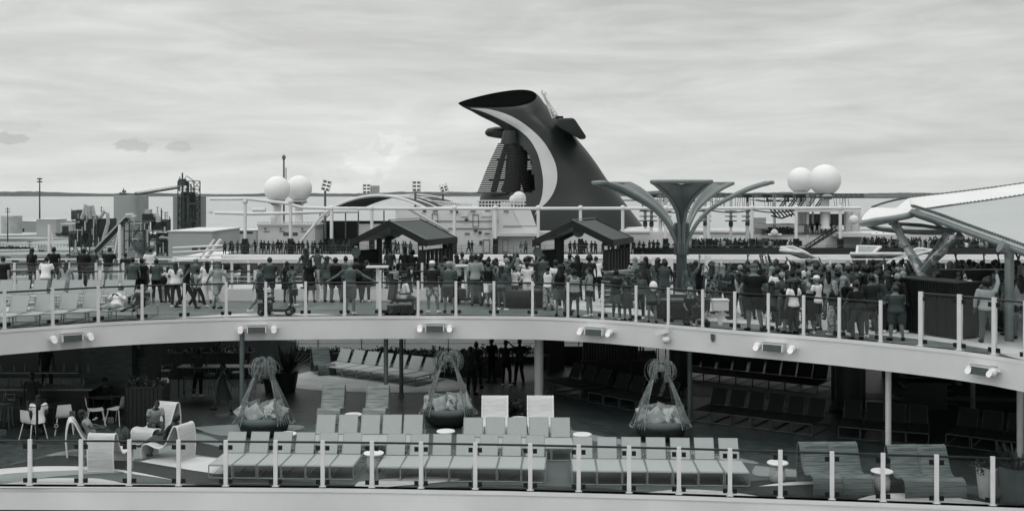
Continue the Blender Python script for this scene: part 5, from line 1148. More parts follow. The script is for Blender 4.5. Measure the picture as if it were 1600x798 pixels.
for k in range(9):
    py = 283+k*13
    for y in (0, 5): mb.tube([W(278, py, Y0+y), W(312.5, py, Y0+y)], .2, 4)
    for a_, b_ in ((278, 292), (292, 303), (303, 312.5)): mb.tube([W(a_, py, Y0), W(b_, py+13, Y0)], .14, 4); mb.tube([W(b_, py, Y0+5), W(a_, py+13, Y0+5)], .14, 4)
mb.build('lattice', M['darkplant'], r)
mb = MB(); mb.cyl(W(285, 300, Y0-1), W(285, 270, Y0-1), .5, .4, 6); mb.cyl(W(281, 298, Y0-1), W(281, 276, Y0-1), .25, .25, 5); mb.box(W(285, 285, Y0-1), (3.5, 2, 3.5)); mb.tube([W(303, 283, Y0), W(292, 275, Y0), W(285, 283, Y0)], .2, 4); mb.cyl(W(294, 360, Y0-1), W(294, 284, Y0-1), .6, .6, 8); mb.cyl(W(297, 356, Y0-1), W(297, 345, Y0-1), 1, 1, 8); mb.cyl(W(286, 352, Y0-2), W(286, 283, Y0-2), .3, .3, 6); mb.build('elevator_pipe', M['rust'], r)
mb = MB(); wbox(mb, 283, 303, 300, 357, Y0+2, 3); mb.build('elevator_casing', M['darkplant'], r)
r = E('conveyor_bridge', W(252, 300, 580), 'thin covered conveyor bridge between the silo roof and the steel tower', 'conveyor')
mb = MB(); mb.sheet([W(213, 302, 590), W(280, 291.5, 560)], [W(213, 305.5, 590), W(280, 294.5, 560)], (0, 2, 0)); mb.tube([W(213, 300.5, 590), W(280, 290, 560)], .12, 4)
for k in range(14): q = k/13; mb.tube([W(213, 300.5, 590).lerp(W(280, 290, 560), q), W(213, 304, 590).lerp(W(280, 293, 560), q)], .09, 3)
mb.build('bridge_truss', M['rust'], r)
# dark hopper building with ducts
YH = 455; s = YH/FPX
r = E('hopper_building', W(140, 400, YH), 'dark hopper building on lattice legs with ducts on its roof, left of the silo', 'industrial building')
mb = MB(); wbox(mb, 118, 166, 342, 365, YH, 12); mb.build('hopper_body', M['darkplant'], r); mb = MB(); wbox(mb, 107, 150, 364, 386, YH+2, 10); mb.build('lower_body', M['darkplant'], r)
mb = MB(); wbox(mb, 111, 126, 328, 343, YH+1, 7); mb.build('roof_cabin', M['rust'], r)
mb = MB(); mb.tube([W(128, 342, YH), W(131, 334, YH), W(135, 320, YH), W(138, 322, YH), W(136, 336, YH)], 1.0, 8); mb.tube([W(141, 342, YH), W(140, 322, YH), W(144, 322, YH), W(147, 336, YH)], .8, 8); mb.tube([W(150, 342, YH), W(158, 338, YH), W(163, 330, YH), W(168, 334, YH), W(169, 348, YH), W(161, 375, YH)], .8, 8); wbox(mb, 128, 150, 337, 343, YH+2, 5); mb.build('duct', M['cream'], r)
mb = MB()
for x in (109, 127, 140, 150, 160): mb.cyl(W(x, 403, YH), W(x, 364, YH), .3, .3, 4)
for a_, b_ in ((109, 127), (127, 140), (140, 160)): mb.tube([W(a_, 400, YH), W(b_, 370, YH)], .2, 4); mb.tube([W(b_, 400, YH), W(a_, 370, YH)], .2, 4)
mb.cyl(W(151, 400, YH-1), W(151, 336, YH-1), .3, .3, 5); mb.build('lattice_leg', M['rust'], r)
r = E('inclined_conveyor', W(170, 375, 430), 'long belt conveyor slanting up to the small hopper tower', 'conveyor')
mb = MB(); mb.sheet([W(146, 391, 430), W(196, 339, 430)], [W(150, 397, 430), W(201, 344, 430)], (0, 3, 0)); mb.build('conveyor_housing', M['darkplant'], r)
mb = MB(); mb.tube([W(147, 390, 429.5), W(197, 337.5, 429.5)], .35, 5); mb.tube([W(152, 397, 429.5), W(202, 345, 429.5)], .22, 5); mb.tube([W(197, 337, 430), W(205, 336, 430), W(211, 341, 430)], 1.1, 6); mb.build('conveyor_edge', M['cream'], r)
r = E('hopper_tower', W(215, 400, 425), 'small hopper tower holding a pale drum in front of the broad silo', 'tower'); Y0 = 425
mb = MB(); c = W(217, HY, Y0+4); z = lambda py: ZC-(py-HY)/FPX*(Y0+4)
mb.lathe([(3.6, z(375)), (3.6, z(349)), (.2, z(347.5))], (c.x, c.y, 0), 20); mb.build('drum', M['concrete'], r, smooth=40); mb = MB(); mb.lathe([(.8, z(396)), (3.0, z(383)), (3.2, z(376))], (c.x, c.y, 0), 18); mb.build('cone', M['concrete'], r, smooth=40)
mb = MB()
for x in (194, 202, 225, 233, 246, 262):
    for y in (0, 7): mb.cyl(W(x, 400, Y0+y), W(x, 347 if x < 240 else 343, Y0+y), .3, .3, 4)
for py in (347, 361, 376, 390):
    for y in (0, 7): mb.tube([W(194, py, Y0+y), W(262, py-2, Y0+y)], .25, 4)
for a_, b_, p0, p1 in ((202, 225, 376, 347), (225, 233, 347, 376), (233, 246, 376, 347), (246, 262, 347, 376), (246, 262, 376, 400), (233, 246, 400, 376), (202, 225, 376, 400)): mb.tube([W(a_, p0, Y0), W(b_, p1, Y0)], .2, 4)
for x in (240, 246, 252, 258, 265): mb.cyl(W(x, 350, Y0+3), W(x, 325+abs(x-252), Y0+3), .18, .18, 4)
mb.build('steel_frame', M['rust'], r)
mb = MB(); wbox(mb, 222, 242, 334, 345, Y0+1, 5); wbox(mb, 236, 262, 343, 362, Y0+3, 4); wbox(mb, 244, 264, 364, 396, Y0+4, 3); mb.build('machine_house', M['darkplant'], r); mb = MB(); wbox(mb, 226, 234, 327, 334, Y0+2, 3); mb.tube([W(242, 334, Y0), W(247, 340, Y0), W(248, 347, Y0)], 1, 6); mb.build('vent_hood', M['cream'], r)
mb = MB(); wbox(mb, 196, 233, 384, 412, Y0+6, 8); mb.build('base_house', M['shed'], r)
# buildings
def shed(px0, px1, py0, py1, Y, d, label, name='warehouse', roof='shipwhite', doors=()):
    a_, b_ = W(px0, py0, Y), W(px1, py1, Y); r = E(name, ((a_.x+b_.x)/2, Y, b_.z), label, 'building')
    mb = MB(); mb.b2((a_.x, Y, min(GZ, b_.z)), (b_.x, Y+d, a_.z)); mb.build('wall', M['shed'], r)
    mb = MB(); h = (b_.x-a_.x)*.03; mb.b2((a_.x-.4, Y-.4, a_.z), (b_.x+.4, Y+d+.4, a_.z+.35)); mb.build('roof', M[roof], r)
    for q0, q1, y0, y1 in doors: mb = MB(); wbox(mb, q0, q1, y0, y1, Y-.15, .1); mb.build('door', M['darkplant'], r)
    return r
shed(263, 332, 362, 402, 400, 40, 'pale box-shaped warehouse with a flat roof beside the opposite ship', doors=((300, 309, 387, 393), (313, 322, 387, 393)))
shed(322, 400, 360, 366, 690, 20, 'long low pale quay building behind the pipe frame', doors=((330, 395, 362, 365),)); shed(94, 113, 350, 364, 840, 12, 'small pale shed with a dark door by the shore', doors=((97, 107, 353, 363),))
shed(34, 96, 346, 363, 900, 25, 'long pale building by the water next to the round tank', doors=((20+15, 38, 357, 362),)); shed(57, 88, 343, 352, 860, 20, 'white flat-roofed building rising behind the long pale one')
c = W(18, HY, 880); s = 880/FPX; mb = MB(); mb.lathe([(8, GZ), (8, ZC-(337-HY)*s), (.3, ZC-(336-HY)*s)], (c.x, 880, 0), 28); tag(mb.build('storage_tank', M['cream'], loc=(c.x, 880, GZ), smooth=40), 'round white storage tank on the shore at the far left', 'tank')
def pole(px, py0, py1, Y, rr, label, lights=False, name='utility_pole'):
    r = E(name, W(px, py1, Y), label, 'pole'); mb = MB(); mb.cyl(W(px, py1, Y), W(px, py0, Y), rr*1.2, rr*.8, 6); mb.build('pole_shaft', M['rust'], r)
    mb = MB()
    if lights:
        for q in (280, 284.5): mb.box(W(px, q, Y), (2.4, .3, .3)); [mb.box(W(px+dx_, q-.6, Y), (.6, .6, .7)) for dx_ in (-3, -1.2, 1.2, 3)]
        mb.build('lamp_cluster', M['darkplant'], r)
    else:
        for q in (py0+3, py0+7): mb.box(W(px, q, Y), (2.2, .2, .25))
        mb.build('crossarm', M['rust'], r)
pole(62, 278, 342, 640, .42, 'tall floodlight pole standing against the water at the left', True, 'floodlight_pole'); pole(12, 324, 378, 480, .25, 'wooden utility pole at the far left edge'); pole(158.5, 322, 345, 700, .25, 'utility pole rising behind the hopper building'); pole(46.5, 375, 393, 450, .12, 'short thin post on the open port ground'); pole(115, 358, 388, 440, .15, 'thin lamp post in front of the hopper building')
pole(246, 322, 350, 720, .2, 'first of three thin poles between the two silos'); pole(253, 328, 350, 720, .2, 'middle of three thin poles between the two silos'); pole(261, 330, 350, 720, .2, 'last of three thin poles, next to the steel tower')
for k, (px0, px1, Y, hp, l) in enumerate(((-10, 45, 640, 4, 'low scrub on the open ground below the storage tank'), (60, 105, 520, 4, 'scrub patches between the short post and the hopper building'), (-10, 60, 440, 3, 'rough dark growth along the fence at the far left'), (330, 350, 470, 7, 'dark shrubs at the corner of the pale warehouse'), (115, 180, 800, 9, 'tree clumps on the shore behind the hopper building'))): treebelt(px0, px1, Y, hp, l, 20+k)
for px, Y, l in ((30, 520, 'pale truck parked on open ground at the far left'), (84, 470, 'dark container truck parked beside the white mast'), (70, 610, 'small pale van on the port road below the floodlight pole')):
    c = W(px, HY, Y); r = E('parked_truck', (c.x, Y, GZ), l, 'truck'); mt = M['darkplant' if 'dark' in l else 'shed']
    MB().box((0, 0, 2.2), (7, 2.5, 2.8)).build('cargo_box', mt, r, local=True); mb = MB(); mb.box((4.7, 0, 1.7), (2, 2.4, 2.3)); mb.box((5.3, 0, 2.2), (1, 2.2, .8)); mb.build('cab', M['shed'], r, local=True)
    for x in (-2.5, -1.2, 4.6): mb = MB(); mb.tube([(x, -1.25, .5), (x, 1.25, .5)], .5, 10); mb.build('wheel', M['black'], r, local=True)
rg = random.Random(4)
for nm, (q0, q1, p0, p1, Y) in (('hopper_building', (108, 168, 326, 398, 453)), ('hopper_tower', (194, 264, 336, 398, 423)), ('steel_tower', (278, 312, 285, 358, 554))):
    r = bpy.data.objects[nm]; mb = MB()
    for k in range(26):
        x = rg.uniform(q0, q1); y = rg.uniform(p0, p1); dx_ = rg.choice((0, 0, rg.uniform(-16, 16))); dy_ = rg.uniform(6, 22) if dx_ == 0 else rg.uniform(-6, 6); x2 = min(q1, max(q0, x+dx_)); y2 = min(p1+4, y+dy_)
        mb.tube([W(x, y, Y), W(x2, y, Y) if dx_ else W(x, (y+y2)/2, Y), W(x2, y2, Y)], rg.choice((.15, .2, .35)), 5)
    mb.build('pipework', M['cream' if nm != 'steel_tower' else 'rust'], r)
    for k in range(5): mb = MB(); x = rg.uniform(q0, q1-8); y = rg.uniform(p0+5, p1); wbox(mb, x, x+rg.uniform(4, 9), y, y+.8, Y-.5, 2); wbox(mb, x, x+.5, y-3.5, y, Y-.5, .2); mb.build('platform', M['rust'], r)
# low fence line and scattered vehicles on the port ground
r = E('port_fence', W(60, 395, 500), 'thin chain fence across the open port ground', 'fence'); mb = MB()
for k in range(30): x = -20+k*5; mb.cyl(W(x, 386, 600), W(x, 381, 600), .12, .12, 4)
mb.tube([W(-20, 382, 600), W(130, 382, 600)], .08, 3); mb.build('fence_wire', M['rust'], r)
# ================================================================ people
def V3(*a): return Vector(a)
SH = .185
def mirror(p): return V3(-p[0], p[1], p[2])
# pose: arms = (elbow, wrist) for each side, legs = (knee, ankle) for each side, lean (deg, forward +), hip height
ARM = dict(down=((.26, -.02, 1.16), (.27, .05, .92)), rail=((.27, .12, 1.17), (.2, .36, 1.06)), phone=((.2, .24, 1.28), (.09, .32, 1.5)), up=((.27, .1, 1.62), (.25, .18, 1.87)),
           chest=((.25, .06, 1.16), (.08, .24, 1.2)), hip=((.37, -.06, 1.2), (.2, .06, 1.02)), spread=((.42, .05, 1.24), (.66, .16, 1.1)), fold=((.25, .08, 1.17), (-.06, .22, 1.2)),
           fwd=((.24, .2, 1.24), (.2, .42, 1.3)), swing=((.24, .14, 1.18), (.22, .3, 1.02)), swingb=((.25, -.16, 1.18), (.26, -.2, .95)), brow=((.3, .2, 1.42), (.1, .14, 1.62)), lap=((.24, .08, 1.18), (.12, .3, 1.04)), head=((.38, -.02, 1.6), (.12, -.06, 1.68)))
LEG = dict(st=((.1, .02, .5), (.11, 0, .08)), wide=((.14, .02, .5), (.19, 0, .08)), bent=((.13, .12, .52), (.17, .02, .08)), step=((.1, .2, .53), (.1, .33, .09)), back=((.1, -.06, .5), (.1, -.36, .14)),
           sit=((.12, .42, .5), (.13, .46, .08)), recl=((.12, .44, .46), (.15, .86, .42)), cross=((.02, .44, .5), (-.05, .75, .3)))
POSE = {  # name: armL, armR, legL, legR, lean, hip drop, head yaw
 'stand': ('down', 'down', 'st', 'bent', 0, 0, 10), 'rail': ('rail', 'rail', 'bent', 'st', 12, .01, 0), 'phone': ('phone', 'phone', 'st', 'bent', -2, 0, 0), 'wave': ('down', 'up', 'st', 'wide', 0, 0, 20),
 'walk': ('swing', 'swingb', 'back', 'step', 3, .02, 0), 'spread': ('spread', 'spread', 'st', 'st', 6, 0, 0), 'hips': ('hip', 'hip', 'wide', 'bent', 0, 0, -15), 'chest': ('chest', 'chest', 'st', 'wide', 2, 0, 15),
 'fold': ('fold', 'fold', 'wide', 'st', 0, 0, -20), 'brow': ('down', 'brow', 'st', 'bent', 0, 0, 10), 'armsup': ('up', 'up', 'st', 'bent', -3, 0, 0), 'hand': ('hip', 'down', 'bent', 'st', 0, 0, 30), 'point': ('rail', 'fwd', 'st', 'bent', 4, 0, -25),
 'sit': ('lap', 'lap', 'sit', 'sit', 6, .43, 10), 'lounge': ('chest', 'chest', 'recl', 'recl', -38, .5, 0), 'slump': ('lap', 'lap', 'sit', 'cross', -22, .5, -10), 'sitfwd': ('swing', 'lap', 'sit', 'sit', 26, .46, -20)}
def remesh(mb, vox, smooth=4, dec=None):
    me = mb.mesh('tmp'); o = bpy.data.objects.new('tmp', me); COL.objects.link(o)
    m = o.modifiers.new('r', 'REMESH'); m.mode = 'VOXEL'; m.voxel_size = vox
    if smooth: m = o.modifiers.new('s', 'SMOOTH'); m.factor = .5; m.iterations = smooth
    if dec: m = o.modifiers.new('d', 'DECIMATE'); m.ratio = dec
    dg = bpy.context.evaluated_depsgraph_get(); out = bpy.data.meshes.new_from_object(o.evaluated_get(dg)); bpy.data.objects.remove(o); bpy.data.meshes.remove(me); return out
TOR = [(.84, .10, .10, 0), (.88, .155, .115, 0), (.95, .172, .122, 0), (1.03, .155, .108, .005), (1.12, .142, .098, .008), (1.22, .158, .108, .005), (1.32, .172, .112, 0), (1.39, .165, .098, -.005), (1.44, .125, .075, -.01), (1.475, .065, .06, -.01)]
class Fig:
    def __init__(s, pose):
        al, ar, ll, lr, lean, drop, yaw = POSE[pose]; s.pose = pose; s.drop = drop
        hip = V3(0, 0, .95); m = Matrix.Rotation(R(-lean), 3, 'X')
        s.U = lambda p: hip+m @ (Vector(p)-hip)-V3(0, 0, drop)       # upper body
        s.sit = drop > .3
        if s.sit and lean > -30: s.low = lambda p: Vector(p)
        else: s.low = lambda p: Vector(p)
        s.arms = []
        for sd, a in ((-1, al), (1, ar)):
            e, w_ = ARM[a]; s.arms.append([s.U((sd*SH, 0, 1.40)), s.U((sd*e[0], e[1], e[2])), s.U((sd*w_[0], w_[1], w_[2]))])
        s.legs = []
        for sd, l in ((-1, ll), (1, lr)):
            k, a = LEG[l]; s.legs.append([V3(sd*.09, 0, .9-drop), V3(sd*k[0], k[1], k[2]), V3(sd*a[0], a[1], a[2])])
        hm = m @ Matrix.Rotation(R(yaw), 3, 'Z'); s.hm = hm; s.hc = s.U((0, .015, 1.61)); s.H = lambda p: s.hc+hm @ Vector(p)
        s.m = m
    def torso(s, infl=0, z0=.8, z1=1.5, n=18, flare=None):
        mb = []; 
        for z, rx, ry, y in TOR:
            if z < z0-1e-6 or z > z1: continue
            k = infl+(flare(z) if flare else 0); mb.append([s.U((( rx+k)*cos(2*pi*j/n), y+(ry+k)*sin(2*pi*j/n), z)) for j in range(n)])
        return mb
    def body(s):
        mb = MB(); mb.loft(s.torso())
        mb.tube([s.U((0, -.01, 1.42)), s.U((0, .005, 1.56))], [.06, .052], 10)
        mb.ell(s.H((0, 0, .005)), (.076, .094, .118), 14, 10, s.hm); mb.ell(s.H((0, .03, -.05)), (.056, .07, .07), 12, 8, s.hm); mb.ell(s.H((0, .098, -.008)), (.014, .02, .028), 6, 4, s.hm)
        for sd in (-1, 1): mb.ell(s.H((sd*.078, -.005, 0)), (.013, .022, .034), 6, 4, s.hm)
        for a in s.arms:
            mb.tube([a[0].lerp(a[1], q) for q in (0, .3, .7, 1)], [.05, .048, .04, .036], 10); mb.ell(a[0], (.056, .055, .055), 10, 6); mb.ell(a[1], (.037,)*3, 8, 6); mb.tube([a[1], a[1].lerp(a[2], .3), a[2]], [.036, .038, .025], 10)
            d = (a[2]-a[1]).normalized(); mb.tube([a[2]-d*.01, a[2]+d*.05, a[2]+d*.09], [.025, .036, .03], 8)
        for l in s.legs:
            d = (l[1]-l[0]); mb.ell(l[0], (.09, .095, .09), 12, 8); mb.tube([l[0].lerp(l[1], q) for q in (0, .4, .85, 1)], [.088, .08, .058, .055], 12); mb.ell(l[1], (.056,)*3, 10, 6)
            mb.tube([l[1].lerp(l[2], q) for q in (0, .3, .7, 1)], [.053, .058, .042, .036], 10); f = s.foot(l); mb.ell(l[2]+f*.06-V3(0, 0, .035), (.042, .12, .036), 10, 6, Matrix.Rotation(math.atan2(-f.x, f.y), 3, 'Z')); mb.ell(l[2], (.037,)*3, 8, 6)
        me = remesh(mb, .017, 3); me.materials.append(None)
        bm = bmesh.new(); bm.from_mesh(me); add = MB()
        for i, a in enumerate(s.arms):                                   # five fingers on each palm
            d = (a[2]-a[1]).normalized(); sd = -1 if i == 0 else 1; side = d.cross(V3(0, 0, 1)); side = side.normalized() if side.length > .2 else V3(0, 1, 0)
            nrm = side.cross(d).normalized(); p0 = a[2]+d*.085
            for k, (o_, ln) in enumerate(((-.027, .06), (-.009, .075), (.009, .07), (.026, .052))):
                b_ = p0+side*o_; add.tube([b_, b_+d*ln*.55-nrm*.006, b_+d*ln*.9-nrm*.03], [.0095, .0085, .006], 5)
            b_ = a[2]+d*.03+side*.03; add.tube([b_, b_+side*.03+d*.025, b_+side*.035+d*.055-nrm*.01], [.012, .01, .007], 5)
        for sd in (-1, 1): add.m = 1; add.ell(s.H((sd*.03, .088, .018)), (.012, .008, .007), 6, 4, s.hm)
        add.ell(s.H((0, .09, -.052)), (.024, .008, .005), 6, 4, s.hm)
        m2 = add.mesh('t2'); bm.from_mesh(m2); bm.to_mesh(me); bm.free(); me.shade_smooth(); return me
    def foot(s, l):
        d = l[2]-l[1]; f = V3(d.x*.2+(.25 if l[2].x > 0 else -.25), 1, 0); return f.normalized()
    def sleeve(s, mb, frac, r0=.068, r1=.062):
        for a in s.arms:
            mb.ell(a[0], (.068,)*3, 12, 8)
            if frac <= 1: mb.tube([a[0], a[0].lerp(a[1], frac*.5), a[0].lerp(a[1], frac)], [r0, r1+.004, r1], 12)
            else: mb.tube([a[0], a[1]], [r0, .054], 12); mb.ell(a[1], (.054,)*3, 10, 6); mb.tube([a[1], a[1].lerp(a[2], min(1, frac-1))], [.053, .042], 12)
    def top(s, kind):
        mb = MB(); z0 = .88
        if kind == 'tank': mb.loft(s.torso(.014, .88, 1.40)); [mb.tube([s.U((sd*.1, -.08, 1.38)), s.U((sd*.1, -.03, 1.46)), s.U((sd*.1, .06, 1.42))], .03, 8) for sd in (-1, 1)]
        else: mb.loft(s.torso(.016, .88, 1.45, flare=lambda z: .018*max(0, (1.2-z)/.3) if z < 1.2 else 0)); s.sleeve(mb, .62 if kind == 'tee' else 1.9)
        me = remesh(mb, .019, 3); me.shade_smooth(); return me
    def dress(s, kind):
        mb = MB(); mb.loft(s.torso(.016, 1.0, 1.43)); n = 20; hem = .48 if kind == 'dress' else .18
        if s.sit: mb.loft(s.torso(.02, .84, 1.2)); [mb.tube([l[0], l[1]], [.12, .1], 12) for l in s.legs]
        else:
            rings = []; 
            for k in range(8):
                q = k/7; z = lerp(1.05, hem, q); fx = .16+.1*q+.02*sin(q*6); cx_ = sum(l[1].x for l in s.legs)/2*q; cy_ = sum(l[1].y for l in s.legs)/2*q; b_ = s.U((0, 0, z)) if z > .95 else V3(0, 0, z-s.drop)
                sp = abs(s.legs[0][1].y-s.legs[1][1].y)*.4*q; rings.append([b_+V3(cx_+(fx+.012*cos(5*j*2*pi/n+k))*cos(2*pi*j/n), cy_+(fx*.78+sp+.012*sin(4*j*2*pi/n))*sin(2*pi*j/n), 0) for j in range(n)])
            mb.loft(rings)
        s.sleeve(mb, .45); me = remesh(mb, .02, 3); me.shade_smooth(); return me
    def bottom(s, kind):
        mb = MB(); mb.loft(s.torso(.014, .84, 1.0))
        for l in s.legs:
            mb.ell(l[0], (.108, .11, .1), 12, 8)
            if kind == 'shorts': mb.tube([l[0], l[0].lerp(l[1], .5), l[0].lerp(l[1], .88)], [.104, .098, .09], 14)
            elif kind == 'short': mb.tube([l[0], l[0].lerp(l[1], .42)], [.102, .098], 14)
            elif kind == 'skirt': mb.tube([l[0], l[0].lerp(l[1], .85)], [.12, .15], 14)
            elif kind == 'loose': mb.tube([l[0], l[1]], [.108, .098], 14); mb.ell(l[1], (.098,)*3, 10, 6); mb.tube([l[1], l[1].lerp(l[2], .9)], [.098, .105], 14)
            else: mb.tube([l[0], l[1]], [.102, .074], 14); mb.ell(l[1], (.074,)*3, 10, 6); mb.tube([l[1], l[1].lerp(l[2], .92)], [.073, .058], 14)
        me = remesh(mb, .019, 3); me.shade_smooth(); return me
    def shoes(s):
        mb = MB()
        for l in s.legs:
            f = s.foot(l); m = Matrix.Rotation(math.atan2(-f.x, f.y), 3, 'Z'); mb.ell(l[2]+f*.065-V3(0, 0, .04), (.05, .135, .04), 12, 6, m); mb.tube([l[2]-V3(0, 0, .03), l[2]+V3(0, 0, .02)], [.05, .044], 10)
        me = mb.mesh('shoes'); me.shade_smooth(); return me
    def hair(s, kind):
        mb = MB(); H = s.H; rn = random.Random(hash(kind) % 97)
        if kind in ('short', 'cap', 'long', 'pony', 'bun', 'bald', 'hat', 'veil'):
            g = 0 if kind != 'long' else .012
            mb.ell(H((0, -.022, .03)), (.086+g, .098+g, .106), 14, 10, s.hm)
        if kind == 'afro': mb.ell(H((0, -.03, .035)), (.135, .13, .13), 16, 10, s.hm)
        if kind in ('long', 'veil'): mb.loft([[H((rx*cos(2*pi*j/12), y+ry*sin(2*pi*j/12), z)) for j in range(12)] for z, rx, ry, y in ((.05, .085, .07, -.04), (-.06, .098, .06, -.055), (-.16, .105, .05, -.08), (-.28, .085, .035, -.11), (-.36, .05, .02, -.12))])
        if kind == 'pony': mb.tube([H((0, -.11, .06)), H((0, -.16, .03)), H((0, -.15, -.1)), H((0, -.13, -.2))], [.03, .035, .028, .01], 8)
        if kind == 'bun': mb.ell(H((0, -.07, .13)), (.045,)*3, 10, 6, s.hm)
        for f in range(len(mb.v)):
            v = Vector(mb.v[f]); mb.v[f] = tuple(v+V3(rn.uniform(-1, 1), rn.uniform(-1, 1), rn.uniform(-1, 1))*(.006 if kind != 'afro' else .014))
        me = mb.mesh('hair'); me.shade_smooth(); return me
    def cap(s, kind):
        mb = MB(); H = s.H; n = 16
        def ring(rx, ry, z, y=-.01): return [H((rx*cos(2*pi*j/n), y+ry*sin(2*pi*j/n), z)) for j in range(n)]
        mb.loft([ring(.096, .112, .035), ring(.094, .108, .08), ring(.075, .088, .125), ring(.03, .035, .148)])
        if kind == 'hat': mb.loft([ring(.16, .175, .03), ring(.1, .115, .052), ring(.1, .115, .04), ring(.16, .175, .02)])
        else: mb.loft([[H((.07*cos(a)*1.0, .08+.1*sin(a), z)) for a in [pi*k/8 for k in range(9)]] for z in (.04, .052)])
        me = mb.mesh('cap'); me.shade_smooth(); return me
FIG = {}; MESH = {}
def fig(p):
    if p not in FIG: FIG[p] = Fig(p)
    return FIG[p]
def gm(pose, fn, kind=None):
    k = (pose, fn, kind)
    if k not in MESH:
        f = fig(pose); me = getattr(f, fn)(kind) if kind else getattr(f, fn)(); MESH[k] = me
        if fn != 'body' and not me.materials: me.materials.append(None)
        if fn == 'body' and len(me.materials) < 2: me.materials.append(None)
    return MESH[k]
SK = {'l': M['skinL'], 'm': M['skinM'], 'd': M['skinD']}; HC = {'k': M['hairK'], 'b': M['hairB'], 'g': M['hairG'], 'y': M['hairY']}
def setm(o, i, m): o.material_slots[i].link = 'OBJECT'; o.material_slots[i].material = m
NP = 0
def person(x, y, z, h, rot, pose, look, label, group=None, wide=1.0):
    """look: 'top bottom hair skin' such as 'teeG shortsD shortk l' (+ cap colour)"""
    global NP; NP += 1
    t = look.split(); b = bpy.data.objects.new('person', gm(pose, 'body')); COL.objects.link(b); setm(b, 0, SK[t[3]]); setm(b, 1, M['eye'])
    s = h/1.735 if not fig(pose).sit else h/1.735
    b.location = (x, y, z); b.rotation_euler = (0, 0, R(rot)); b.scale = (s*wide, s*wide, s); tag(b, label, 'person', group)
    def ch(name, me, m):
        o = bpy.data.objects.new(name, me); COL.objects.link(o); o.parent = b; setm(o, 0, m); return o
    tk, tcl = t[0][:-1], t[0][-1]
    if tk in ('dress', 'gown'): ch('dress', gm(pose, 'dress', tk), CL[tcl])
    else:
        ch('shirt', gm(pose, 'top', tk), CL[tcl]); ch({'long': 'trousers', 'loose': 'trousers', 'skirt': 'skirt'}.get(t[1][:-1], 'shorts'), gm(pose, 'bottom', t[1][:-1]), CL[t[1][-1]])
    hk, hc = t[2][:-1], t[2][-1]
    ch('hair', gm(pose, 'hair', hk), HC[hc]) if hk != 'bald' else None
    ch('shoes', gm(pose, 'shoes'), CL['K' if NP % 3 else 'W'])
    if len(t) > 4: ch('cap' if t[4][:-1] == 'cap' else 'hat', gm(pose, 'cap', t[4][:-1]), CL[t[4][-1]])
    return b
def udp(px, yh, yf, rot, pose, look, label, wide=1.0, h=1.7, group=None):
    """a person on the upper deck from head-top and feet rows (yf None: height h assumed)"""
    if yf is not None:
        Y = (ZC-UD)*FPX/(yf-HY); h = (yf-yh)*Y/FPX
    else:
        Y = (ZC-UD-h)*FPX/(yh-HY)
    Ym = edgeY(px)+.42
    if Y < Ym: Y = Ym; 
    h = ZC-UD-(yh-HY)*Y/FPX
    if pose in ('wave', 'armsup', 'phone', 'stand', 'rail'): pass
    h = max(1.25, min(1.95, h)); 
    if 40.0 < Y < 45.6 and (px-CX)/FPX*Y < OX+.4: Y = 39.95 if Y < 42.6 else 45.7
    if 46.8 < Y < 52: Y = 46.8
    return person((px-CX)/FPX*Y, Y, UD, h, rot, pose, look, label, group, wide)
P_ = []
def U(*a, **k): udp(*a, **k)
go = 'people leaning at the outer rail'
U(3, 397, None, 10, 'rail', 'teeK shortsD shortk l', 'person in a black shirt at the outer rail, cut by the picture edge', group=go)
U(50, 391, None, -20, 'stand', 'teeK longK longk m', 'long-haired person in black at the outer rail, left of the man in a white shirt', group=go)
U(71, 394, None, 5, 'rail', 'teeW shortsL shortk l', 'man in a white shirt leaning on the outer rail beside a black-shirted man', group=go)
U(84, 386, None, 0, 'stand', 'teeK shortsD shortk m', 'tall man in a black shirt standing behind the man in white at the outer rail', 1.1, group=go)
U(102, 402, None, 5, 'rail', 'dressL longL longb l', 'small person in pale clothes at the outer rail near the slanting stay', h=1.5, group=go)
U(129, 390, None, 0, 'rail', 'teeK longK shortk d', 'man in black at the outer rail, left of the grey-haired man', 1.1, group=go)
U(143, 387, None, 15, 'rail', 'teeM shortsM shortg l', 'grey-haired man in a grey shirt at the outer rail', group=go)
U(169, 386, None, -5, 'rail', 'teeK shortsL shortk l', 'man in a black shirt and pale shorts at the outer rail', 1.12, group=go)
U(196, 400, None, 0, 'stand', 'teeD longD shortk m', 'dark figure at the outer rail behind the white mast', h=1.5, group=go)
U(234, 387, None, 30, 'wave', 'teeW longK shortk l', 'man in a white shirt raising one arm at the outer rail', group=go)
U(207, 402, 474, 20, 'stand', 'teeG longK shortk l', 'young man in a grey shirt and black trousers beside the reclining people')
U(221, 403, 473, 0, 'stand', 'teeK longK shortk m', 'man all in black between the grey shirt and the strap bag')
bagp = U(244, 404, 472, 5, 'chest', 'teeG longK shortk m', 'man in a grey shirt with a dark bag on a diagonal strap')
U(262, 415, 470, 60, 'phone', 'teeW longK longk l', 'girl in white holding a phone beside the man with the strap bag')
U(274, 409, None, 20, 'chest', 'teeW longD longb l', 'woman in a white blouse close to the walking group', h=1.6)
U(291, 409, 483, -60, 'walk', 'tankK longK longk m', 'woman in a black top walking with a friend who talks to her')
U(305, 402, 472, -20, 'chest', 'teeG shortsG shortg l capW', 'man in a white cap inside the walking group')
U(308, 418, 481, -40, 'walk', 'teeR longK bunk m', 'woman in a dotted blouse and black trousers in the walking group')
U(323, 408, 474, 30, 'phone', 'longW looseW longk l', 'woman dressed all in white with dark hair')
U(340, 408, 484, 50, 'walk', 'teeL shortsL shortg l capG', 'man in pale shirt and shorts with a cap, walking to the left', 1.05)
U(405, 412, 490, -75, 'walk', 'teeG shortK shortk l', 'person in a grey shirt and black shorts striding behind the mobility scooter')
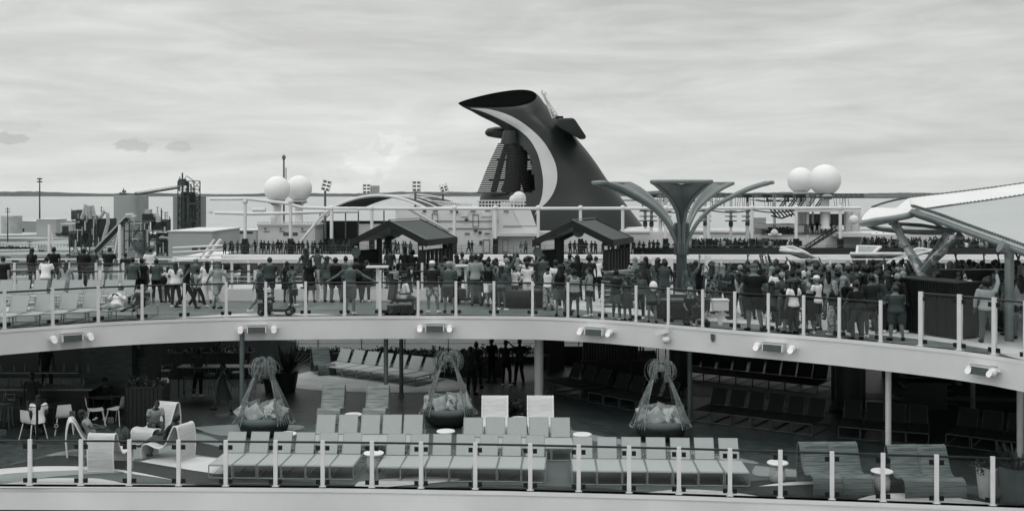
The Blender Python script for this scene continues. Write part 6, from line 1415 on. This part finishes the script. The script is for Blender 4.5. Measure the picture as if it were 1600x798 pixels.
U(421, 400, 470, 10, 'rail', 'teeM shortsM shortb l', 'big man in a grey shirt and shorts looking over the inner rail', 1.15)
U(448, 408, 472, -15, 'stand', 'tankK skirtK longk m', 'woman in a black top behind the woman in a patterned dress')
U(456, 413, 478, -30, 'wave', 'dressQ longQ shortk m', 'woman in a dark patterned dress raising one arm')
U(478, 392, None, 60, 'fwdp' if False else 'point', 'teeM longD longb l', 'person leaning over the outer promenade rail behind the long-haired woman', group=go)
U(484, 403, 472, 0, 'stand', 'dressK longK longk l', 'woman with long black hair in a short black dress')
U(496, 393, None, 0, 'hips', 'tankG longG bunk m', 'woman in a grey tank top facing the outer rail', group=go)
U(511, 398, None, -30, 'brow', 'teeG longG longb l', 'person shading the eyes at the outer rail', group=go)
U(524, 402, 472, 5, 'stand', 'teeK shortsK shortk m', 'heavy man in a black shirt and shorts at the inner rail', 1.25)
U(547, 407, 492, 0, 'spread', 'teeG shortsG shortg l', 'grey-haired man standing with both arms spread along the railing', 1.08)
U(540, 395, None, -10, 'stand', 'teeG longG shortk l', 'person in a light shirt beside the cabana post', group=go)
U(556, 394, None, 0, 'stand', 'teeK longK shortk d', 'broad figure in black standing under the left eave of the first cabana', 1.2, group=go)
U(572, 404, None, 0, 'rail', 'teeD longD longk m', 'figure in dark clothes inside the first cabana', h=1.55, group=go)
U(609, 390, None, 30, 'stand', 'teeM longM shortk l', 'person in grey under the round sign of the first cabana', group=go)
U(633, 392, None, 0, 'stand', 'teeD longD shortk d', 'dark-haired figure in the middle of the first cabana', group=go)
U(644, 397, None, 0, 'stand', 'teeD longK afrok d', 'figure with full dark hair next to the first cabana post', h=1.6, group=go)
U(616, 414, 474, 40, 'chest', 'teeL longL shortk l', 'young person in a pale shirt behind the power wheelchair')
U(638, 416, 470, 10, 'stand', 'dressM longM longk m', 'woman with very long dark hair right of the power wheelchair')
U(675, 408, 489, 0, 'chest', 'teeD shortsP shortg l capW', 'man in a white cap, dark shirt and plaid shorts seen from behind', 1.12)
U(701, 409, 489, 0, 'chest', 'teeG shortsD shortg l capL', 'man in a pale cap, grey shirt and dark shorts seen from behind', 1.12)
U(695, 395, None, 0, 'stand', 'teeQ shortsD shortk m', 'man in a dark patterned shirt beside the first cabana', group=None)
U(713, 397, None, 20, 'stand', 'teeL longD longk m', 'woman in a pale top looking sideways beyond the men in caps')
U(722, 394, None, -10, 'stand', 'teeQ longK shortk m', 'man in a dark graphic shirt near the flat-topped stand')
U(743, 397, 478, 0, 'stand', 'longL longG shortk l', 'tall man in a long-sleeved pale shirt')
U(752, 395, None, 10, 'stand', 'teeK longK shortk m', 'man in black just behind the pale long sleeves')
U(763, 408, 480, 20, 'walk', 'tankK shortsW shortk m', 'man in a black tank top and white shorts')
U(775, 403, None, -30, 'stand', 'teeM longD shortk l', 'man in grey turned towards the black tank top')
U(783, 415, 485, -35, 'chest', 'teeG shortK longk m', 'woman in a grey top and black shorts with full dark hair')
U(790, 397, None, 10, 'stand', 'teeW longD longb l', 'person in white in the back row left of the second cabana')
U(797, 399, None, -10, 'stand', 'teeW longG longk l', 'person in white with long hair in the back row left of the second cabana')
U(803, 415, 478, 0, 'hips', 'longW longK bunb l', 'woman in a loose white blouse and black trousers')
U(806, 396, None, 5, 'phone', 'teeG longD afrok d', 'person with round dark hair holding up a phone before the second cabana')
U(821, 402, 470, -10, 'stand', 'teeW shortsD shortk l', 'broad man in a white shirt left of the second cabana', 1.2)
U(824, 409, 478, 25, 'chest', 'teeW shortsW shortk m', 'man in white shirt and white shorts looking at his phone', 1.02)
U(848, 397, None, 20, 'phone', 'longG longG shortb l', 'person in tan photographing under the second cabana')
U(856, 415, 485, -10, 'stand', 'tankW looseP shortk m', 'woman in a white top and wide patterned trousers')
U(868, 406, None, 0, 'stand', 'teeW longD shortk m', 'person in white under the left side of the second cabana')
U(875, 413, 494, -5, 'stand', 'tankK skirtG longk l', 'woman with a long black back-length hairstyle and black top at the rail')
U(886, 418, 487, -50, 'chest', 'teeP longP longb l', 'woman in a patterned top half hidden at the glass')
U(890, 396, None, 0, 'brow', 'teeQ longK shortk d', 'man in dark patterned shirt with a hand at his brow in the second cabana')
U(902, 398, None, 10, 'stand', 'teeK longK longk d', 'tall dark figure in the middle of the second cabana')
U(898, 421, 496, 0, 'fold', 'tankL shortK bunk m', 'woman in a pale tank top and black shorts, hair tied up, at the rail', 1.08)
U(921, 418, 495, 60, 'chest', 'tankL shortK shortk l', 'woman in a pale tank top and black shorts standing sideways')
U(921, 399, None, 0, 'stand', 'teeD longK afrok d', 'person with round dark hair left of the man in a white tee')
U(933, 400, 466, 15, 'rail', 'teeW longK shortk l', 'man in a white shirt and black trousers leaning by the second cabana')
U(962, 421, 500, -50, 'chest', 'teeD skirtG bunk m', 'woman in a dark top and khaki skirt, her hair in a knot', 1.05)
U(980, 430, 501, 40, 'chest', 'dressM longM longb l', 'woman in a grey dress facing the one in the khaki skirt', 1.1)
U(992, 402, None, 0, 'stand', 'dressP longP longy l', 'woman with long fair hair in a patterned dress by the stacked loungers')
U(1001, 425, 498, 150, 'brow', 'tankG longK shortk m', 'woman facing the camera with a hand to her face')
U(1018, 438, 505, -10, 'stand', 'teeG shortK longb l', 'woman in grey with a white bag on her shoulder', 1.05)
U(1009, 401, None, 0, 'stand', 'teeK longK longk d', 'figure with long dark hair behind the hedge')
U(1027, 404, None, -20, 'stand', 'teeG longD longk l', 'person in pale clothes beside the white posts')
U(1038, 404, None, 10, 'stand', 'teeK longK shortk m', 'person in black between the white posts and the canopy column')
U(1087, 407, None, -30, 'stand', 'longK longK longk l', 'woman in black with pale print just right of the canopy column')
U(1079, 410, None, -30, 'wave', 'teeG longG longb l', 'person partly hidden behind the canopy column')
U(1079, 440, 500, 100, 'chest', 'teeL longD shortb l', 'child in a pale shirt by the rollator')
U(1120, 412, 490, 30, 'stand', 'dressP longP longy l', 'fair-haired woman in a patterned beach dress')
U(1112, 412, None, -20, 'stand', 'dressQ longQ longb m', 'woman in a dark print beside the fair-haired one')
U(1140, 411, 488, 0, 'stand', 'teeD shortsD shortk m', 'man in a dark shirt behind the dotted blouse', 1.05)
U(1153, 425, 495, 5, 'stand', 'teeR shortK longb l', 'woman in a dotted white blouse and dark shorts', 1.15)
U(1165, 412, None, -10, 'stand', 'teeG longD longk m', 'person with dark hair between the dotted blouse and the big man')
U(1178, 412, 517, 0, 'stand', 'teeK shortsD shortg l capG', 'very big man in a black shirt and grey cap at the rail', 1.25)
U(1181, 408, None, 0, 'armsup', 'teeD longD afrok d', 'person with both arms raised behind the big man')
U(1168, 407, None, 0, 'stand', 'teeD longD shortk d', 'dark-haired figure in front of the person with raised arms')
U(1206, 438, 521, -25, 'walk', 'teeM shortK longk m', 'woman in a dark grey top leaning at the rail, left of the black dress', 1.05)
U(1214, 418, None, 10, 'stand', 'teeW longK shortk m', 'man in a white collar turned to the side')
U(1206, 416, None, -30, 'stand', 'teeM longK longy l', 'fair-haired person near the man with the white collar')
U(1231, 408, None, 0, 'stand', 'teeQ longK afrok d', 'person with a big head of curly dark hair')
U(1232, 437, 521, 0, 'stand', 'dressK longK longk l', 'woman in a short loose black dress with white sleeves at the rail', 1.15)
U(1247, 410, None, -15, 'stand', 'teeW shortsK shortk m', 'person in a white top with dark strap')
U(1262, 405, None, 0, 'stand', 'teeK longK shortk d', 'tall broad man in black at the centre of the crowd', 1.2)
U(1277, 409, None, 10, 'stand', 'teeK longK shortk m', 'man in black right of the tall broad man')
U(1265, 442, 522, 10, 'point', 'dressK longK shortg l', 'older woman with short grey hair in a black tunic and leggings')
U(1277, 431, 517, 40, 'chest', 'teeW shortsK shortg l capW', 'man in a white shirt and white cap at the rail')
U(1295, 413, None, 10, 'stand', 'dressQ longQ longy l', 'woman with big blond curls in a dark dress')
U(1303, 438, 524, 20, 'stand', 'tankD looseP veily l', 'woman with long blond hair and patterned wide trousers at the rail', 1.05)
U(1240, 437, None, 20, 'stand', 'teeW longD longk l', 'woman in white half hidden behind the black dress')
U(1316, 432, 515, 10, 'stand', 'teeM longM longk m', 'person in grey in the gap right of the patterned trousers')
U(1325, 411, None, -20, 'stand', 'teeG longG shortg l', 'grey-haired man in a pale grey shirt in the middle rows')
U(1334, 444, 524, 0, 'chest', 'longK longK shortg l capW', 'person in a full black outfit and white cap at the rail', 1.2)
U(1350, 414, None, 20, 'stand', 'teeK longK shortb d', 'dark figure behind the person with the white cap')
U(1361, 428, 528, 10, 'stand', 'teeD shortK shortk m', 'person carrying a light patterned backpack at the rail', 1.1)
U(1399, 446, 532, 0, 'chest', 'teeM shortsM shortb l', 'big person in a grey shirt and long grey shorts at the rail', 1.3)
U(1403, 417, None, 150, 'stand', 'teeW longD longy l', 'blond woman in white turned to the camera left of the trunk')
U(1388, 428, None, -10, 'stand', 'teeM longD longk m', 'dark-haired person in front of the blond woman in white')
U(1422, 407, None, 100, 'stand', 'teeK longK shortk l', 'man in black seen in profile left of the branching trunk', 1.05)
U(1466, 410, None, 80, 'stand', 'teeG longG shortk l', 'man with glasses just right of the branching trunk', 1.05)
U(1471, 423, None, 10, 'stand', 'teeK longK shortk d', 'dark round head in front of the man with glasses')
U(1484, 410, None, 10, 'stand', 'longW longG shortg l capW', 'man in a white cap and white shirt near the branching trunk', 1.2)
U(1503, 412, None, -20, 'stand', 'teeD longK shortk d', 'man in dark clothes right of the white cap')
U(1499, 420, None, 0, 'wave', 'teeD longD afrok m', 'person waving one hand beside the white cap')
U(1521, 408, None, 5, 'brow', 'teeP longG shortk m', 'person in a patterned shirt with a raised hand')
U(1535, 416, None, 0, 'stand', 'teeD longK longk d', 'woman with long dark hair in front of the patterned shirt')
U(1545, 432, 522, 170, 'brow', 'teeL skirtM shortb l hatG', 'person in a sun hat shading the eyes, facing the camera')
U(1553, 425, None, 170, 'phone', 'tankL longD shortk l', 'woman in a light tank top holding a phone up with both arms')
U(1551, 407, None, 0, 'armsup', 'teeD longK shortk m', 'person in the back with both arms up and a phone')
U(1567, 411, None, -10, 'stand', 'teeL longD shortk m', 'person in a light shirt beside the canopy post')
U(1590, 412, None, 10, 'stand', 'teeM longM longk m', 'person in grey at the back right of the canopy post')
U(1594, 430, 530, -10, 'stand', 'tankL shortK longk l', 'woman with very long dark hair at the picture edge')
U(1612, 425, 528, 0, 'stand', 'teeM longD shortk m', 'person cut off by the picture edge')
U(1565, 420, None, 10, 'stand', 'teeK longD longk d', 'dark-haired woman left of the canopy post')
U(1577, 430, None, 20, 'stand', 'teeG longG longb l', 'person with brown hair behind the canopy post')
# the rest of the dense crowd: each one told apart by clothes, hair and the row it stands in
rn = random.Random(21)
tops = [('W', 'white'), ('L', 'pale grey'), ('G', 'grey'), ('M', 'mid grey'), ('D', 'dark'), ('K', 'black'), ('P', 'light patterned'), ('Q', 'dark patterned'), ('D', 'charcoal'), ('K', 'jet black'), ('S', 'striped')]
hairs = [('short', 'k', 'short black hair'), ('long', 'k', 'long black hair'), ('afro', 'k', 'round curly dark hair'), ('short', 'b', 'short brown hair'), ('long', 'b', 'long brown hair'), ('pony', 'k', 'a dark ponytail'), ('bun', 'k', 'a dark top knot'), ('long', 'y', 'long fair hair'), ('short', 'g', 'short grey hair')]
marks = [(1108, 'behind the rollator'), (1160, 'behind the dotted blouse'), (1205, 'near the short black dress'), (1245, 'behind the black dress'), (1290, 'near the woman with blond curls'), (1340, 'behind the white cap'), (1385, 'behind the big grey shirt'), (1425, 'left of the branching trunk'), (1475, 'right of the branching trunk'), (1520, 'behind the slatted cabinet'), (1562, 'near the canopy post'), (1600, 'beyond the canopy post')]
used = {}
def filler(x0, x1, n, ylo, yhi):
    for i in range(n):
        px = lerp(x0, x1, (i+rn.uniform(.2, .8))/n); yh = rn.uniform(ylo, yhi); t_, tn = rn.choice(tops); hk, hc, hn = rn.choice(hairs)
        pose = rn.choice(['stand', 'rail', 'phone', 'chest', 'hand', 'hips', 'brow', 'armsup', 'stand', 'phone', 'point', 'wave']); mk = min(marks, key=lambda m: abs(m[0]-px))[1]
        key = (tn, hn, mk); used[key] = used.get(key, 0)+1
        lb = 'onlooker, %s, %s %s, %s' % (hn, tn, 'top' if used[key] == 1 else 'shirt', mk)
        if used[key] > 2: continue
        U(px, yh, None, rn.choice([rn.uniform(-40, 40), rn.uniform(-100, 100)]), pose, '%s%s long%s %s%s %s' % (rn.choice(['tee', 'tee', 'tank', 'long']), t_, rn.choice('KDMG'), hk, hc, rn.choice('lmmd')), lb, rn.uniform(.95, 1.15), h=rn.uniform(1.58, 1.78), group='onlookers in the dense crowd')
filler(1195, 1440, 20, 403, 414); filler(1200, 1435, 16, 414, 426); filler(1310, 1410, 4, 426, 440); filler(1480, 1610, 13, 404, 416); filler(1490, 1600, 7, 420, 440); filler(1100, 1200, 6, 408, 416); filler(1455, 1500, 4, 418, 428)
marks[:0] = [(740, 'behind the flat-topped stand'), (790, 'left of the second cabana'), (1015, 'by the hedge')]
filler(725, 835, 7, 397, 404); filler(1000, 1050, 3, 402, 408)

# ---- mobility things
def wheel(mb, c, r_, w_, ax='x'):
    c = Vector(c); d = V3(1, 0, 0); mb.tube([c-d*w_/2, c+d*w_/2], r_, 16)
def at_ud(px, yf): Y = max((ZC-UD)*FPX/(yf-HY), edgeY(px)+.5); return V3((px-CX)/FPX*Y, Y, UD)
p = at_ud(431, 492); r = E('mobility_scooter', p, 'dark four-wheeled mobility scooter parked along the railing', 'scooter', None, R(-90))
def pb(n, m, f, s=40): mb = MB(); f(mb); return mb.build(n, M[m], r, smooth=s, local=True)
pb('chassis', 'dark', lambda b: (b.box((0, 0, .17), (.42, .95, .07)), b.box((0, -.35, .3), (.45, .4, .2)), b.tube([(0, .4, .18), (0, .55, .45), (0, .47, .95)], .035, 8)))
pb('seat', 'dark', lambda b: (b.box((0, -.3, .55), (.44, .42, .08)), b.box((0, -.52, .78), (.42, .07, .42)), b.cyl((0, -.3, .3), (0, -.3, .55), .04, .04, 8), b.box((-.26, -.3, .7), (.05, .3, .04)), b.box((.26, -.3, .7), (.05, .3, .04))))
pb('handlebar', 'dark', lambda b: (b.tube([(-.25, .38, 1.0), (0, .47, .97), (.25, .38, 1.0)], .018, 7), b.box((0, .45, .98), (.2, .1, .12)), b.box((0, .6, .75), (.3, .2, .22))))
for x, y in ((-.22, .48), (.22, .48), (-.24, -.42), (.24, -.42)):
    w_ = pb('wheel', 'black', lambda b: wheel(b, (x, y, .13), .13, .08)); 
    mb = MB(); wheel(mb, (x, y, .13), .06, .085); mb.m = 0; o = mb.build('rim', M['steel'], w_, local=True)
p = at_ud(627, 492); r = E('power_wheelchair', p, 'dark power wheelchair with high back, a woman in white riding it', 'wheelchair', None, R(-60))
pb('base', 'black', lambda b: (b.box((0, -.05, .22), (.5, .7, .22)), b.box((0, .38, .12), (.34, .25, .03)), b.tube([(0, .15, .3), (0, .35, .12)], .03, 6)))
pb('seat', 'dark', lambda b: (b.box((0, 0, .5), (.5, .5, .1)),)); pb('backrest', 'dark', lambda b: (b.box((0, -.3, .85), (.48, .1, .7), (R(-8), 0, 0)), b.box((0, -.38, 1.3), (.28, .08, .18))))
pb('armrest', 'dark', lambda b: (b.box((-.29, 0, .72), (.07, .4, .05)), b.box((.29, 0, .72), (.07, .4, .05)), b.cyl((.29, .2, .74), (.29, .2, .86), .015, .015, 6)))
for x, y, rr in ((-.28, 0, .17), (.28, 0, .17), (-.22, -.42, .09), (.22, -.42, .09), (-.22, .32, .09), (.22, .32, .09)): pb('wheel', 'black', lambda b: wheel(b, (x, y, rr), rr, .09))
person(p.x+.05, p.y+.02, UD+.06, 1.68, -60, 'sit', 'longW shortsG longk l', 'woman in a long-sleeved white top seated in the power wheelchair')
p = at_ud(728, 474); r = E('mobility_scooter', p, 'dark mobility scooter parked by the flat-topped stand, behind the men in caps', 'scooter', None, R(-70))
pb('chassis', 'dark', lambda b: (b.box((0, 0, .17), (.45, 1.0, .08)), b.box((0, -.3, .4), (.48, .45, .3)), b.box((0, -.55, .8), (.45, .08, .45)), b.tube([(0, .4, .18), (0, .52, .95)], .035, 8), b.box((0, .5, .55), (.4, .2, .3))))
for x, y in ((-.22, .48), (.22, .48), (-.24, -.42), (.24, -.42)): pb('wheel', 'black', lambda b: wheel(b, (x, y, .14), .14, .09))
p = at_ud(1088, 509); r = E('rollator', p, 'dark wheeled rollator with handles near the rail', 'rollator', None, R(-95))
pb('frame', 'dark', lambda b: [b.tube(q, .018, 6) for q in ([(-.27, -.3, .1), (-.25, .0, .62), (-.25, .15, .95), (-.25, .3, .97)], [(.27, -.3, .1), (.25, 0, .62), (.25, .15, .95), (.25, .3, .97)], [(-.27, .3, .1), (-.25, 0, .62)], [(.27, .3, .1), (.25, 0, .62)], [(-.25, 0, .62), (.25, 0, .62)], [(-.27, -.3, .25), (.27, -.3, .25)])])
pb('seat', 'dark', lambda b: (b.box((0, .05, .58), (.42, .34, .05)), b.box((0, .0, .4), (.36, .25, .25))))
for x, y in ((-.27, .3), (.27, .3), (-.27, -.3), (.27, -.3)): pb('wheel', 'black', lambda b: wheel(b, (x, y, .1), .1, .04))
person(p.x-.12, p.y+.35, UD, 1.4, 170, 'sit', 'teeK longK shortb l', 'person in black sitting on the rollator')
# bags
def bag(px, py, Y, w_, h_, m, label, strap=True):
    c = W(px, py, Y); r = E('shoulder_bag', c, label, 'bag'); mb = MB(); mb.ell((0, 0, 0), (w_/2, w_/3, h_/2), 12, 8); mb.build('bag_body', CL[m], r, smooth=50, local=True)
    if strap: mb = MB(); mb.tube([(-w_*.4, -.02, h_*.3), (-.18, .05, h_*.3+.28), (-.2, .12, h_*.3+.5)], .012, 5); mb.build('strap', M['dark'], r, local=True)
bag(256, 438, 39.6, .26, .34, 'K', 'dark shoulder bag hanging at the side of the man with the diagonal strap'); bag(1021, 447, 33.55, .26, .32, 'W', 'white bag on the shoulder of the woman at the rail'); bag(1361, 471, 30.7, .4, .5, 'R', 'light patterned backpack worn at the rail', False)
# ---- reclining and seated people
Y = 34.9; 
for px, lk, l in ((180, 'longW looseL shortk m', 'person in white reclining on an upper deck lounger with feet towards the railing'), (217, 'teeK shortsD shortk m', 'person in dark clothes reclining on the last upper deck lounger, legs apart')):
    c = W(px, HY, Y); person(c.x, c.y+.05, UD-.02, 1.66, 178, 'lounge', lk, l, None, 1.05)
def ld(px, yf, rot, pose, look, label, h=1.7, z=0, wide=1.0, dy=0):
    p = F(px, yf); return person(p.x, p.y+dy, z, h, rot, pose, look, label, None, wide)
ld(143, 706, -70, 'slump', 'teeL longM longk m', 'person with long dark hair curled up on the white woven chair left of the cactus', z=.05)
ld(240, 688, 215, 'sitfwd', 'teeL shortsM shortk m', 'person leaning forward on the white woven chair behind the cactus', z=.04)
ld(263, 714, 78, 'slump', 'teeD longG shortk d', 'dark-haired person slumped in the sideways white woven chair', z=.03)
ld(165, 652, 180, 'sit', 'longK longK shortk m capK', 'man in black with a cap sitting at the dark cafe table', z=.02); ld(60, 684, 20, 'sit', 'teeW longK longk l', 'person in a white shirt seated on the nearest cafe chair', z=.02)
ld(50, 668, 0, 'stand', 'teeD longG shortk d', 'dim figure standing at the bar behind the person in white')
ld(309, 620, 0, 'rail', 'teeM longK shortk d', 'man standing at the long high bar table, hands on it', 1.72); ld(347, 644, -80, 'walk', 'dressS longS longk m', 'woman in a striped dress walking past the first pod daybed', 1.62)
ld(172, 610, 60, 'stand', 'teeK longK shortk d', 'dark silhouette standing at the clad pillar', 1.8); ld(72, 612, 0, 'stand', 'teeK longK shortk d', 'dark silhouette behind the bar counter', 1.75)
for px, yf, pz, l in ((735, 616, 'stand', 'silhouetted person walking in the shade right of the middle pod'), (744, 606, 'stand', 'silhouetted person just behind the one walking near the middle pod'), (790, 603, 'head', 'silhouetted person in the shade left of the dark table'), (812, 600, 'hips', 'silhouetted person in the shade right beside the white column'), (768, 598, 'stand', 'silhouetted person at the far side of the dark table')):
    ld(px, yf, rn.uniform(-40, 40), pz if pz != 'head' else 'brow', 'tee%s long%s short%s d' % (rn.choice('KD'), 'K', 'k'), l, 1.72)
# ---- tiny people on the opposite ship: one low mesh each, coloured by region
def far_mesh(kind, seed):
    rn_ = random.Random(seed); f = fig(kind); mb = MB(); mb.loft(f.torso(.02, .84, 1.47, 8))
    mb.ell(f.H((0, 0, .01)), (.1, .11, .13), 8, 6, f.hm); mb.tube([f.U((0, 0, 1.4)), f.U((0, 0, 1.55))], .06, 6)
    for a in f.arms: mb.tube(a+[a[2]+(a[2]-a[1])*.35], [.06, .05, .035, .03], 6)
    for l in f.legs: mb.tube([l[0], l[1], l[2], l[2]+V3(0, .12, -.04)], [.1, .08, .055, .04], 6)
    me = remesh(mb, .04, 1); me.materials.append(None)
    while len(me.materials) < 4: me.materials.append(None)
    hs = rn_.choice([.5, .95, .6])
    for p in me.polygons:
        z = p.center.z; x = abs(p.center.x)
        p.material_index = 3 if (z > 1.6 and p.center.y < .07) else (0 if z > 1.5 or z < hs*.9 and hs < .9 or (x > .25 and z < 1.2) else (2 if z < .93 else 1))
    me.shade_smooth(); return me
FM = [far_mesh(k, i) for i, k in enumerate(('stand', 'rail', 'phone', 'hips', 'chest', 'wave', 'walk', 'hand'))]
def farp(px, pyf, Y, label, group, h=1.72, dark=False, rot=None):
    o = bpy.data.objects.new('person', rn.choice(FM)); COL.objects.link(o); p = W(px, pyf, Y); o.location = p; o.rotation_euler = (0, 0, R(180+rn.uniform(-50, 50) if rot is None else rot)); o.scale = (h/1.735*rn.uniform(1, 1.2), h/1.735, h/1.735)
    setm(o, 0, SK[rn.choice('mdd' if dark else 'lmd')]); setm(o, 1, CL[rn.choice('KDKM' if dark else 'KDMGLWKD')]); setm(o, 2, CL[rn.choice('KDK' if dark else 'KDMGL')]); setm(o, 3, HC[rn.choice('kkb')]); return tag(o, label, 'person', group)
def line(px0, px1, n, pyf, Y, where, group, dark=True, jit=.35, yj=0):
    for i in range(n):
        px = lerp(px0, px1, (i+.5+rn.uniform(-jit, jit))/n); farp(px, pyf, Y+rn.uniform(0, yj) if yj else Y+rn.uniform(.4, 1.0), '%s tiny figure from left %s' % (ORD[i], where) if n > 1 else 'tiny figure '+where, group, rn.uniform(1.6, 1.85), dark)
g = 'people lined up on the opposite ship'
line(398, 530, 20, 397.6, YS, 'before the radome house', g, jit=.3); line(350, 392, 7, 397.6, YS+.6, 'at the far rail left of the radome house', g); line(532, 556, 3, 397.6, YS, 'at the far rail just before the first cabana', g)
line(600, 645, 7, 398, YS, 'seen through the first cabana', g); line(695, 708, 2, 398, YS, 'just right of the first cabana', g, False); line(730, 740, 2, 398, YS, 'in front of the machinery block doors', g, False, .1); line(811, 826, 2, 398, YS, 'under the ledge left of the second cabana', g, False, .1)
line(890, 932, 7, 398, YS, 'seen through the second cabana', g); line(938, 1056, 15, 398, YS, 'between the second cabana and the petal canopy', g, yj=1.5); 
line(1076, 1190, 14, 396.5, YS+1, 'on the far pool deck behind the ropes posts', g, False, .5, 3.5); line(1196, 1245, 10, 396.5, YS+1, 'near the dark opening on the far pool deck', g, False, .4, 2.5)
line(1262, 1304, 4, 366, 137.3, 'behind the glass balustrade of the terrace', g, True, .15)
line(1352, 1600, 26, 397, YS, 'at the far rail beneath the big canopy', g, False, .5)
# beyond those, the packed mass on the far deck at the right
mb = MB(); rc = random.Random(9); 
for k in range(420):
    px = rc.uniform(1345, 1680) if k > 60 else rc.uniform(1060, 1190); tier = rc.random(); Y = YS+2+tier*9 if k > 60 else YS+2+tier*4; py = 397-tier*13 if k > 60 else 396-tier*3; p = W(px, py, Y); mb.m = rc.choice((0, 0, 0, 1, 1, 2, 3)); q = rc.uniform(.92, 1.05)
    mb.tube([p, p+V3(0, 0, .85*q), p+V3(0, 0, 1.25*q), p+V3(0, 0, 1.45*q)], [.16, .2, .23, .1], 6); mb.m = 4+(k % 3 == 0)*1; mb.ell(p+V3(0, 0, 1.6*q), (.11, .12, .14), 6, 5)
o = mb.build('crowd', [CL['K'], CL['D'], CL['L'], CL['G'], M['hairK'], M['skinM']], smooth=60); o['kind'] = 'stuff'; tag(o, 'packed mass of distant onlookers on the opposite ship beyond the front rows', 'crowd')
mb = MB(); 
for k in range(6): a_, b_ = W(1345, 398-k*2.6, YS+2.6+k*1.7), W(1690, 398-k*2.6, YS+2.6+k*1.7); mb.b2((a_.x, a_.y, DZ-.1), (b_.x, b_.y+1.9, a_.z))
tag(mb.build('seating_terrace', M['pot'], loc=W(1500, 398, YS+2)), 'stepped seating terrace under the far crowd at the right', 'terrace')
for P in (LP, WP, TP, CP, SP, SPT, SPK, BP): P.done()
